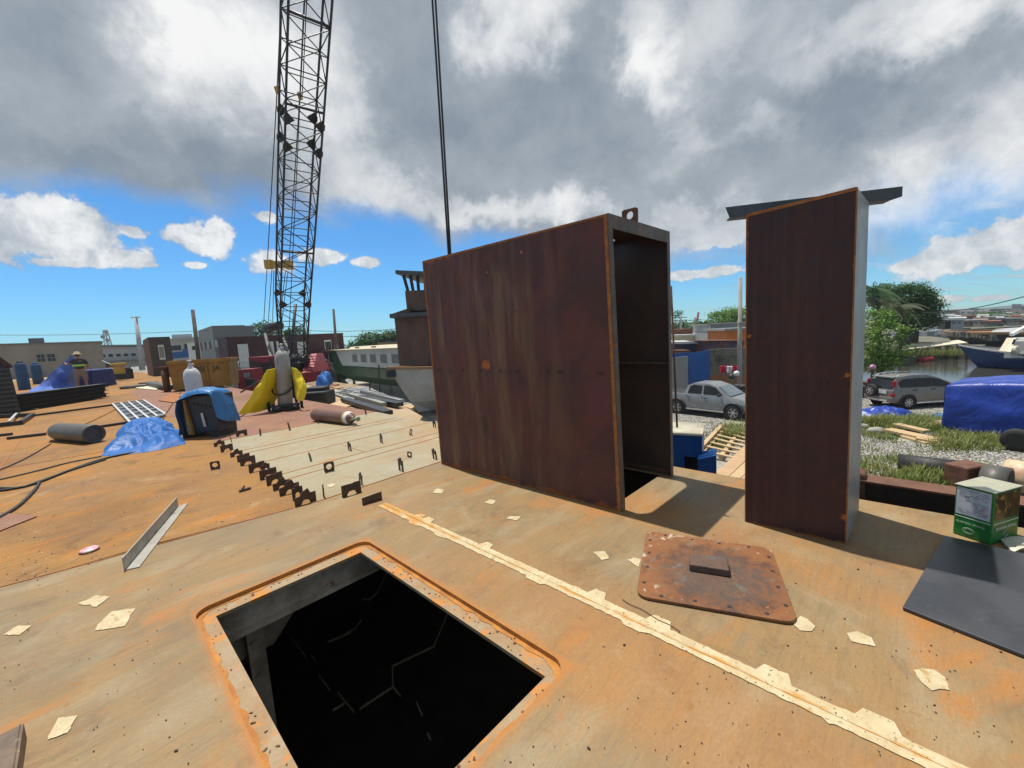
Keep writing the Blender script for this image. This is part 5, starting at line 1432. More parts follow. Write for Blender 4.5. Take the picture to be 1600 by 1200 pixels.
# white low building further right
b = Bld('building', 'low white industrial building beyond the lattice mast', 'building', 150, 300, 543, 541, 80, None, -.2, 14, m_hazeb)
b.slab('roof', m_grey1, .4, .5)
for k in range(7): b.quad('window', m_glass, .03+k*.075, .075+k*.075, .55, .68, .05)
b.quad('canopy', m_grey1, .0, .5, .30, .36, 1.2, 1.1)
b.quad('doorway', m_glass, .06, .14, .0, .24, .05)
# radio mast
mp_ = at(174, 560, 120); k_ = 120/F_PX
t = thing('lattice_mast', 'slim red and white lattice radio mast on the skyline', 'mast', flat(mp_, -1))
mb = MB(); zt = at(171, 515, 120).z
for sx, sy in ((-1, -1), (1, -1), (1, 1), (-1, 1)): mb.bar(flat(mp_, -1)+Vector((sx*1.0, sy*1.0, 0)), Vector((mp_.x-.4+sx*.3, mp_.y+sy*.3, zt)), .14)
for k in range(10):
    f0, f1 = k/10, (k+1)/10
    z0, z1 = -1+(zt+1)*f0, -1+(zt+1)*f1; w0, w1 = 1-.7*f0, 1-.7*f1
    for sy in (-1, 1):
        mb.bar((mp_.x-.4*f0-w0, mp_.y+sy*w0, z0), (mp_.x-.4*f1+w1, mp_.y+sy*w1, z1), .10); mb.bar((mp_.x-.4*f0+w0, mp_.y+sy*w0, z0), (mp_.x-.4*f1-w1, mp_.y+sy*w1, z1), .10)
mb.build('lattice', M('mast_paint', (.40, .34, .34), (.30, .30, .31), 1, .6), t)
mb = MB()
for k, z_ in enumerate((.7, .8, .93)): mb.tube((mp_.x-.4+(-1)**k*.6, mp_.y-.6, zt*z_), (mp_.x-.4+(-1)**k*.6, mp_.y-.2, zt*z_), .5, n=10)
mb.build('antenna', m_grey2, t)
# poles
def pole(label, x0, y0, x1, y1, d, r0, r1, zb, mat, group=None, name='utility_pole', extra=None):
    top = at(x1, y1, d); bs = at(x0, y0, d); bs = Vector((bs.x, bs.y, zb))
    t = thing(name, label, 'pole', bs, group)
    mb = MB(); mb.tube(bs, top, r0, r1, 10); mb.build('shaft', mat, t)
    if extra: extra(t, bs, top)
    return t
def pole_head(t, bs, top):
    mb = MB(); mb.box(top+Z*.1, (1.0, .4, .14), _rt); mb.tube(top-Z*3, top+Z*.1, .2, .2, 10); mb.build('lamp_head', m_white, t)
pole('white steel lamp mast tapering above the brown cabin', 222, 574, 212, 497, 55, .34, .17, -.1, m_hazeb, extra=pole_head, name='lamp_mast')
def pole_fit(t, bs, top):
    mb = MB()
    for k in range(5): mb.box(bs.lerp(top, .30+.035*k)+_rt*.12*(-1)**k, (.5, .35, .22), _rt)
    mb.build('fittings', m_grey1, t)
pole('dark timber utility pole rising behind the yellow dumpster', 309, 566, 301, 484, 33, .20, .13, GZ, M('pole_timber', (.09, .07, .055), None, 4, .8), extra=pole_fit)
pole('thin dark utility pole behind the maroon container block', 525, 560, 521, 483, 44, .17, .12, GZ, M('pole_timber', (.09, .07, .055)))
# brown cabin
b = Bld('steel_cabin', 'dark brown steel cabin with one pale window past the dumpster', 'cabin', 231, 265, 527, 526, 32, None, -.04, 2.6, M('cabin_brown', (.075, .055, .05), (.06, .046, .043), 2, .5))
mb = MB(); A_ = flat(b.a, 0); e_ = at(222, 529, 35.5)
mb.hexa([flat(e_, -.04), A_+Z*-.04-b.n*.02, A_-b.n*.06+Z*-.04, flat(e_, -.04)-b.n*.06, flat(e_, b.z0-.1), A_+Z*b.z0-b.n*.02, A_-b.n*.06+Z*b.z0, flat(e_, b.z0-.1)-b.n*.06]); mb.build('side_wall', m_rust, b.root)
b.win(.38, .66, .42, .80, mat=m_grey2, frame=m_white, bars=(1, 1))
# white and blue building and brick wall behind
b = Bld('building', 'white concrete building with blue panels under construction', 'building', 262, 318, 532, 528, 75, None, GZ, 10, m_hazeb2)
for u0, u1, h0, h1, m_, nm in ((.05, .33, .74, .86, m_glass, 'opening'), (.42, .78, .76, .88, m_glass, 'opening'), (0, .6, .54, .70, m_bluepaint, 'blue_panel'), (.36, .8, .70, .76, m_bluepaint, 'blue_panel'), (0, .6, .36, .48, m_tile, 'brick_infill')): b.quad(nm, m_, u0, u1, h0, h1, .05)
mb = MB(); mb.box(b.p(.4, b.top(.4)+.5, -3), (3, 3, 1.0), b.ax); mb.build('roof_room', m_hazeb, b.root)
b.slab('roof', m_hazeb, .3, .3)
b2 = Bld('utility_building', 'narrow white rendered block with one small window by the dark pole', 'building', 292, 311, 536, 534, 52, None, GZ, 4, m_white)
b2.quad('window', m_glass, .35, .6, .84, .92, .04)
# modern grey building
b = Bld('office_building', 'tall two-tone grey office building with bands of shaded windows', 'building', 309, 331, 517, 509, 66, 58, GZ, 4, m_grey2)
A2, B2 = at(331, 509.5, 58), at(396, 509, 60.6)
mb = MB(); nn = flat_dir(A2, B2).cross(Z); nn = nn if nn.dot(flat(A2, 0)) < 0 else -nn
mb.hexa([flat(A2, GZ), flat(B2, GZ), flat(B2, GZ)-nn*12, flat(A2, GZ)-nn*12, A2, B2, B2-nn*12, A2-nn*12]); mb.build('wing', m_grey1, b.root)
for r_, (h0, h1) in enumerate(((.62, .76), (.30, .44))):
    for k in range(6): b.quad('window', m_glass if k % 2 == 0 else m_hazeb, .06+k*.155, .19+k*.155, h0, h1, .05)
ax2 = flat_dir(A2, B2)
for hz in (.70, .36):
    mb = MB()
    for k in range(3):
        c0 = flat(A2, GZ+(A2.z-GZ)*hz)+ax2*(.3+k*.8)+nn*.04; mb.box(c0, (.5, .06, 1.0), ax2)
    mb.build('window_strip', m_hazeb, b.root)
# maroon container offices on grey containers
b = Bld('container_office', 'long maroon container office with white doors on top of grey containers', 'container', 353, 536, 526, 523, 38, 47, GZ+2.55, 2.4, m_maroon, 'container_box', flat_top=True)
mb = MB()
nrib = 60
for k in range(nrib):
    u_ = (k+.5)/nrib
    mb.box(b.p(u_, (b.zb+b.top(u_))/2, .015), (.06, .03, b.top(u_)-b.zb-.3), b.ax)
mb.build('corrugation', m_maroon, b.root)
for u0, u1 in ((.07, .145), (.545, .62)): b.quad('door', m_white, u0, u1, .02, .80, .06)
for u0, u1 in ((.31, .345), (.37, .40)): b.quad('window', m_white, u0, u1, .40, .84, .06)
b.win(.80, .868, .40, .80, bars=(4, 1)); b.win(.895, .935, .38, .62, bars=(1, 1), mat=m_white, frame=m_grey2)
b.slab('roof_rim', m_maroon, .04, .08)
low_ = Bld('storage_container', 'pale grey corrugated container carrying the maroon office', 'container', 360, 536, 561, 556, 38.3, 47.2, GZ, 2.2, m_corr, 'container_box', ztop=GZ+2.54)
mb = MB()
for k in range(70): mb.box(low_.p((k+.5)/70, (low_.zb+low_.top(.5))/2, .02), (.05, .04, low_.top(.5)-low_.zb-.2), low_.ax)
mb.build('corrugation', m_corr, low_.root)
gl_ = thing('gallery_railing', 'white steel gallery and stair railing along the maroon container office', 'railing', b.p(0, b.zb, 1))
mb = MB(); mb.extrude([b.p(.03, b.zb, .05), b.p(.78, b.zb, .05), b.p(.78, b.zb, 1.1), b.p(.03, b.zb, 1.1)], Z*.06); mb.build('walkway', m_grey1, gl_)
mb = MB()
for k in range(9): mb.tube(b.p(.03+k*.75/8, b.zb, 1.08), b.p(.03+k*.75/8, b.zb+1.0, 1.08), .03, n=6)
mb.build('railing_posts', m_silver, gl_)
mb = MB()
for h_ in (.5, 1.0): mb.tube(b.p(.03, b.zb+h_, 1.08), b.p(.70, b.zb+h_, 1.08), .03, n=6); mb.tube(b.p(.70, b.zb+h_, 1.08), b.p(.93, b.zb+h_-2.4, 1.3), .03, n=6)
mb.build('handrail', m_silver, gl_)
mb = MB()
for s_ in (0.3, 1.2): mb.bar(b.p(.70, b.zb, s_), b.p(.93, b.zb-2.5, s_+.2), .05, .22)
for k in range(11): mb.box(b.p(.70+.23*k/11, b.zb-2.5*k/11, .8), (.3, .9, .03), b.ax)
mb.build('staircase', m_grey1, gl_)
# yellow dumpster
dA, dB = P(272, 612), P(362, 605.5)
dB = P(362, 604)
dx_ = flat_dir(dA, dB); dy_ = Z.cross(dx_); dl = (dB-dA).length
dh0, dh1 = at(271, 566, dA.dot(_fw)).z, at(363, 560, dB.dot(_fw)).z
dm_ = thing('dumpster', 'ochre yellow steel dumpster with stencilled green letters', 'dumpster', dA)
dW = 1.7
def dp(s, t, h): return dA+dx_*dl*s+dy_*dW*t+Z*h
mb = MB(); hh = (dh0+dh1)/2
outer = [dp(0, 0, .05), dp(1, 0, .05), dp(1, 1, .05), dp(-.05, 1, .05)]
tops = [dp(-.03, -.03, hh), dp(1.02, -.03, hh), dp(1.02, 1.02, hh), dp(-.12, 1.02, hh)]
inn_ = [dp(.0, .02, hh), dp(.99, .02, hh), dp(.99, .98, hh), dp(-.06, .98, hh)]
bot_ = [dp(.03, .03, .12), dp(.97, .03, .12), dp(.97, .97, .12), dp(0, .97, .12)]
vv = outer+tops+inn_+bot_
f = [(3, 2, 1, 0), (12, 13, 14, 15)]
for i in range(4):
    j = (i+1) % 4
    f += [(i, j, 4+j, 4+i), (4+i, 4+j, 8+j, 8+i), (8+i, 8+j, 12+j, 12+i)]
mb.add(vv, f); mb.build('dumpster_body', m_yellow, dm_)
mb = MB()
for i in range(4): mb.bar(tops[i]-Z*.03, tops[(i+1) % 4]-Z*.03, .12, .14)
mb.build('top_rim', m_yellow, dm_)
mb = MB()
for s_ in (.30, .62, .96): mb.bar(dp(s_, -.012, .1), dp(s_, -.035, hh-.1), .14, .06)
mb.build('side_rib', m_yellow, dm_)
mst = M('stencil_green', (.03, .09, .035), None, 6, .7)
ground_text('BSK JA', dp(.63, -.045, hh*.70), dx_, Z, hh*.26, mst, dm_); ground_text('2', dp(.60, -.03, hh*.40), dx_, Z, hh*.18, mst, dm_)
# red pump set and red cabin of the crane yard
def onz(x, y, d): return at(x, y, d)
rm = thing('pump_set', 'small red machine with white plate beside the crane cab', 'machine', flat(at(384, 600, 24), GZ))
A_ = at(372, 603, 24); B_ = at(395, 604, 24); zt = at(384, 577, 24).z
mb = MB(); mb.hexa([flat(A_, -1.2), flat(B_, -1.2), flat(B_, -1.2)+_fw*1.2-Z*0, flat(A_, -1.2)+_fw*1.2, flat(A_, zt), flat(B_, zt), flat(B_, zt)+Vector((0, 1.2, 0)), flat(A_, zt)+Vector((0, 1.2, 0))]); mb.build('housing', m_red, rm)
mb = MB(); c0 = at(386, 586, 23.9); mb.box(c0, (.36, .05, .26), _rt); mb.build('plate', m_grey2, rm)
mb = MB(); mb.box(flat(at(391, 597, 23.6), at(391, 597, 23.6).z), (.36, .3, .4), _rt); mb.build('engine', m_black, rm)
mb = MB(); mb.box(flat(at(384, 600, 24), (GZ-1.2)/2)+Vector((0, .6, 0)), (.8, 1.1, -1.2-GZ), _rt); mb.build('plinth', m_concrete, rm)

# ------------------------------------------------------------------ crane
DC = 29.0
cr = thing('crawler_crane', 'red crawler crane with a tall black lattice boom', 'crane', flat(at(440, 600, DC+1), GZ))
# upper works
def cbox(nm, x0, x1, y0, y1, d, thick, mat, bevel=.03, zb=None, ytop2=None):
    A_, B_ = at(x0, y1, d), at(x1, y1, d); z1 = at((x0+x1)/2, y0, d).z; z0 = A_.z if zb is None else zb
    zr = z1 if ytop2 is None else at(x1, ytop2, d).z
    mb = MB(); mb.hexa([flat(A_, z0), flat(B_, z0), flat(B_, z0)+Vector((0, thick, 0)), flat(A_, z0)+Vector((0, thick, 0)), flat(A_, z1), flat(B_, zr), flat(B_, zr)+Vector((0, thick, 0)), flat(A_, z1)+Vector((0, thick, 0))])
    return mb.build(nm, mat, cr, bevel=bevel)
cab = cbox('cab', 394, 426, 557, 606, DC-1.2, 2.2, m_red)
mb = MB(); A_ = at(404, 592, DC-1.2); B_ = at(423, 566, DC-1.2); B_.y = A_.y = at(394, 606, DC-1.2).y-.05; mb.extrude([A_, flat(B_, A_.z), B_, flat(A_, B_.z)], Vector((0, .04, 0)))
mb.build('cab_window', m_glass, cab)
mb = MB(); A_ = at(396, 603, DC-1.2); B_ = at(402, 563, DC-1.2); B_.y = A_.y = at(394, 606, DC-1.2).y-.05; mb.extrude([A_, flat(B_, A_.z), B_, flat(A_, B_.z)], Vector((0, .04, 0)))
mb.build('cab_panel', m_maroon, cab)
cbox('machinery_deck', 424, 486, 574, 606, DC+.1, 3.4, m_red)
# sloping louvred house on the right
A_, B_ = at(470, 583, DC-1.4), at(489, 583, DC-1.4); Tz = at(478, 554, DC-1.4).z; zz_ = A_.z
mb = MB(); mb.hexa([flat(A_, zz_-1.1), flat(B_, zz_-1.1), flat(B_, zz_-1.1)+Vector((0, 2.6, 0)), flat(A_, zz_-1.1)+Vector((0, 2.6, 0)), flat(A_, zz_), flat(B_, zz_), flat(B_, zz_)+Vector((-.0, 2.6, 0)), flat(A_, zz_)+Vector((0, 2.6, 0))])
mb.build('engine_house', m_red, cr)
mb = MB(); up0, up1 = flat(A_, Tz)+Vector((.05, 1.6, 0)), flat(B_, Tz)+Vector((-.35, 1.6, 0))
mb.hexa([flat(A_, zz_+.005), flat(B_, zz_+.005), flat(B_, zz_+.005)+Vector((0, 2.6, 0)), flat(A_, zz_+.005)+Vector((0, 2.6, 0)), up0, up1, up1+Vector((0, 1, 0)), up0+Vector((0, 1, 0))]); hr_ = mb.build('sloping_roof', m_redroof, cr)
mb = MB()
for k in range(6):
    f0 = .12+k*.15; a_, b_ = flat(A_, zz_+.005).lerp(up0, f0), flat(B_, zz_+.005).lerp(up1, f0); mb.bar(a_-Vector((0, .02, 0)), b_-Vector((0, .02, 0)), .05, .03)
mb.build('roof_rib', m_red, hr_)
for s_ in (-1, 1):
    c0 = flat(at(440, 600, DC+1), GZ+.5)+_rt*1.7*s_; hd = Vector((.3, 1, 0)).normalized()
    mb = MB(); mb.box(c0, (5.2, .8, .95), hd); mb.build('crawler_track', m_black, cr, bevel=.3)
mb = MB(); c0 = flat(at(440, 600, DC+1), GZ+1.0); mb.tube(c0, flat(c0, at(440, 606, DC).z+.1), 1.2, 1.2, 20); mb.box(c0-Z*.3, (3.4, 3, .5), _rt); mb.build('slewing_base', m_blacksteel, cr)
# boom: foot, straight run towards us and up out of the frame
foot = at(459, 586, 27.8); tipA = at(479, 0, 18.2)
low = at(457.5, 470, 27.2)
bdir = (tipA-low).normalized()
blen = (tipA-low).length*2.05
wX = bdir.cross(Vector((0, 0, 1))).normalized(); wX = wX if wX.x > 0 else -wX
wY = wX.cross(bdir).normalized(); wY = wY if wY.y > 0 else -wY
# width from the picture: 47 px at the low point, 75 px at the top edge
def bw(s): return 1.72 if s < .9 else 1.72*(1-(s-.9)/.1*.6)
def bpt(s, i, j):
    c = low + bdir*blen*s
    h_ = bw(s)/2
    return c + wX*h_*i + wY*h_*.8*j
bm_ = thing('boom', None, None, foot)
bm_.parent = cr; bm_.location = (0, 0, 0); OFF[bm_.name] = OFF[cr.name]
bm_.name = 'lattice_boom'; OFF['lattice_boom'] = OFF[cr.name]
corners = [(-1, -1), (1, -1), (1, 1), (-1, 1)]
ftw = [(-.62, -.4), (.62, -.4), (.62, .4), (-.62, .4)]
for (i, j), (fi, fj) in zip(corners, ftw):
    mb = MB(); mb.path([foot+wX*fi*1.1+wY*fj*.5, bpt(0, i, j), bpt(.9, i, j), bpt(1, i, j)], .055, 6); mb.build('chord', m_boom, bm_)
NB = 30
mb = MB()
faces = [((-1, -1), (1, -1)), ((1, -1), (1, 1)), ((1, 1), (-1, 1)), ((-1, 1), (-1, -1))]
for fi, (c0, c1) in enumerate(faces):
    for k in range(NB):
        s0, s1 = k/NB, (k+1)/NB
        a0, a1, b0_, b1_ = bpt(s0, *c0), bpt(s0, *c1), bpt(s1, *c0), bpt(s1, *c1)
        mb.tube(a0, a1, .028, n=5, caps=False)
        if (k+fi) % 2: mb.tube(a0, b1_, .028, n=5, caps=False)
        else: mb.tube(a1, b0_, .028, n=5, caps=False)
for k in range(5):
    s_ = k/5; A4 = [ (foot+wX*fi*1.1+wY*fj*.5).lerp(bpt(0, i, j), s_) for (i, j), (fi, fj) in zip(corners, ftw)]
    B4 = [ (foot+wX*fi*1.1+wY*fj*.5).lerp(bpt(0, i, j), s_+.2) for (i, j), (fi, fj) in zip(corners, ftw)]
    for q in range(4):
        mb.tube(A4[q], A4[(q+1) % 4], .026, n=5, caps=False); mb.tube(A4[q] if k % 2 else A4[(q+1) % 4], B4[(q+1) % 4] if k % 2 else B4[q], .026, n=5, caps=False)
mb.build('bracing', m_boom, bm_)
for s_ in (.005, .30, .34, .62):                # section joints: gusset plates at the corners
    for i, j in corners:
        mb = MB(); c0 = bpt(s_, i, j); L_ = .34
        mb.extrude([c0-bdir*L_, c0+bdir*L_, c0-wX*i*.42], wY*.03)
        mb.extrude([c0-bdir*L_*.8, c0+bdir*L_*.8, c0-wY*j*.3], wX*.03)
        mb.box(c0, (.16, .16, .26), wX, bdir)
        mb.build('joint_plate', m_boom, bm_)
mb = MB()
for s_ in (.12, .36, .47): mb.tube(bpt(s_, -1, -1), bpt(s_, 1, -1), .06, n=6)
mb.build('spreader_tube', m_boom, bm_)
tip = low+bdir*blen
mb = MB()
for s_ in (-.3, .3): mb.lathe([(.30, -.05), (.42, -.04), (.36, 0), (.42, .04), (.30, .05)], tip+wX*s_, wX, 18)
mb.build('tip_sheave', m_blacksteel, bm_)
# gantry, bridle and pendants
mb = MB()
g0, g1 = at(418, 520, DC+2), at(437, 520, DC+2)
mb.bar(at(424, 562, DC+.8), at(414, 522, DC+2), .16, .22); mb.bar(at(452, 556, DC+.8), at(440, 520, DC+2), .16, .22); mb.bar(at(414, 522, DC+2), at(440, 520, DC+2), .12)
mb.bar(at(414, 522, DC+2), at(428, 560, DC+3.4), .14)
mb.build('gantry_frame', m_grey2, cr)
mb = MB(); mb.tube(at(417, 512, DC+1.6), at(438, 508, DC+1.0), .30, .30, 12); mb.build('gantry_drum', m_blacksteel, cr)
ybar = [at(416.5, 413, DC+1.2), at(455, 414, DC+1.2)]
mb = MB(); mb.bar(ybar[0], ybar[1], .32, .48); mb.box(ybar[0].lerp(ybar[1], .1), (.5, .4, .62), _rt); mb.box(ybar[0].lerp(ybar[1], .92), (.4, .4, .62), _rt); mb.build('bridle_bar', m_yellow2, cr)
hk = [at(433, 141, 22.5), at(468.5, 150, 22.5)]
mb = MB()
for p_ in hk: mb.box(p_, (.18, .16, .36), _rt, bdir); mb.lathe([(.04, -.05), (.13, -.04), (.13, .04), (.04, .05)], p_+Z*.1, wX, 12)
mb.build('pendant_link', m_yellow2, cr)
mb = MB()
mb.tube(at(418, 405, DC+1.2), hk[0], .03, n=5); mb.tube(at(452, 405, DC+1.2), hk[1], .03, n=5)
mb.tube(hk[0], bpt(1, -1, 1)+wY*.4, .03, n=5); mb.tube(hk[1], bpt(1, .3, 1)+wY*.4, .03, n=5); mb.tube(hk[1]+wX*.12, bpt(1, .5, 1)+wY*.4, .025, n=5)
mb.build('pendant_rope', m_cable, cr)
mb = MB()
for (x0, y0), (x1, y1) in (((417, 420), (412, 505)), ((425, 420), (419, 508)), ((428, 422), (426, 505)), ((450, 424), (440, 505)), ((446, 424), (437, 506))): mb.tube(at(x0, y0, DC+1.2), at(x1, y1, DC+1.8), .025, n=5)
mb.build('bridle_rope', m_cable, cr)
mb = MB()
mb.tube(at(451, 590, DC-.4), at(462, 475, DC-.2), .10, n=8); mb.tube(at(448, 596, DC+1), tip, .022, n=5)
mb.build('boom_stop', m_boom, cr)
for k in range(6):
    mb = MB(); c0 = at(441+k*7, 571-(k % 2)*9, DC-.3-.1*k); mb.lathe([(.26, -.2), (.40, -.18), (.40, -.14), (.26, -.12), (.26, .12), (.40, .14), (.40, .18), (.26, .2)], c0, _rt, 14)
    mb.build('winch_drum', m_blacksteel, cr)
# the hoist rope that hangs in front, behind the casing
RD = 8.0
ra, rb_ = at(678, 0, RD), at(702.5, 398, RD)
hrp = thing('hoist_rope', 'pair of dark crane hoist ropes hanging down behind the big casing', 'rope', rb_)
dirr = (ra-rb_)
for s_ in (-1, 1):
    mb = MB(); mb.tube(rb_-dirr*.22+_rt*.016*s_, rb_+dirr*2.6+_rt*(.05*s_), .021, n=6); mb.build('rope_fall', m_boom, hrp)
mb = MB(); c0 = rb_-dirr*.22; mb.box(c0-Z*.2, (.22, .16, .4), _rt); mb.lathe([(.05, -.05), (.16, -.04), (.16, .04), (.05, .05)], c0-Z*.05, Vector((0, 1, 0)), 14)
hkp = [c0-Z*.4+Vector((.11*math.sin(a*.5), 0, -.11+.11*math.cos(a*.5)-.06)) for a in range(0, 10)]
mb.path(hkp, .03, 6); mb.build('hook_block', m_yellow2, hrp)

# ------------------------------------------------------------------ trees
def leaf_cloud(mb, blobs, n, size, flat_=.6, rnd=random):
    tot = sum(b[1][0]*b[1][1]*b[1][2] for b in blobs)
    for c, r in blobs:
        cnt = int(n*r[0]*r[1]*r[2]/tot)
        # clumps inside each blob
        ncl = max(6, int(cnt/34))
        for _ in range(ncl):
            while True:
                d = Vector((rnd.uniform(-1, 1), rnd.uniform(-1, 1), rnd.uniform(-1, 1)))
                if .25 < d.length < 1: break
            d = d.normalized()*(d.length**.35)
            cc = Vector(c)+Vector((d.x*r[0], d.y*r[1], d.z*r[2]))
            cs = size*rnd.uniform(1.6, 3.2)
            for _ in range(34):
                p = cc+Vector((rnd.gauss(0, cs*.5), rnd.gauss(0, cs*.5), rnd.gauss(0, cs*.32)))
                a = Vector((rnd.gauss(0, 1), rnd.gauss(0, 1), rnd.gauss(0, flat_))).normalized()
                b = a.cross(Vector((rnd.gauss(0, .5), rnd.gauss(0, .5), 1))).normalized()
                s_ = size*rnd.uniform(.5, 1.1)
                mb.add([p-a*s_*.6, p+b*s_*.32, p+a*s_*.6, p-b*s_*.32], [(0, 1, 2, 3)])
def tree(name, label, base, blobs, mat, n=5000, size=.3, tr=.25, group=None, limbs=6, cat='tree'):
    t = thing(name, label, cat, base, group)
    mb = MB(); base = Vector(base)
    cz = sum((b[0].z for b in blobs))/len(blobs)
    mid = sum((b[0] for b in blobs), Vector())/len(blobs)
    fork = base.lerp(Vector((mid.x, mid.y, min(b[0].z-b[1][2] for b in blobs))), .8)
    mb.path([base, base.lerp(fork, .5)+Vector((tr*.4, 0, 0)), fork], [tr, tr*.8, tr*.62], 8)
    for b in blobs[:limbs]:
        e = b[0]+Vector((0, 0, b[1][2]*.2)); m_ = fork.lerp(e, .5)+Vector((random.gauss(0, .2), random.gauss(0, .2), .1))
        mb.path([fork, m_, e], [tr*.5, tr*.32, tr*.12], 6)
    mb.build('trunk', m_bark, t)
    mb = MB(); leaf_cloud(mb, blobs, n, size); o = mb.build('crown', mat, t, fix=False)
    return t
def bl_(px, py, d, rx, ry, rd=None):             # crown lobe from the picture: pixel centre, distance, pixel radii
    k = d/F_PX; return (at(px, py, d), (rx*k, (rd or rx)*k, ry*k))
def gb(px, d, z): p = at(px, 520, d); return Vector((p.x, p.y, z))
random.seed(21)
# beyond the green boat
tree('tree', 'dark bushy tree left of the yellow container beyond the green boat', gb(578, 70, GZ), [bl_(562, 540, 70, 16, 9), bl_(580, 532, 71, 18, 11), bl_(550, 545, 69, 10, 6)], m_leafdark, 3200, .42, .3, 'trees beyond the boats')
tree('tree', 'taller dark tree with a pointed crown close to the rusty ship', gb(607, 72, GZ), [bl_(605, 528, 72, 16, 10), bl_(618, 534, 73, 12, 10), bl_(596, 536, 71, 12, 9)], m_leafdark, 3000, .42, .3, 'trees beyond the boats')
tree('tree', 'tree crown showing between grey office building and crane boom', gb(410, 75, GZ), [bl_(408, 518, 75, 15, 11), bl_(424, 524, 76, 12, 9)], m_leafdark, 1800, .45, .3, 'trees beyond the boats')
tree('tree', 'tree crown showing past the crane boom above the container office', gb(468, 75, GZ), [bl_(462, 521, 75, 14, 8), bl_(446, 524, 75, 10, 7)], m_leafdark, 1500, .45, .3, 'trees beyond the boats')
# behind the pickup
tree('spreading_tree', 'broad flat topped green tree above the grey and orange houses', gb(1142, 62, GZ), [bl_(1128, 494, 62, 17, 7), bl_(1150, 490, 63, 20, 8), bl_(1166, 496, 62, 14, 9), bl_(1118, 501, 61, 8, 4), bl_(1140, 503, 62, 14, 4)], m_leaflight, 4200, .34, .35, 'trees behind the pickup')
tree('tree', 'low dark trees left of the spreading tree behind the shacks', gb(1080, 80, GZ), [bl_(1062, 511, 80, 16, 6), bl_(1088, 512, 82, 12, 6), bl_(1058, 491, 79, 4, 3)], m_leafmid, 1500, .45, .3, 'trees behind the pickup')
def palm(label, base, top, fl, n=15, mat=None, group=None):
    t = thing('palm_tree', label, 'palm', base, group)
    mb = MB(); base, top = Vector(base), Vector(top); m_ = base.lerp(top, .5)+Vector((.25, 0, 0))
    mb.path([base, m_, top], [.17, .13, .11], 8); mb.build('trunk', m_bark, t)
    mb = MB()
    for k in range(n):
        a = 2*math.pi*k/n+random.gauss(0, .15); el_ = random.uniform(-.25, 1.1); L_ = fl*random.uniform(.8, 1.1)
        dirh = Vector((math.cos(a), math.sin(a), 0)); side_ = Vector((-math.sin(a), math.cos(a), 0))
        pts = []
        for i in range(9):
            f = i/8; pts.append(top+dirh*L_*(f*math.cos(el_*(1-f*.4)))+Z*L_*(f*math.sin(el_)-.75*f*f))
        mb.path(pts, [.035*(1-.8*i/8) for i in range(9)], 4, False)
        for i in range(1, 9):
            for q in range(3):
                p = pts[i-1].lerp(pts[i], q/3); w_ = fl*.30*(1-(i/9)**2)+.08
                for s_ in (-1, 1):
                    tipp = p+side_*s_*w_*.72+dirh*w_*.4-Z*w_*.7
                    mb.add([p, p+dirh*.06, tipp], [(0, 1, 2)])
    mb.build('crown', mat or m_palm, t, fix=False)
palm('small palm with drooping fronds beside the spreading tree', gb(1098, 66, GZ), at(1099, 506, 66), 2.3, 16, m_leafdark, 'palms')
# grove beyond the harbour basin
DG = 48
tree('broadleaf_tree', 'huge dark green rounded tree beside the palms across the basin', gb(1415, DG+4, WZ+.8), [bl_(1415, 468, DG+4, 34, 22), bl_(1440, 480, DG+5, 22, 22), bl_(1395, 485, DG+4, 22, 22), bl_(1425, 500, DG+3, 30, 14), bl_(1448, 496, DG+5, 14, 14), bl_(1380, 462, DG+6, 18, 16)], m_leafdark, 24000, .30, .5, 'grove across the basin', 6)
palm('tall coconut palm rising highest next to the grey trunk side', gb(1366, DG-2, WZ+.8), at(1364, 452, DG-2), 3.0, 18, m_leafdark, 'palms')
palm('pale leaning coconut palm in front of the big dark tree', gb(1408, DG, WZ+.8), at(1405, 480, DG), 2.7, 18, m_palm, 'palms')
palm('pale coconut palm with hanging fronds nearer the grey trunk', gb(1374, DG-1, WZ+.8), at(1372, 470, DG-1), 2.6, 18, m_palm, 'palms')
tree('young_tree', 'young light green tree at the shore behind the silver people carrier', G(1372, 606), [bl_(1368, 500, 25, 18, 16), bl_(1385, 520, 25.5, 22, 18), bl_(1362, 535, 24.5, 22, 22), bl_(1388, 548, 25, 22, 16), bl_(1370, 565, 25, 24, 16), bl_(1395, 560, 25.5, 14, 12)], m_leaflight, 6500, .17, .10, None, 6)
tree('bush', 'bright green bush on the far bank under the big dark tree', gb(1440, 60, WZ+.8), [bl_(1456, 548, 56, 10, 5), bl_(1420, 550, 55, 12, 5)], m_leafmid, 900, .3, .08, None, 2, 'bush')
for px, d, n_ in ((1535, 150, 0), (1552, 155, 1), (1565, 160, 2), (1470, 190, 3)):
    tree('tree', ['green tree clump in the hazy town across the water', 'second green clump right behind the moored barge', 'dull green clump beside the grey sheds in the town', 'faint green tree in front of the far pale houses'][n_], gb(px, d, WZ+1), [bl_(px, 498, d, 13, 5), bl_(px+10, 500, d, 9, 4)], m_leafmid, 700, 1.1, .4, 'trees in the hazy town', 2)

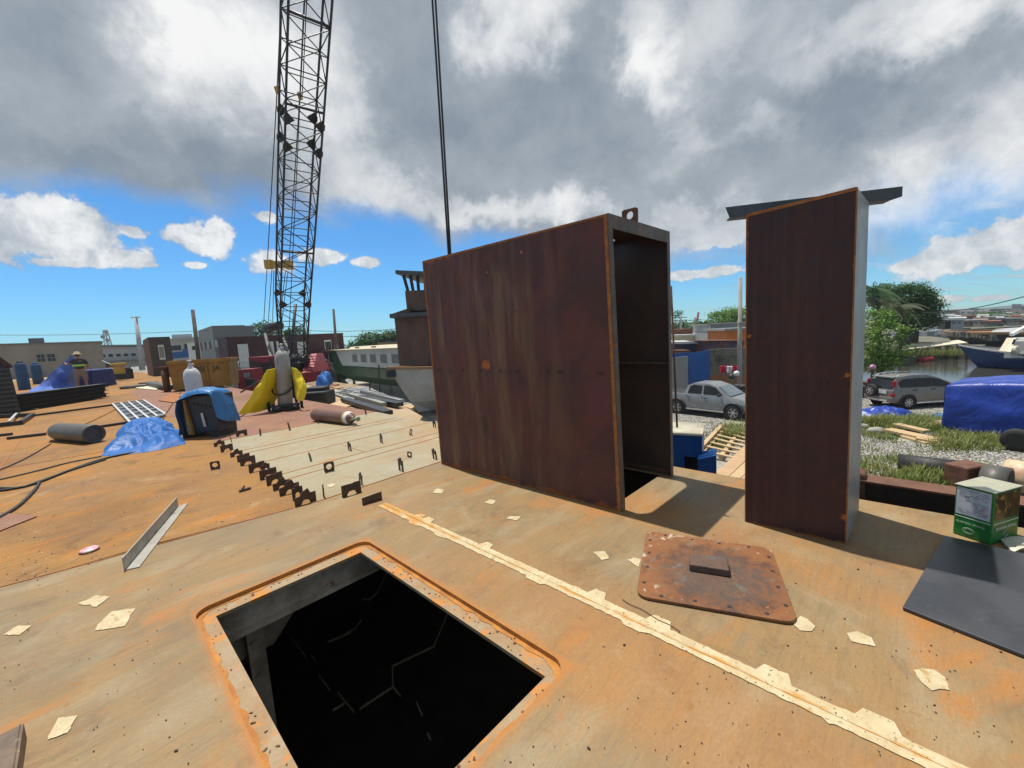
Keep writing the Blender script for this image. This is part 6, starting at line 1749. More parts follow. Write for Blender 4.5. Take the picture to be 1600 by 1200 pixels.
# ------------------------------------------------------------------ ships and debris beyond the deck edge
def hull_rows(A_, B_, wid, zk, zd, bow=.35, flare=.75, n=12, sheer=.3, bowrake=.9):
    """rows of hull points from stern A to bow B: keel, chine, deck edge on both sides"""
    ax = flat_dir(A_, B_); L_ = (B_-A_).length; sd_ = Z.cross(ax); rows = []
    for i in range(n+1):
        f = i/n; wf = 1 if f < 1-bow else max(.02, (1-((f-(1-bow))/bow)**2))
        dz = zd+sheer*f*f*1.2
        xk = min(L_*f, L_-bowrake*0)
        rk = bowrake*max(0, (f-(1-bow))/bow)
        c = A_+ax*L_*f
        rows.append([flat(c-ax*rk*1.0, 0)-sd_*0+Z*zk, flat(c-ax*rk*.7, 0)+sd_*wid*.5*wf*flare*.8+Z*(zk+(dz-zk)*.25), flat(c-ax*rk*.3, 0)+sd_*wid*.5*wf*(flare+1)/2+Z*(zk+(dz-zk)*.65), flat(c, 0)+sd_*wid*.5*wf+Z*dz])
    return rows, ax, sd_, L_
def hull(name, label, cat, A_, B_, wid, zk, zd, mats, deckmat, zsplit=None, **kw):
    rows, ax, sd_, L_ = hull_rows(A_, B_, wid, zk, zd, **kw)
    t = thing(name, label, cat, flat(A_, zk))
    def mir(p): q = p-flat(A_, 0); return p-sd_*2*q.dot(sd_)
    mb = MB(); full = [[mir(p) for p in r[::-1]]+r[1:] for r in rows]
    mb.grid(full, False)
    n = len(rows[0]); m = len(full[0])
    mb.f.append(list(range(m))); mb.sm.append(False); mb.mi.append(0)
    hullo = mb.build('hull', mats, t)
    mb = MB()
    mb.grid([[p+Z*.02 for p in (mir(r[-1]), r[-1])] for r in rows], False); mb.build('deck', deckmat, t)
    return t, rows, ax, sd_, L_, mir
# rusty ship under construction right behind the casing
sB, sA = at(612, 578, 24.0), at(900, 560, 26)
sb_ = flat(sB, 0); zd = at(620, 582, 24).z
t, rows, ax, sd_, L_, mir = hull('tugboat', 'unfinished rust coloured ship with grey bow hull standing ashore behind the casing', 'ship', flat(at(905, 560, 30.5), 0), flat(at(607, 572, 23.2), 0), 5.4, GZ+.25, zd-.15, M('grey_ship_primer', (.56, .55, .52), (.48, .47, .44), 1.5, .6, 0, .1, (.24, .14, .08), .66), M('ship_deck_rust', (.42, .24, .11), (.34, .18, .08), 2, .8), bow=.38, sheer=.35, bowrake=1.5, flare=.72, n=14)
mb = MB()
for i in range(len(rows)-1):
    for f_ in (lambda p: p, mir): mb.bar(f_(rows[i][-1])+Z*.06, f_(rows[i+1][-1])+Z*.06, .16, .14)
mb.build('rub_rail', M('ship_deck_rust', (.42, .24, .11)), t)
mb = MB(); mb.bar(rows[-1][-1]-Z*.25-ax*.3, rows[-1][-1]-Z*.25+ax*.12, .45, .4); mb.build('bow_fender', m_black, t)
mb = MB(); mb.bar(rows[-4][3]+Z*0, rows[-5][1], .05, .05); mb.build('hull_seam', m_rust, t)
def ship_house(nm, x0, x1, yb, yt, d, thick, mat, taper=0.0, zb=None):
    A_, B_ = at(x0, yb, d), at(x1, yb, d); z1 = at(x0, yt, d).z; z0 = A_.z if zb is None else zb
    a3 = flat_dir(A_, B_); bk = Vector((0.12, 1, 0)).normalized()*thick
    tp_ = a3*taper
    mb = MB(); mb.hexa([flat(A_, z0), flat(B_, z0), flat(B_, z0)+bk, flat(A_, z0)+bk, flat(A_, z1)+tp_, flat(B_, z1), flat(B_, z1)+bk, flat(A_, z1)+tp_+bk])
    return mb.build(nm, mat, t)
m_shiprust = M('ship_house_rust', (.15, .085, .06), (.115, .065, .05), 2, .7, 0, .2, (.22, .11, .05), .64, stretch=(1, 1, .3))
ds = 25.2
dh_ = ship_house('deckhouse', 625, 760, 577, 492, ds, 3.5, m_shiprust, -.06, zb=zd-.3)
mb = MB(); mb.bar(at(667, 500, ds-.06), at(671, 575, ds-.06), .05, .03); mb.bar(at(625, 535, ds-.06), at(668, 533, ds-.06), .04, .03); mb.build('panel_seam', m_rustdark, dh_)
ship_house('house_roof', 609, 765, 497, 490.5, ds-1.0, 5.6, m_darkbar)
mb = MB(); A_ = at(609, 497, ds-1.0); mb.hexa([A_, at(640, 487, ds-.6), at(640, 487, ds-.6)+Vector((0, 2, 0)), A_+Vector((0, 2, 0)), A_+Z*.2, at(640, 481, ds-.6), at(640, 481, ds-.6)+Vector((0, 2, 0)), A_+Vector((0, 2, 0))+Z*.2]); mb.build('roof_visor', m_rust, t)
ship_house('wheelhouse', 636, 745, 486, 455, ds-.2, 2.6, m_shiprust, -.02)
mb = MB()
for x0, x1 in ((630.5, 638), (641, 646), (652, 654.5), (664, 665), (690, 690)):
    for dd_ in (0, 2.4): mb.bar(at(x1, 457, ds-.2+dd_*.8), at(x0, 430, ds-.3+dd_), .16, .16)
mb.build('window_post', m_rustdark, t)
mb = MB()
A_, B_ = at(618, 428, ds-1.0), at(760, 434, ds-1.2); C_, D_ = at(765, 412, ds+3.4), at(655, 407, ds+3.4)
mb.hexa([A_, B_, flat(C_, B_.z), flat(D_, A_.z), A_+Z*.22, B_+Z*.22, flat(C_, B_.z+.22), flat(D_, A_.z+.22)]); mb.build('wheelhouse_roof', m_darkbar, t)
mb = MB()
for k in range(6):
    c0 = flat(at(640+k*45, 600, 26), GZ+.13); mb.box(c0, (.5, 2.4, .3), ax); 
props(mb.build('keel_blocks', m_wood, loc=flat(at(640, 600, 26), GZ)), 'timber blocks under the rusty ship hull', 'blocks')
# green and white passenger boat
fA, fB = at(519, 560, 44), at(700, 585, 25.5)
bx2 = flat_dir(fA, fB); L2 = (flat(fB, 0)-flat(fA, 0)).length; sd2 = bx2.cross(Z)
if sd2.dot(flat(fA, 0)) > 0: sd2 = -sd2
z_top = at(519, 548, 44).z; z_deck = at(523, 583, 44).z; 
gbt = thing('passenger_boat', 'green and white wooden passenger boat with cream roof propped ashore', 'boat', flat(fA, GZ+.8))
def fp(s, o, z): return flat(fA, 0)+bx2*L2*s-sd2*o+Z*z
zc0 = GZ+.75; Wb = 3.6
zt_ = z_top; zm_ = (z_top+zc0)*.5-.05
mb = MB(); rows = []
for i in range(9):
    f = i/8; in_ = .55 if i == 0 else .15
    rows.append([fp(f, .9+in_, zc0), fp(f, .25, zc0+.7), fp(f, 0, zm_), fp(f, 0, zm_+.12)])
mb.grid(rows, False); mb.grid([[fp(0, .9, zc0), fp(0, .25, zc0+.7), fp(0, 0, zm_+.12)], [fp(0, Wb-.9, zc0), fp(0, Wb-.2, zc0+.7), fp(0, Wb, zm_+.12)]], False)
mb.build('hull', m_green, gbt)
mb = MB(); mb.hexa([fp(.0, .03, zm_+.12), fp(1, .03, zm_+.12), fp(1, Wb, zm_+.12), fp(.0, Wb, zm_+.12), fp(.0, .05, zt_), fp(1, .05, zt_), fp(1, Wb, zt_), fp(0, Wb, zt_)]); mb.build('cabin', m_white, gbt)
mb = MB(); mb.extrude([fp(0, .0, zm_+.121), fp(.13, .0, zm_+.121), fp(.05, .0, zt_), fp(0, .0, zt_)], -sd2*.03); mb.extrude([fp(-.001, .0, zm_+.121), fp(-.001, Wb, zm_+.121), fp(-.001, Wb, zt_), fp(-.001, 0, zt_)], bx2*.02); mb.build('bow_panel', m_green, gbt)
mb = MB(); mb.hexa([fp(-.05, -.35, zt_), fp(1, -.25, zt_), fp(1, Wb+.3, zt_), fp(-.05, Wb+.3, zt_), fp(-.05, -.35, zt_+.08), fp(1, -.25, zt_+.1), fp(1, Wb+.3, zt_+.1), fp(-.05, Wb+.3, zt_+.08)]); mb.build('roof', m_cream, gbt)
mb = MB(); mb.box(fp(.02, -.40, zt_-.02), (L2*.14, .08, .22), bx2); mb.box(fp(-.053, Wb*.4, zt_+.02), (.1, Wb+.6, .2), bx2); mb.build('roof_fascia', m_rust, gbt)
mb = MB(); mb.hexa([fp(.10, 1.0, zt_+.09), fp(.75, 1.0, zt_+.09), fp(.75, Wb, zt_+.09), fp(.10, Wb, zt_+.09), fp(.12, 1.2, zt_+.30), fp(.73, 1.2, zt_+.3), fp(.73, Wb-.2, zt_+.3), fp(.12, Wb-.2, zt_+.3)]); mb.build('upper_roof', m_cream, gbt)
for s_ in (.22, .40):
    mb = MB(); mb.box(fp(s_, .95, zt_+.2), (.9, .10, .12), bx2); mb.build('roof_vent', m_rust, gbt)
for k in range(6):
    s_ = .30+k*.095
    mb = MB(); mb.box(fp(s_, .03, zm_+.12+(zt_-zm_)*.46), (L2*.072, .06, (zt_-zm_)*.52), bx2); fr_ = mb.build('window', m_white, gbt)
    mb = MB(); mb.box(fp(s_, .0, zm_+.12+(zt_-zm_)*.46), (L2*.056, .03, (zt_-zm_)*.42), bx2); mb.build('pane', M('milky_glass', (.32, .33, .32), (.22, .23, .22), 6, .3), fr_)
for k in range(5):
    mb = MB(); c0 = fp(.08+k*.2, 1.4, GZ); mb.tube(c0, flat(c0, zc0+.25), .14, n=8); props(mb.build('boat_prop', m_wood if k % 2 else m_concrete, loc=c0), 'round prop under the green boat, %s from its far end' % ordn[k], 'prop', 'props under the green boat')
b = Bld('storage_container', 'small ochre yellow container between the trees and the rusty ship', 'container', 590, 640, 536, 535, 58, None, GZ, 2.4, m_yellow, 'container_box')
b.quad('window', m_white, .62, .76, .70, .86, .04); b.slab('roof', m_grey1, .05, .15)
# sheets and planks stacked on the ground past the deck edge
random.seed(5)
def lying(name, label, cat, pix, z, th, mat, group=None):
    q = [P(x, y, z) for x, y in pix]
    c = sum(q, Vector())/len(q); q.sort(key=lambda p: math.atan2(p.y-c.y, p.x-c.x))
    mb = MB(); mb.prism([(p.x, p.y) for p in q], z, z+th)
    return props(mb.build(name, mat, loc=c), label, cat, group)
ZS = -.55
lying('steel_sheet', 'orange rusted sheet lying nearest the red crane house', 'steel sheet', [(489, 604), (508, 599), (530, 601), (512, 608)], ZS, .04, m_edge, 'sheets past the deck edge')
lying('plywood_sheet', 'tan plywood sheet next to the orange rusted sheet', 'plywood', [(503, 608), (530, 603), (546, 608), (520, 614)], ZS+.02, .04, m_ply, 'sheets past the deck edge')
lying('steel_sheet', 'pale grey sheet with dark slots in the middle of the scrap', 'steel sheet', [(514, 614), (545, 607), (577, 618), (548, 626)], ZS+.03, .04, m_grey2, 'sheets past the deck edge')
lying('steel_sheet', 'grey steel sheet beside the rusty ship, outermost of the scrap', 'steel sheet', [(546, 607), (572, 605), (604, 618), (580, 622)], ZS+.01, .04, m_corr, 'sheets past the deck edge')
lying('steel_sheet', 'light brown sheet lowest in front of the scrap stack', 'steel sheet', [(512, 632), (540, 625), (560, 632), (530, 640)], ZS, .03, m_wood, 'sheets past the deck edge')
mb = MB()
for k in range(3): mb.bar(P(527+k*6, 614+k*1.8, ZS+.08), P(540+k*6, 611+k*1.8, ZS+.08), .22, .03)
props(mb.build('slotted_strips', m_black, loc=P(533, 614, ZS)), 'black strips lying on the pale grey sheet', 'strips')
for i, (a, b_, w_, lab) in enumerate((((538, 624), (607, 645), .26, 'long dark beam lowest on the scrap heap by the ship bow'), ((562, 620), (625, 632), .24, 'dark steel beam close under the ship bow'), ((545, 616), (600, 632), .18, 'thin pale bar lying across the scrap sheets'), ((566, 612), (628, 627), .20, 'grey bar furthest back on the scrap heap'))):
    mb = MB(); mb.bar(P(*a, ZS+.12), P(*b_, ZS+.12), w_, .12); props(mb.build('steel_beam', (m_blacksteel, m_blacksteel, m_grey2, m_corr)[i], loc=P(*a, ZS)), lab, 'steel beam', 'bars on the scrap heap')
mb = MB(); c0 = P(495, 632, ZS); mb.box(c0+Z*.25, (1.1, .8, .5), _rt); mb.box(c0+Z*.55+_rt*.1, (.7, .5, .2), _rt); props(mb.build('engine_block', m_black, loc=c0, bevel=.06), 'oily black engine block next to the yellow tarp flap', 'engine')
poly_ground('scrap_bank', [P(480, 640, ZS), P(640, 680, ZS), P(660, 650, ZS), P(575, 603, ZS), P(500, 594, ZS), P(470, 600, ZS)], ZS-.01, m_quay, 2.4)
heap('blue_tarp', [P(497, 603, ZS), P(500, 598, ZS), P(508, 596, ZS), P(517, 597, ZS), P(521, 602, ZS), P(510, 606, ZS)], lambda t, a, q: .42*(1-t**4), m_tarpblue, 'bright blue tarpaulin bundle on the ground before the green boat', wr=.34, sc=1.3, rings=10, seed=3.0, seg=5)
def rods(pl, label, r=.03):
    t = None; mb = MB()
    for a, b_, d0, d1 in pl: mb.tube(at(*a, d0), at(*b_, d1), r, n=5)
    return props(mb.build('rod_trestle', m_blacksteel, loc=at(*pl[0][0], pl[0][2])), label, 'trestle')
rods([((592, 570), (594, 632), 17, 17), ((577, 590), (579, 627), 18, 18), ((579, 627), (594, 632), 18, 17), ((577, 605), (593, 605), 18, 17)], 'thin upright rod frame before the green boat')
rods([((482, 575), (494, 602), 31, 31), ((506, 569), (508, 590), 31, 31)], 'pale thin props leaning by the blue bundle')
# overhead wires
def wire(label, pts, d0, d1, r, sag=.0):
    a, b_ = at(*pts[0], d0), at(*pts[1], d1); q = []
    for k in range(25):
        f = k/24; p = a.lerp(b_, f); p.z -= sag*4*f*(1-f); q.append(p)
    mb = MB(); mb.path(q, r, 5); props(mb.build('overhead_wire', m_cable, loc=a), label, 'wire', 'overhead wires')
wire('upper overhead wire crossing the sky above the long grey shed', ((-60, 523), (330, 516)), 60, 60, .03, .3)
wire('overhead wire from the container office towards the rusty ship', ((470, 516), (640, 512)), 60, 60, .035, .3)
wire('lower overhead wire just above the trees by the rusty ship', ((490, 525), (640, 522)), 62, 62, .035, .2)
wire('thick black cable dropping across the harbour sky', ((1440, 488), (1680, 440)), 45, 22, .035, .5)

# ------------------------------------------------------------------ vehicles
def wheel(t, c, axle, r=.34, w_=.22, spokes=5, out=1):
    """tyre at c (hub centre) with rim as sub-part; axle points outward"""
    a = Vector(axle).normalized()
    mb = MB(); mb.lathe([(r*.62, -w_*.5), (r*.93, -w_*.5), (r, -w_*.36), (r, w_*.36), (r*.93, w_*.5), (r*.66, w_*.5), (r*.62, w_*.42)], c, a, 26)
    ty = mb.build('wheel', m_tyre, t)
    x = a.cross(Z).normalized(); y = x.cross(a)
    mb = MB()
    mb.lathe([(r*.66, w_*.30), (r*.66, w_*.44), (r*.60, w_*.47), (r*.58, w_*.34)], c, a, 24)
    for k in range(spokes):
        an = 2*math.pi*k/spokes; d_ = x*math.cos(an)+y*math.sin(an)
        mb.bar(c+a*w_*.43+d_*r*.08, c+a*w_*.43+d_*r*.62, r*.17, .025, a)
    mb.lathe([(r*.16, w_*.38), (r*.14, w_*.50), (.01, w_*.5)], c, a, 12)
    mb.build('rim', m_rim, ty)
    mb = MB(); mb.lathe([(r*.6, w_*.28), (.02, w_*.29)], c, a, 20); mb.build('brake_disc', m_black, ty)
    return ty
def car_frame(p_rear, p_front, side_z=GZ):
    ax = flat_dir(p_rear, p_front); left = Z.cross(ax)     # left of the driving direction
    return ax, left
def loft_body(t, org, ax, sd_, stations, mat, name='body', closed=True):
    """stations: (x, [(half width, z), ...]) ; mirrored"""
    rows = []
    for x, prof in stations:
        r_ = [org+ax*x+sd_*w_+Z*z for w_, z in prof]; l_ = [org+ax*x-sd_*w_+Z*z for w_, z in prof[::-1]]
        rows.append(r_+l_)
    mb = MB(); mb.grid(rows, True, closed=True)
    n = len(rows[0])
    mb.f.append(list(range(n))[::-1]); mb.sm.append(False); mb.mi.append(0)
    b0 = len(mb.v)-n; mb.f.append(list(range(b0, b0+n))); mb.sm.append(False); mb.mi.append(0)
    o = mb.build(name, mat, t)
    e = o.modifiers.new('edge', 'EDGE_SPLIT'); e.split_angle = R(32)
    return o
# grey double cab pickup (its right flank towards us, nose to the right of the picture)
pr, pf = G(1060, 645.5), G(1147, 656)
ax, _l = car_frame(pr, pf); sd_ = ax.cross(Z)             # sd_ points to the car's right
if sd_.dot(pr) > 0: sd_ = -sd_                              # nearest flank
wb = (pf-pr).length; s = wb/2.83
org = pr - sd_*.80*s                                       # rear axle centre on the ground
pk = thing('pickup_truck', 'grey double cab pickup parked on the gravel before the blue fence', 'pickup', org)
def cw(z): return z*s
prof = lambda hw, zb, zm, zt, tw: [(hw*.94*s, zb*s), (hw*s, (zb+.22)*s), (hw*s, zm*s), (tw*s, zt*s)]
st = [(-1.12, prof(.80, .55, .75, .98, .74)), (-1.08, prof(.86, .48, .78, 1.05, .80)), (-.2, prof(.90, .40, .80, 1.08, .84)), (.72, prof(.90, .36, .80, 1.08, .84)), (2.25, prof(.90, .36, .80, 1.07, .82)), (2.5, prof(.90, .38, .80, 1.06, .80)), (3.1, prof(.88, .40, .78, .98, .74)), (3.42, prof(.80, .42, .70, .88, .66)), (3.55, prof(.66, .46, .62, .74, .55))]
loft_body(pk, org, ax, sd_, [(x*s, p) for x, p in st], m_carpick)
gh = [(.34, 1.06, .80), (.48, 1.50, .64), (.75, 1.62, .60), (1.55, 1.63, .60), (1.95, 1.50, .62), (2.62, 1.05, .76)]
def gp_(x, z, w_, side): return org+ax*x*s+sd_*side*w_*s+Z*z*s
mb = MB()
mb.grid([[gp_(x, z, w_, sd) for sd in (1, .6, -.6, -1)] for x, z, w_ in gh], True)
for sd in (1, -1): mb.add([gp_(x, z, w_, sd) for x, z, w_ in gh], [list(range(6)) if sd > 0 else list(range(6))[::-1]])
mb.build('cabin_roof', m_carpick, pk)
def glass_poly(t, pts, side, out=.012):
    mb = MB(); n_ = sd_*side
    mb.extrude([p+n_*out for p in pts], -n_*.02); return mb.build('window', m_glass, t)
def hw(z): return .80+(.615-.80)*(z-1.06)/(1.60-1.06)
for side in (1, -1):
    for poly in ([(.52, 1.12), (1.22, 1.12), (1.22, 1.52), (.80, 1.54), (.60, 1.46)], [(1.33, 1.12), (2.28, 1.12), (1.92, 1.44), (1.62, 1.53), (1.33, 1.54)]):
        glass_poly(pk, [gp_(x, z, hw(z)+.008, side) for x, z in poly], side, .004)
mb = MB(); mb.hexa([gp_(2.60, 1.075, .70, 1), gp_(2.60, 1.075, .70, -1), gp_(2.57, 1.075, .70, -1), gp_(2.57, 1.075, .70, 1), gp_(2.01, 1.49, .57, 1), gp_(2.01, 1.49, .57, -1), gp_(1.98, 1.48, .57, -1), gp_(1.98, 1.48, .57, 1)])
mb.v = [v+ax*.02+Z*.014 for v in mb.v]; mb.build('windscreen', M('windscreen_glass', (.10, .14, .16), (.16, .20, .22), 2, .06, 0, 0, spec=.9), pk)
mb = MB(); mb.hexa([gp_(-.98, 1.03, .70, 1), gp_(.25, 1.03, .70, 1), gp_(.25, 1.03, .70, -1), gp_(-.98, 1.03, .70, -1), gp_(-.98, 1.09, .70, 1), gp_(.25, 1.09, .70, 1), gp_(.25, 1.09, .70, -1), gp_(-.98, 1.09, .70, -1)]); mb.build('load_bed_cover', m_plastic, pk)
for sx, x0 in ((0, 0), (1, 2.83)):
    for side in (1, -1):
        wheel(pk, org+ax*x0*s+sd_*side*.83*s+Z*.35*s, sd_*side, .35*s, .24*s, 6)
        mb = MB(); c0 = org+ax*x0*s+sd_*side*.905*s+Z*.37*s
        arc = [c0+(ax*math.cos(R(a))+Z*math.sin(R(a)))*.42*s for a in range(-10, 191, 15)]
        mb.path(arc, .05*s, 6); mb.build('wheel_arch', m_plastic, pk)
        mb = MB(); mb.lathe([(.40*s, -.06), (.40*s, .002)], c0+Z*-.02, sd_*side, 22); mb.build('arch_well', m_black, pk)
for side in (1, -1):
    mb = MB(); mb.box(org+ax*1.45*s+sd_*side*.90*s+Z*.34*s, (1.9*s, .06, .07), ax); mb.build('side_step', m_chrome, pk)
    mb = MB(); mb.box(gp_(2.22, 1.14, .98, side), (.10*s, .2*s, .13*s), ax); mb.build('mirror', m_plastic, pk, bevel=.02)
    for x0 in (.62, 1.50):
        mb = MB(); mb.box(gp_(x0, .93, .905, side), (.17*s, .03, .035), ax); mb.build('door_handle', m_plastic, pk)
    mb = MB()
    for x0 in (.45, 1.28, 2.26): mb.bar(gp_(x0, .45, .903, side), gp_(x0+.02, 1.05, .86, side), .012, .006)
    mb.build('door_gap', m_black, pk)
    mb = MB(); mb.box(gp_(3.36, .80, .62, side), (.30*s, .28*s, .14*s), ax); mb.build('headlight', m_chrome, pk, bevel=.03)

# silver grey people carrier with spare wheel on the tailgate
rr_, rl = G(1415, 638.5), G(1373, 631)                     # right and left rear wheels on the ground
sdm = (rr_-rl); sdm.z = 0; s = sdm.length/1.50; sd_ = sdm.normalized(); ax = Z.cross(sd_)
if ax.x < 0: ax = -ax
org = (rr_+rl)/2
mv = thing('people_carrier', 'taupe grey people carrier with a spare wheel on its tailgate beside the water', 'car', org)
prof = lambda hw, zb, zm, zt, tw: [(hw*.92*s, zb*s), (hw*s, (zb+.2)*s), (hw*s, zm*s), (tw*s, zt*s)]
st = [(-.74, prof(.78, .42, .62, .92, .74)), (-.68, prof(.84, .34, .66, 1.02, .80)), (-.2, prof(.87, .28, .78, 1.06, .83)), (1.2, prof(.87, .26, .78, 1.03, .83)), (2.3, prof(.87, .26, .78, 1.0, .82)), (3.0, prof(.84, .28, .72, .92, .74)), (3.35, prof(.70, .32, .6, .76, .6))]
loft_body(mv, org, ax, sd_, [(x*s, p) for x, p in st], m_carmpv)
gh = [(-.66, 1.02, .79), (-.58, 1.40, .66), (-.40, 1.60, .60), (.4, 1.68, .60), (1.2, 1.64, .60), (1.75, 1.48, .62), (2.75, 1.00, .76)]
mb = MB(); mb.grid([[gp_(x, z, w_, sd) for sd in (1, .6, -.6, -1)] for x, z, w_ in gh], True)
for sd in (1, -1): mb.add([gp_(x, z, w_, sd) for x, z, w_ in gh], [list(range(7)) if sd > 0 else list(range(7))[::-1]])
mb.build('cabin_roof', m_carmpv, mv)
def hw(z): return .79+(.61-.79)*(z-1.02)/(1.60-1.02)
for side in (1, -1):
    glass_poly(mv, [gp_(x, z, hw(z)+.012, side) for x, z in ((-.36, 1.12), (.42, 1.09), (.42, 1.52), (-.12, 1.50), (-.38, 1.36))], side, .004)
    glass_poly(mv, [gp_(x, z, hw(z)+.012, side) for x, z in ((.48, 1.09), (1.32, 1.08), (1.32, 1.50), (.48, 1.52))], side, .004)
    glass_poly(mv, [gp_(x, z, hw(z)+.012, side) for x, z in ((1.40, 1.08), (2.42, 1.06), (1.80, 1.40), (1.40, 1.49))], side, .004)
    mb = MB(); mb.path([gp_(-.45, 1.62, .55, side), gp_(-.2, 1.72, .55, side), gp_(.5, 1.75, .55, side), gp_(1.3, 1.70, .55, side)], .025*s, 6); mb.build('roof_rail', m_chrome, mv)
    mb = MB(); mb.box(gp_(-.62, 1.30, .72, side), (.16*s, .12*s, .30*s), ax); tl = mb.build('tail_light', m_taillight, mv, bevel=.03)
    mb = MB(); mb.box(gp_(-.70, .74, .74, side), (.16*s, .20*s, .16*s), ax); mb.build('bumper_light', m_taillight, mv, bevel=.03)
    for x0 in (0, 2.54):
        wheel(mv, org+ax*x0*s+sd_*side*.81*s+Z*.33*s, sd_*side, .33*s, .22*s, 7)
        c0 = org+ax*x0*s+sd_*side*.875*s+Z*.34*s
        mb = MB(); mb.path([c0+(ax*math.cos(R(a))+Z*math.sin(R(a)))*.40*s for a in range(-15, 196, 15)], .045*s, 6); mb.build('wheel_arch', m_plastic, mv)
        mb = MB(); mb.lathe([(.385*s, -.06), (.385*s, .001)], c0-Z*.01, sd_*side, 22); mb.build('arch_well', m_black, mv)
    mb = MB(); mb.box(gp_(1.25, .30, .86, side), (1.8*s, .05, .07), ax); mb.build('side_trim', m_chrome, mv)
    for x0 in (.35, 1.30):
        mb = MB(); mb.box(gp_(x0, .95, .86, side), (.2*s, .03, .04), ax); mb.build('door_handle', m_plastic, mv)
    mb = MB()
    for x0 in (.44, 1.36, 2.3): mb.bar(gp_(x0, .36, .873, side), gp_(x0, 1.04, .835, side), .012, .006)
    mb.build('door_gap', m_black, mv)
    mb = MB(); mb.box(gp_(2.2, 1.10, .98, side), (.1*s, .2*s, .13*s), ax); mb.build('mirror', m_carmpv, mv, bevel=.02)
mb = MB(); q = [gp_(-.672, 1.06, .66, 1), gp_(-.672, 1.06, .66, -1), gp_(-.565, 1.46, .58, -1), gp_(-.565, 1.46, .58, 1)]; mb.extrude([p-ax*.03 for p in q], ax*.02); mb.build('rear_window', m_glass, mv)
mb = MB(); mb.hexa([p-ax*.03 for p in (gp_(-.74, .34, .80, 1), gp_(-.74, .34, .80, -1), gp_(-.60, .34, .84, -1), gp_(-.60, .34, .84, 1), gp_(-.78, .62, .82, 1), gp_(-.78, .62, .82, -1), gp_(-.64, .62, .86, -1), gp_(-.64, .62, .86, 1))]); mb.build('bumper', m_carmpv, mv, bevel=.04)
mb = MB(); mb.box(gp_(-.80, .42, 0, 1), (.05, 1.1*s, .08), ax); mb.build('bumper_trim', m_chrome, mv)
mb = MB(); mb.box(gp_(-.76, .86, .20, 1), (.03, .52*s, .17*s), ax); mb.build('number_plate', m_plate, mv)
mb = MB(); mb.box(gp_(-.5, 1.62, 0, 1), (.25*s, 1.1*s, .05), ax); mb.build('spoiler', m_chrome, mv)
wheel(mv, gp_(-.86, .88, .30, -1), -ax, .33*s, .22*s, 6)
# motorcycles
def motorcycle(label, p, ax_, sc, col):
    t = thing('motorcycle', label, 'motorcycle', p, 'parked motorcycles'); ax_ = Vector(ax_).normalized(); sd2_ = ax_.cross(Z)
    def q(x, y, z): return p+ax_*x*sc+sd2_*y*sc+Z*z*sc
    for x in (0, 1.28):
        mb = MB(); mb.lathe([(.22*sc, -.05), (.29*sc, -.05), (.30*sc, 0), (.29*sc, .05), (.22*sc, .05)], q(x, 0, .30), sd2_, 20); wq = mb.build('wheel', m_tyre, t)
        mb = MB()
        for k in range(6):
            a = math.pi*k/3; mb.bar(q(x, 0, .30), q(x+.22*math.cos(a), 0, .30+.22*math.sin(a)), .02, .02)
        mb.build('spokes', m_rim, wq)
    mb = MB(); mb.path([q(1.28, 0, .3), q(1.05, 0, .85), q(1.0, 0, 1.0)], .035*sc, 6); mb.path([q(.95, -.33, 1.05), q(1.02, 0, 1.0), q(.95, .33, 1.05)], .02*sc, 6); mb.path([q(0, .06, .3), q(.45, .06, .4), q(.95, 0, .8)], .035*sc, 6); mb.build('frame', m_black, t)
    mb = MB(); mb.box(q(.55, 0, .42), (.4*sc, .26*sc, .32*sc), ax_); mb.build('engine', m_cyldark, t, bevel=.04)
    mb = MB(); mb.path([q(.45, 0, .78), q(.62, 0, .86), q(.82, 0, .86), q(.95, 0, .78)], [.07*sc, .14*sc, .14*sc, .06*sc], 10); mb.path([q(1.1, 0, .62), q(1.3, 0, .64), q(1.5, 0, .52)], [.05*sc, .07*sc, .03*sc], 8); mb.build('fuel_tank', col, t)
    mb = MB(); mb.path([q(-.25, 0, .80), q(.1, 0, .80), q(.45, 0, .76)], [.06*sc, .12*sc, .10*sc], 10); mb.build('seat', m_black, t)
    mb = MB(); mb.lathe([(.09*sc, 0), (.085*sc, .06), (.02, .09)], q(1.08, 0, .92), ax_, 12); mb.build('headlight', m_chrome, t)
    for s_ in (-1, 1):
        mb = MB(); mb.box(q(.93, .36*s_, 1.2), (.03, .12*sc, .08*sc), ax_); mb.bar(q(.95, .3*s_, 1.05), q(.93, .36*s_, 1.2), .015); mb.build('mirror', m_black, t)
    return t
m1 = G(1349, 622)
motorcycle('red motorcycle half hidden between grey trunk and people carrier', m1, (.6, -.8, 0), 1.0, m_red)
hm = G(1362, 612)
mb = MB(); mb.lathe([(.10, 0), (.14, .05), (.145, .14), (.11, .22), (.03, .26)], Vector((hm.x, hm.y, GZ+1.28)), Z, 16)
hel = mb.build('helmet', M('magenta_helmet', (.45, .06, .30), (.65, .55, .62), 6, .3), loc=Vector((hm.x, hm.y, GZ+1.28))); props(hel, 'magenta and white helmet on a post behind the people carrier', 'helmet')
mb = MB(); mb.bar(Vector((hm.x, hm.y, GZ)), Vector((hm.x, hm.y, GZ+1.28)), .10); mb.box(Vector((hm.x, hm.y, GZ+1.24)), (.34, .3, .06), _rt); props(mb.build('timber_post', m_bark, loc=hm), 'dark timber post carrying a helmet by the people carrier', 'post')
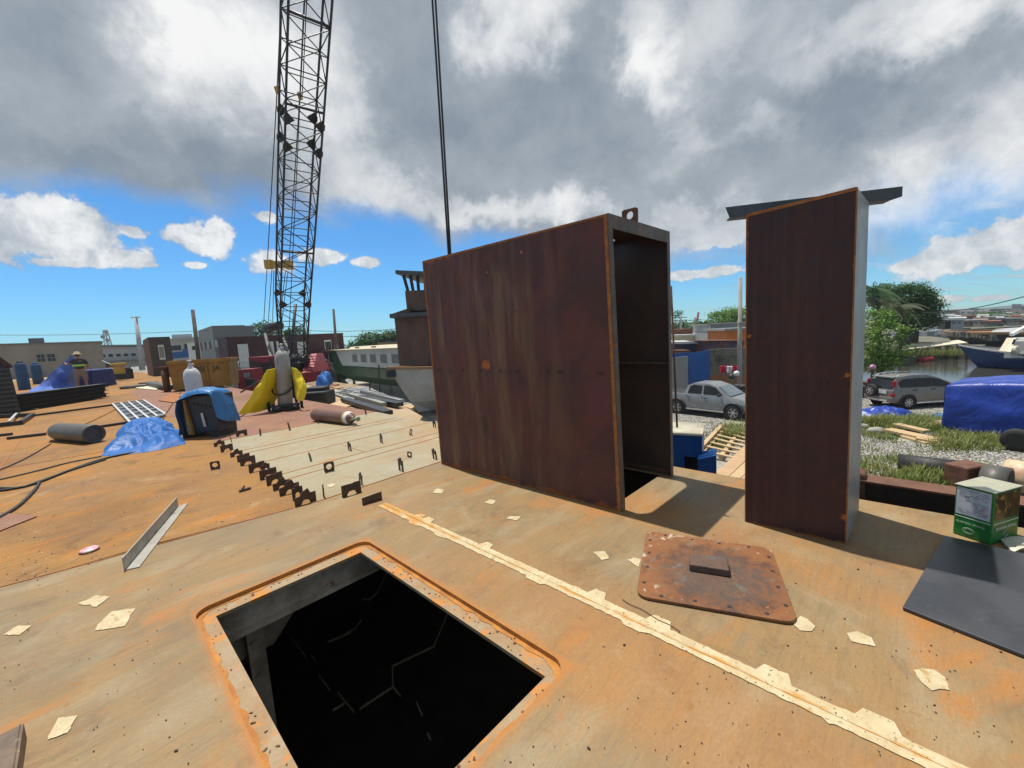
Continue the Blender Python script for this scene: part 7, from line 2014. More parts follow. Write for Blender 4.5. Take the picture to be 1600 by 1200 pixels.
for i, (px, py, c_, lb) in enumerate(((1137, 620, m_black, 'black motorcycle standing behind the pickup bonnet'), (1150, 622, m_red, 'dark red motorcycle at the foot of the concrete pole'))):
    motorcycle(lb, at(px, py, 22.3+.4*i) * 1 if False else Vector((at(px, py, 22.4+.5*i).x, at(px, py, 22.4+.5*i).y, GZ)), (.8, -.4, 0), 1.05, c_)
for i, px in enumerate((1143, 1151)):
    p = at(px, 592-5*i, 22.0+.6*i)
    mb = MB(); mb.lathe([(.10, 0), (.15, .05), (.155, .14), (.12, .23), (.03, .27)], p, Z, 14)
    props(mb.build('helmet', m_white if i else m_plastic, loc=p), ('white' if i else 'dark')+' helmet resting on a motorcycle behind the pickup', 'helmet')

# ------------------------------------------------------------------ fence, walls and shacks behind the pickup
def wall(name, label, cat, x0, x1, y0, y1, d0, d1, zb, thick, mat):
    A_, B_ = at(x0, y0, d0), at(x1, y1, d1); bk = (flat(B_, 0)-flat(A_, 0)).normalized().cross(Z)
    if bk.dot(flat(A_, 0)) < 0: bk = -bk
    bk *= thick
    mb = MB(); mb.hexa([flat(A_, zb), flat(B_, zb), flat(B_, zb)+bk, flat(A_, zb)+bk, A_, B_, B_+bk, A_+bk])
    o = mb.build(name, mat, loc=flat(A_, zb)); return props(o, label, cat), A_, B_, bk
def block_material():
    m, t, b = new_mat('concrete_block_wall')
    o = t.coord('Object'); x, y, z = t.sep(o)
    br = t.node('ShaderNodeTexBrick'); t.l.new(t.comb(t.math('ADD', x, t.math('MULTIPLY', y, .4)), z), br.inputs['Vector'])
    br.inputs['Scale'].default_value = 2.4; br.inputs['Color1'].default_value = (.17, .155, .12, 1); br.inputs['Color2'].default_value = (.12, .11, .085, 1); br.inputs['Mortar'].default_value = (.24, .22, .18, 1); br.inputs['Mortar Size'].default_value = .03
    n = t.noise(o, 1.2, 6, .65)
    col = t.mix(t.step(n, .45, .65), br.outputs[0], (.06, .055, .045))
    col = t.mix(t.math('MULTIPLY', t.step(z, 1.35, 1.0), t.step(t.noise(o, 2.2, 4), .38, .55)), col, (.30, .115, .045))
    setb(t, b, col, .9, 0, t.bump(br.outputs[1], .3, .02)); return m
m_block = block_material()
wl_, A_, B_, bk = wall('block_wall', 'weathered grey concrete block wall hung with washing', 'wall', 1108, 1215, 546, 541, 25.5, 24.6, GZ, .2, m_block)
c0 = A_.lerp(B_, 0)
# washing
def hang(name, x0, x1, y0, y1, mat, label, d):
    rows = []
    for j in range(7):
        rows.append([at(x0+(x1-x0)*i/6, y0+(y1-y0)*j/6, d)+Vector((0, .05*math.sin(i*1.7+j*.6), 0)) for i in range(7)])
    mb = MB(); mb.grid(rows); o = mb.build(name, mat, loc=at(x0, y0, d)); so_ = o.modifiers.new('s', 'SOLIDIFY'); so_.thickness = .02
    props(o, label, 'washing', 'washing on the block wall'); return o
hang('red_towel', 1125, 1134.5, 571, 582, m_redcloth, 'red towel hanging nearest the blue fence', 24.6)
hang('white_towel', 1136, 1143.5, 572, 583, m_whitecloth, 'white towel hanging between two red ones', 24.5)
hang('red_towel', 1145, 1152, 571, 581, m_redcloth, 'red towel hanging nearest the concrete pole', 24.4)
mb = MB(); mb.tube(at(1120, 571, 24.6), at(1156, 571, 24.3), .012, n=5); props(mb.build('washing_line', m_cable, loc=at(1120, 571, 24.6)), 'washing line stretched along the block wall', 'line')
bf, A_, B_, bk = wall('metal_fence', 'bright blue sheet metal fence behind the pickup', 'fence', 1076, 1109, 552, 547, 25.6, 25.4, GZ, .06, m_bluepaint)
wall('leaning_board', 'pale grey board leaning against the blue fence', 'board', 1046, 1075, 560, 556, 24.9, 24.9, GZ, .08, m_grey2)
wall('metal_fence', 'blue strip of fence behind the pale grey board', 'fence', 1046, 1076, 552, 551, 25.9, 25.8, GZ, .06, m_bluepaint)
pole('tall bare concrete utility pole in front of the block wall', 1155, 612, 1157, 434, 23.6, .135, .10, GZ, m_concrete, extra=lambda t, bs, top: MB().box(bs.lerp(top, .62)-Vector((.05, .16, 0)), (.34, .2, .12), _rt).build('bracket', m_grey2, t))
# shack roofs between
def shack(label, x0, x1, yt, yb_, d, thick, wallm, roofm, over=.4, roof_h=.12, grp='shacks behind the fence', windows=()):
    b = Bld('shack', label, 'shack', x0, x1, yt, yt, d, d, GZ, thick, wallm, group=grp)
    b.slab('roof', roofm, over, roof_h)
    for u0, u1, h0, h1, m_ in windows: b.quad('window', m_, u0, u1, h0, h1, .04)
    return b
shack('low shack with white roof edge and dark blue front above the fence', 1040, 1112, 537, 548, 29, 3.5, M('shack_navy', (.05, .06, .13), (.10, .09, .12), 1.2, .8, 0, 0, (.3, .28, .26), .6), m_white, .3, .16)
shack('orange brick infill under the white roofed shack', 1040, 1075, 549, 552, 27.5, .8, M('shack_orange', (.36, .17, .07), (.28, .13, .06), 2, .85), m_tile, .1, .08)
shack('cluttered dark shack with painted signboard above the block wall', 1106, 1162, 533, 546, 27.2, 3, M('shack_mural', (.06, .075, .14), (.25, .10, .06), 2.2, .8, 0, 0, (.42, .38, .36), .62), m_rust, .2, .05)
b = Bld('house', 'grey corrugated upper storey house with white frame and dark openings', 'house', 1107, 1190, 508, 503, 44, 43, GZ, 7, m_corr)
b.slab('roof', m_grey2, .2, .12); b.quad('window', m_glass, .05, .26, .60, .77, .05); b.quad('window', m_glass, .30, .42, .60, .77, .05); b.quad('frame', m_white, 0, .03, .1, 1, .06); b.quad('frame', m_white, .27, .29, .58, .80, .06)
b = Bld('house', 'bright orange rendered house with pale roof edge', 'house', 1136, 1215, 516.5, 513, 38, 37.5, GZ, 5, m_orange)
b.slab('roof', m_grey2, .35, .2); b.quad('door', m_glass, .62, .72, .05, .40, .04)
for i, (x0, x1, yt, d, wm, rm_, lab) in enumerate(((1050, 1082, 517, 55, m_tile, m_tile, 'small brick red house far behind the shacks'), (1040, 1105, 526, 50, m_cream, m_white, 'long cream house with white roof behind the fence'), (1090, 1106, 522, 60, m_tile, m_grey1, 'small dark house next to the grey upper storey house'), (1066, 1078, 521, 66, m_grey1, m_grey1, 'low grey hut behind the brick red house'))):
    b = Bld('house', lab, 'house', x0, x1, yt, yt-1.5, d, d, GZ, 4, wm); b.slab('roof', rm_, .2, .2); b.quad('window', m_glass, .2, .35, .62, .85, .05); b.quad('window', m_glass, .6, .75, .62, .85, .05)
def xarm(t, bs, top):
    mb = MB()
    for h_ in (.92, .84): mb.bar(bs.lerp(top, h_)-_rt*1.1, bs.lerp(top, h_)+_rt*1.1, .12)
    mb.build('cross_arm', m_grey1, t)
pole('pale utility pole with cross arms, thin and further off', 1063.5, 526, 1064, 492, 75, .16, .13, GZ, m_concrete, extra=xarm)
pole('dark utility pole with cross arms beside the small palm', 1086, 526, 1086, 496, 70, .17, .14, GZ, m_grey1, extra=xarm)
mb = MB(); mb.bar(at(1088, 508, 150), at(1091.5, 488, 150), .5, .5); mb.bar(at(1086.5, 508, 150), at(1091, 489, 150), .3, .3); props(mb.build('dock_crane_jib', m_redroof, loc=at(1088, 508, 150)), 'distant red crane jib sticking up behind the houses', 'crane jib')

# ------------------------------------------------------------------ close by on the yard side of the deck
# blue cabinet and its lower step
Ap, Bp = at(1040, 690, 6.6), at(1097, 687, 6.35)
ax_ = flat_dir(Ap, Bp); ln_ = (flat(Bp, 0)-flat(Ap, 0)).length; nb_ = ax_.cross(Z)
if nb_.dot(flat(Ap, 0)) < 0: nb_ = -nb_
ztop = at(1097, 681, 6.35).z
lk = thing('blue_locker', 'tall bright blue steel locker with a dark opening standing beside the deck', 'locker', flat(Ap, GZ))
def lp(s, t, z): return flat(Ap, 0)+ax_*ln_*s+nb_*t+Z*z
zo = at(1080, 716, 6.4).z
mb = MB()
mb.hexa([lp(0, 0, zo), lp(1, 0, zo), lp(1, .75, zo), lp(0, .75, zo), lp(0, 0, ztop), lp(1, 0, ztop), lp(1, .75, ztop), lp(0, .75, ztop)])
mb.hexa([lp(0, 0, GZ), lp(.52, 0, GZ), lp(.52, .75, GZ), lp(0, .75, GZ), lp(0, 0, zo-.002), lp(.52, 0, zo-.002), lp(.52, .75, zo-.002), lp(0, .75, zo-.002)])
mb.hexa([lp(.93, 0, GZ), lp(1, 0, GZ), lp(1, .75, GZ), lp(.93, .75, GZ), lp(.93, 0, zo-.002), lp(1, 0, zo-.002), lp(1, .75, zo-.002), lp(.93, .75, zo-.002)])
mb.build('locker_body', m_bluepaint, lk)
mb = MB(); mb.hexa([lp(.525, .15, GZ), lp(.925, .15, GZ), lp(.925, .74, GZ), lp(.525, .74, GZ), lp(.525, .15, zo-.01), lp(.925, .15, zo-.01), lp(.925, .74, zo-.01), lp(.525, .74, zo-.01)]); mb.build('opening', m_black, lk)
mb = MB(); mb.hexa([lp(-.02, -.03, ztop+.002), lp(1.02, -.03, ztop+.002), lp(1.02, .78, ztop+.002), lp(-.02, .78, ztop+.002), lp(-.02, -.03, ztop+.03), lp(1.02, -.03, ztop+.03), lp(1.02, .78, ztop+.03), lp(-.02, .78, ztop+.03)]); mb.build('locker_top', m_cream, lk)
Cp, Dp = at(1090, 735, 6.2), at(1119, 731, 6.0)
z2 = at(1118, 711, 6.0).z; z1 = at(1092, 717, 6.2).z
mb = MB(); mb.hexa([flat(Cp, GZ), flat(Dp, GZ), flat(Dp, GZ)+nb_*.4, flat(Cp, GZ)+nb_*.4, flat(Cp, z1), flat(Dp, z2), flat(Dp, z2)+nb_*.4, flat(Cp, z1)+nb_*.4])
props(mb.build('steel_box', m_bluepaint, loc=flat(Cp, GZ)), 'smaller blue steel box with chipped rim in front of the pallet', 'steel box')
mb = MB(); mb.tube(at(1058, 668, 6.5), at(1048.5, 447, 6.5), .016, n=6); props(mb.build('steel_rod', m_rust, loc=at(1058, 668, 6.5)), 'thin dark rod leaning up beside the open end of the casing', 'rod')
# pallet and boards
pq = [G(1096, 712), G(1160, 727), G(1178, 690), G(1128, 676)]
pt = thing('pallet', 'slatted pale timber pallet lying on the gravel', 'pallet', pq[0])
def pp(s, t, z): return pq[0].lerp(pq[1], t).lerp(pq[3].lerp(pq[2], t), s)+Z*z
mb = MB()
for t_ in (0.03, .5, .97): mb.bar(pp(-.02, t_, .09), pp(1.02, t_, .09), .12, .14)
mb.build('bearers', m_wood, pt)
mb = MB()
for k in range(7): mb.bar(pp(k/6, 0, .19), pp(k/6, 1, .19), .14, .035)
mb.build('slats', m_wood, pt)
mb = MB(); mb.bar(pp(-.02, -.03, .24), pp(1.05, -.03, .24), .14, .10); mb.build('edge_board', m_wood, pt)
for i, (pix, mt, lb) in enumerate((([(1108, 748), (1130, 752), (1185, 700), (1168, 692)], m_ply, 'reddish plywood board leaning nearest the pallet'), ([(1131, 752), (1146, 756), (1200, 708), (1186, 701)], m_wood, 'pale timber board beside the reddish plywood'), ([(1147, 756), (1162, 760), (1216, 716), (1201, 709)], m_ply, 'brown plywood board nearest the tall trunk'))):
    q = [P(x, y, GZ+.25+.0*i) for x, y in pix]; mb = MB(); mb.prism([(p.x, p.y) for p in q], GZ+.20, GZ+.25)
    props(mb.build('timber_board', mt, loc=q[0]), lb, 'board', 'boards by the pallet')
# dark rusty fender beam along the deck edge and its stub
e0, e1 = at(1330, 757, 4.35), at(1500, 775, 3.62)
fd = thing('fender_beam', 'long dark rusted fender beam along the deck edge past the tall trunk', 'fender beam', e0)
ax_ = (e1-e0); ax_.z = 0; ax_n = ax_.normalized(); out_ = ax_n.cross(Z)
if out_.dot(flat(e0, 0)) < 0: out_ = -out_
zt_ = .02
A_, B_ = uv(4.50, .27), uv(4.50, -4.0)
zt_ = P(1400, 759, 0).z
def fb_top(px, py):                                          # height of the beam top where it stands at u = 4.5
    v_ = ray(px, py); t_ = 4.5/(v_.x*U.x+v_.y*U.y); return CAM_H+t_*v_.z
zt_ = (fb_top(1360, 755)+fb_top(1470, 766))/2
mb = MB(); mb.hexa([A_+Z*(zt_-.55), B_+Z*(zt_-.55), B_+U*.12+Z*(zt_-.55), A_+U*.12+Z*(zt_-.55), A_+Z*zt_, B_+Z*zt_, B_+U*.12+Z*zt_, A_+U*.12+Z*zt_]); mb.build('beam_web', m_rustdark, fd)
mb = MB(); mb.hexa([A_-U*.07+Z*(zt_+.002), B_-U*.07+Z*(zt_+.002), B_+U*.14+Z*(zt_+.002), A_+U*.14+Z*(zt_+.002), A_-U*.07+Z*(zt_+.018), B_-U*.07+Z*(zt_+.018), B_+U*.14+Z*(zt_+.018), A_+U*.14+Z*(zt_+.018)]); mb.build('top_flange', m_rust, fd)
hb_ = fb_top(1346, 733)
def fb_v(px, py): v_ = ray(px, py); t_ = 4.5/(v_.x*U.x+v_.y*U.y); p = v_*t_; return p.x*V.x+p.y*V.y
vs0, vs1 = fb_v(1353, 750), fb_v(1340, 750)
mb = MB(); mb.hexa([uv(4.44, vs1, -.6), uv(4.44, vs0, -.6), uv(4.60, vs0, -.6), uv(4.60, vs1, -.6), uv(4.44, vs1, hb_-.01), uv(4.44, vs0, hb_-.03), uv(4.60, vs0, hb_-.03), uv(4.60, vs1, hb_)]); mb.build('stub_post', m_rust, fd, bevel=.02)
# black mooring post at the frame edge and two short pipes
mp2 = at(1600, 880, 3.3)
mb = MB(); c0 = uv(4.42, -.86); mb.box(c0+Z*.17, (.10, .16, .62), V); mb.box(c0+Z*.495, (.14, .22, .03), V)
props(mb.build('mooring_post', m_rustdark, loc=c0), 'dark rusted mooring post behind the paint tin', 'post')
def gpipe(name, label, a, b_, r, mat, rim=None, cat='pipe', grp=None):
    t = thing(name, label, cat, a, grp); d_ = (b_-a).normalized(); L_ = (b_-a).length
    mb = MB(); mb.lathe([(r*.86, .25), (r*.86, 0), (r, 0), (r, L_), (r*.86, L_), (r*.86, L_-.25)], a, d_, 24); mb.build('pipe_wall', mat, t)
    if rim:
        mb = MB(); mb.lathe([(r*.5, .05), (r*.85, .04)], a, d_, 20); mb.build('pipe_plug', rim, t)
    return t
ga, gb_ = G(1402, 736), G(1525, 752)
gpipe('rubber_pipe', 'long black rubber dredge pipe lying in the weeds', ga+Z*.24, gb_+Z*.24, .25, m_black, m_wood)
ga, gb_ = G(1538, 765), G(1590, 776)
def G2(x, y, z): return P(x, y, z)
gpipe('steel_drum', 'rusty banded grey pipe stub lying beyond the tin', G2(1535, 752, GZ+.32)+Z*.0, G2(1578, 760, GZ+.32), .42, m_cyldark, m_rust, 'pipe stub')
gpipe('steel_drum', 'cream and red pipe stub lying past the grey one', G2(1572, 742, GZ+.32), G2(1625, 752, GZ+.32), .40, M('cream_red', (.62, .55, .36), (.45, .14, .09), 1.6, .6), m_rust, 'pipe stub')
mb = MB(); q0, q1 = P(1490, 738, GZ+.35), P(1530, 748, GZ+.35); mb.box((q0+q1)/2, ((q1-q0).length, .7, .6), q1-q0); props(mb.build('rusty_box', m_rust, loc=q0, bevel=.04), 'rusted steel box at the end of the black pipe', 'steel box')
# weathered boards heap in the grass, stones
wq = thing('board_pile', 'broken pale timber boards lying in the long grass', 'timber pile', G(1390, 680))
for i, (a, b_, w_, z_) in enumerate((((1387, 677), (1462, 692), .42, .14), ((1400, 672), (1448, 682), .3, .22), ((1432, 689), (1464, 693), .35, .10), ((1410, 684), (1450, 694), .2, .05))):
    mb = MB(); mb.bar(G(*a)+Z*z_, G(*b_)+Z*(z_-.04), w_, .09); mb.build('board', m_wood, wq, bevel=.01)
random.seed(9)
for i, (px, py, r_, lb) in enumerate(((1369, 676, .22, 'round pale stone in the grass left of the broken boards'), (1466, 668, .28, 'sandy stone by the corner of the royal blue tarpaulin'), (1350, 668, .16, 'small stone in the grass beside the grey trunk edge'))):
    p = G(px, py); bm = bmesh.new(); bmesh.ops.create_icosphere(bm, subdivisions=2, radius=r_)
    mb = MB(); mb.add([p+Vector((v.co.x*1.3, v.co.y, v.co.z*.7))*(1+.25*mnoise.noise(v.co*6))+Z*r_*.3 for v in bm.verts], [[v.index for v in f.verts] for f in bm.faces], True); bm.free()
    props(mb.build('stone', m_concrete if i != 1 else m_quay, loc=p), lb, 'stone', 'stones in the grass')
# tarpaulins
heap('blue_tarp', [G(1330, 655), G(1336, 646), G(1360, 644), G(1390, 646), G(1420, 650), G(1434, 656), G(1405, 659), G(1370, 658)], lambda t, a, q: .22*(1-t**3), m_tarproyal, 'royal blue tarpaulin lying crumpled along the grass edge', wr=.28, sc=1.5, rings=12, seed=8.0, seg=6)
heap('blue_tarp', [G(1448, 656), G(1455, 651), G(1475, 651), G(1490, 658), G(1472, 664), G(1455, 661)], lambda t, a, q: .12*(1-t**3), m_tarpblue, 'small fold of light blue tarpaulin by the covered load', wr=.2, sc=1.8, rings=9, seed=5.0, seg=5)
kA, kB = G(1472, 672), G(1720, 700)
hL, hR = 1.5+(481-603)/F_PX*kA.dot(_fw)-GZ, 0
zA = at(1478, 603, kA.dot(_fw)).z-GZ; zB = at(1600, 588, at(1600, 690, 14).dot(_fw)).z-GZ
cl_ = thing('covered_load', 'unseen', 'x', kA); bpy.data.objects.remove(cl_)
draped_box('covered_load', 'big load wrapped in shiny royal blue tarpaulin beside the grass', kA, kB, 2.6, zA, m_tarproyal, wr=.16, flare=.03, sc=.9, seed=2.7, tops=(zA, zA+.25, zA+.3, zA+.05))
for i, (px, py) in enumerate(((1578, 702), (1622, 708))):
    p = G(px, py); mb = MB(); c0 = p+Vector((0, -.15, .33)); a_ = flat_dir(kA, kB).cross(Z)
    mb.lathe([(.2, -.13), (.31, -.13), (.34, -.08), (.34, .08), (.31, .13), (.2, .13)], c0, a_ if i == 0 else a_, 20); props(mb.build('tyre', m_tyre, loc=p), ('black tyre standing below the edge of the blue covered load', 'second black tyre below the blue covered load')[i], 'tyre')

# ------------------------------------------------------------------ grass
random.seed(17)
mb = MB()
def tuft(p, h, n, spread, mb=mb):
    for _ in range(n):
        a = random.uniform(0, 6.283); b = p+Vector((random.gauss(0, spread), random.gauss(0, spread), 0))
        hh = h*random.uniform(.45, 1.1); ln_ = Vector((math.cos(a), math.sin(a), 0)); sdv_ = Vector((-ln_.y, ln_.x, 0))*.014
        m_ = b+ln_*hh*.22+Z*hh*.62; tp_ = b+ln_*hh*.6+Z*hh
        mb.add([b-sdv_, b+sdv_, m_+sdv_*.7, m_-sdv_*.7, tp_], [(0, 1, 2, 3), (3, 2, 4)])
def field(px0, px1, py0, py1, count, h, n=9, spread=.12, keep=None):
    k = 0
    while k < count:
        x, y = random.uniform(px0, px1), random.uniform(py0, py1); p = G(x, y)
        k += 1
        if mnoise.noise(p*.55) < -.12 and keep is None: continue
        tuft(p, h*random.uniform(.6, 1.2), n, spread)
field(1338, 1475, 658, 667, 330, .38, 11, .12, 1); field(1395, 1480, 664, 676, 170, .34, 10, .12, 1); field(1460, 1605, 680, 704, 260, .30, 8, .12); field(1340, 1400, 668, 688, 90, .18, 7)
field(1340, 1440, 716, 752, 170, .22, 7, .12); field(1415, 1530, 738, 764, 260, .38, 11, .12, 1); field(1340, 1600, 690, 712, 60, .12, 6); field(1125, 1165, 670, 690, 40, .5, 14, .15, 1); field(1100, 1130, 690, 706, 60, .25, 8, .15, 1); field(1060, 1165, 660, 700, 60, .14, 6)
o = mb.build('grass', m_grass, fix=False); props(o, 'tufts of bright green grass and weeds growing through the gravel', 'grass', kind='stuff')
mb = MB()
random.seed(29)
bp = [P(1345, 566, WZ+.8), P(1500, 553, WZ+.8)]
for _ in range(700):
    x, y = random.uniform(1345, 1500), random.uniform(541, 556); p = P(x, y, WZ+.8); tuft(p, .8, 5, .3, mb)
o = mb.build('bank_grass', m_grass, fix=False); props(o, 'rough grass on the far bank of the basin', 'grass', kind='stuff')

# ------------------------------------------------------------------ harbour basin
# long plank landing stage
la, lb2 = at(1405, 543, 50), at(1500, 531, 47)
ls = thing('landing_stage', 'long pale plank roofed landing stage reaching out to the blue boat', 'landing stage', flat(la, WZ))
a0, a1 = at(1404, 541, 52), at(1497, 531, 48); a2, a3 = at(1512, 535, 46), at(1404, 547, 50)
mb = MB(); mb.hexa([a3-Z*.12, a2-Z*.12, a1-Z*.12, a0-Z*.12, a3, a2, a1, a0]); mb.build('plank_deck', m_cream, ls)
for k in range(7):
    for p in (a3.lerp(a2, k/6)-Z*.12, a0.lerp(a1, k/6)-Z*.12):
        mb = MB(); mb.tube(p, flat(p, WZ-.2), .12, n=6); mb.build('pile', m_bark, ls)
b = Bld('boat_shed', 'low dark boat shed with pale lean-to roof under the big tree', 'shed', 1403, 1436, 517, 516, 64, None, WZ+.2, 3, M('shed_dark', (.07, .06, .05), (.05, .045, .04), 1, .9)); b.slab('roof', m_cream, 1.0, .2)
mb = MB()
for k in range(9): mb.tube(b.p(.1+k*.14, WZ, 2.5), b.p(.1+k*.14, b.z0-2.2, 2.5), .14, n=6)
mb.build('stilts', m_hazeb, b.root)
# red floating boom
random.seed(31)
bpix = [(1393, 562), (1405, 563), (1425, 561), (1440, 563), (1455, 561), (1460, 557), (1478, 556), (1490, 552), (1500, 554), (1512, 551), (1519, 549)]
bt = thing('oil_boom', 'red floating oil boom strung across the basin below the bank', 'boom', P(1450, 562, WZ))
mb = MB(); pts = []
for i in range(len(bpix)-1):
    for k in range(4):
        f = k/4; pts.append(P(bpix[i][0]*(1-f)+bpix[i+1][0]*f, bpix[i][1]*(1-f)+bpix[i+1][1]*f, WZ+.12))
for a, b_ in zip(pts[:-1:2], pts[2::2]): mb.tube(a, b_, .24, .24, 8)
mb.build('float_tube', M('boom_red', (.55, .035, .03), (.46, .03, .03), 1, .5), bt)
# navy wooden boat
nA, nB = at(1800, 575, 42), at(1500, 540, 40)
t, rows, ax, sd_, L_, mir = hull('fishing_boat', 'navy blue wooden boat with a white wheelhouse moored in the basin', 'boat', flat(at(1760, 560, 33), 0), flat(at(1498, 540, 41), 0), 5.0, WZ-.4, at(1600, 556, 37).z, m_blueboat, m_cyldark, bow=.6, sheer=.75, bowrake=1.7, flare=.7, n=16)
mb = MB()
for i in range(len(rows)-1):
    for f_ in (lambda p: p, mir): mb.bar(f_(rows[i][-1])+Z*.05, f_(rows[i+1][-1])+Z*.05, .14, .12)
mb.build('gunwale', m_hazeb, t)
mb = MB(); c_ = at(1578, 548, 36.5); 
q = [at(1570, 549, 36.0), at(1579, 550, 35.6), at(1588, 529, 36.0), at(1583, 528, 36.2)]
mb.extrude(q, Vector((.3, .7, 0))); mb.build('wheelhouse_front', m_cream, t)
mb = MB(); mb.box(at(1604, 545, 36.5)+Z*0, (2.2, 2.0, 1.5), ax); mb.build('wheelhouse', m_white, t)
mb = MB(); mb.extrude([p-Vector((0, .04, 0)) for p in (at(1580, 538, 35.9), at(1584, 538, 35.9), at(1587, 530, 35.9), at(1583.5, 530, 35.9))], Vector((0, .03, 0))); mb.build('window', m_glass, t)
mb = MB(); mb.bar(at(1580, 523, 37), at(1608, 508, 38), .25, .25); mb.box(at(1602, 529, 37), (1.6, 1.6, .15), _rt); mb.build('derrick', m_white, t)
mb = MB(); mb.lathe([(.25, -.1), (.38, -.09), (.38, .09), (.25, .1)], at(1588, 547, 35.4), Vector((.4, -1, .2)), 16); mb.build('life_ring', m_cream, t)
# rusty barge behind
t, rows, ax, sd_, L_, mir = hull('barge', 'long dark hulled barge with rusty brown deck moored behind the navy boat', 'barge', flat(at(1790, 545, 47), 0), flat(at(1474, 520, 60), 0), 8, WZ-.4, at(1540, 523, 56).z, M('barge_black', (.05, .045, .045), (.08, .06, .05), .8, .7), M('barge_deck', (.33, .20, .11), (.26, .16, .10), 1, .85), bow=.25, sheer=.35, bowrake=2.2, flare=.85, n=14)
mb = MB()
for i in range(len(rows)-1):
    for f_ in (lambda p: p, mir): mb.bar(f_(rows[i][-1])+Z*.1, f_(rows[i+1][-1])+Z*.1, .3, .3)
mb.build('rub_rail', M('ship_deck_rust', (.42, .24, .11)), t)
mb = MB(); random.seed(41)
for k in range(14):
    px = 1484+k*5.4; p = at(px, 521+k*.5, 57-k*.25); mb.box(p, (random.uniform(.4, 1.4), .8, random.uniform(.3, .9)), (1, random.uniform(-.4, .4), 0))
mb.build('deck_clutter', M('clutter', (.12, .10, .09), (.30, .27, .24), .9, .8), t)
mb = MB(); mb.hexa([at(1545, 526, 56), at(1580, 528, 53), at(1592, 520, 58), at(1552, 520, 60), at(1545, 520, 56), at(1580, 522, 53), at(1600, 511, 58), at(1556, 514, 60)]); mb.build('hatch_cover', m_hazeb, t)
# moored boats and stages far over
random.seed(43)
for i in range(9):
    px = 1405+i*9+random.uniform(-2, 2); d = 78+random.uniform(-4, 6); p = at(px, 521, d)
    b = thing('moored_boat', ['small dark boat', 'small grey boat', 'small white boat'][i % 3]+' moored by the far stages, %s from the tree' % ordn[i], 'boat', flat(p, WZ), 'small boats at the far stages')
    mb = MB(); L_ = random.uniform(2.5, 4)
    mb.add([flat(p, WZ-.1)+_rt*x*L_+_fw*y for x, y in ((-.5, 0), (.3, -.5), (.55, .2), (.3, .9), (-.5, .7))]+[flat(p, WZ+.7)+_rt*x*L_*1.1+_fw*y for x, y in ((-.5, -.2), (.3, -.7), (.62, .2), (.3, 1.1), (-.5, .9))], [(4, 3, 2, 1, 0), (5, 6, 7, 8, 9)]+[(k, (k+1) % 5, 5+(k+1) % 5, 5+k) for k in range(5)])
    mb.build('hull', (m_rustdark, m_grey1, m_hazeb)[i % 3], b)
    mb = MB(); mb.box(flat(p, WZ+1.2)+_rt*random.uniform(-.5, .3), (1.4, 1, 1.0), _rt); mb.build('cabin', (m_grey2, m_hazeb, m_white)[(i+1) % 3], b)
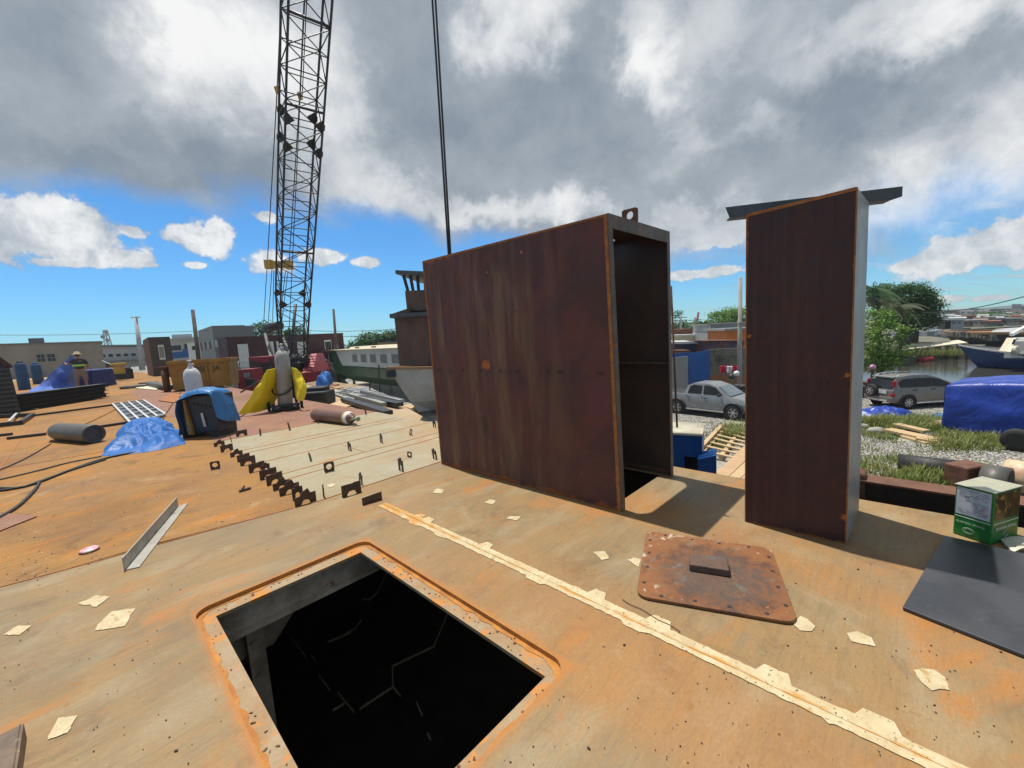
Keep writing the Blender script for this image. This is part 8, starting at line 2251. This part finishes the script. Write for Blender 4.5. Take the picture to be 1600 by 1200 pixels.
# the hazy town
random.seed(47)
cols = [(m_hazeb, 'pale grey'), (m_hazeb2, 'cream'), (m_tile, 'brick red'), (m_white, 'white'), (m_corr, 'grey')]
rows_ = [(98, 504, 1420, 10, 20, 6), (112, 500, 1350, 9, 18, 7), (135, 497, 1345, 9, 18, 7), (170, 493, 1345, 9, 20, 7), (220, 489, 1345, 8, 22, 6), (285, 486, 1345, 8, 26, 5)]
adj = ['low', 'wide', 'narrow', 'tall', 'squat', 'long']
wh = ['at the far waterside', 'just beyond the far stages', 'behind the far waterside', 'in the middle of the hazy town', 'further back in the hazy town', 'on the skyline of the hazy town']
cnt = 0
for ri, (d, yt, x0, wmin, wmax, hv) in enumerate(rows_):
    x = x0+ri*5
    while x < 1640:
        w_ = random.uniform(wmin, wmax); m_, cn_ = random.choice(cols); yy = yt-(x-1350)*.012+random.uniform(-hv*.5, hv*.6)
        if x+w_ > 1422:
            b = Bld('town_house', '%s %s house %s' % (adj[cnt % 6], cn_, wh[ri]), 'house', x, x+w_, yy, yy, d+random.uniform(-6, 6), None, WZ+.9, 8, m_, group='houses of the hazy town')
            b.slab('roof', random.choice([m_tile, m_grey1, m_grey2, m_white]), .5, .5)
            nn_ = max(2, int(w_/7))
            for k in range(nn_): b.quad('window', m_grey1, (k+.25)/nn_, (k+.7)/nn_, .62, .86, .1)
            cnt += 1
        x += w_+random.uniform(-3, 3)
for x0, x1, yt, d, lab in ((1500, 1512, 484, 300, 'white domed hall on the skyline of the hazy town'),):
    b = Bld('domed_hall', lab, 'hall', x0, x1, yt+6, yt+6, d, None, WZ+1, 6, m_white)
    mb = MB(); c0 = flat(at(1506, 490, d+3), b.z0); mb.lathe([(3.2, 0), (2.8, 1.3), (1.8, 2.3), (.2, 2.8)], c0, Z, 18); mb.build('dome', m_white, b.root)
for x0, x1, yt, lab in ((1581, 1596, 475, 'tallest grey block on the skyline by the frame edge'), (1596, 1625, 478, 'second grey block on the skyline beside the tallest')):
    b = Bld('tower_block', lab, 'tower block', x0, x1, yt, yt, 260, None, WZ+1, 8, m_hazeb, group='grey skyline blocks')
    for r_ in range(4):
        for k in range(4): b.quad('window', m_grey1, .1+k*.22, .24+k*.22, .40+r_*.14, .48+r_*.14, .1)

# ------------------------------------------------------------------ the air over the harbour
mb = MB(); mb.box((0, 200, 18), (1500, 1500, 54))
hm_ = bpy.data.materials.new('harbour_air'); hm_.use_nodes = True; t = NT(hm_.node_tree)
t.n.remove(t.n.get('Principled BSDF'))
vol = t.node('ShaderNodeVolumePrincipled'); vol.inputs['Color'].default_value = (.80, .88, .96, 1); vol.inputs['Density'].default_value = .0004; vol.inputs['Anisotropy'].default_value = .2
t.l.new(vol.outputs[0], t.n['Material Output'].inputs['Volume'])
hz = mb.build('haze', hm_, loc=(0, 200, 18)); props(hz, 'thin bluish haze in the air over the harbour', 'haze', kind='stuff')
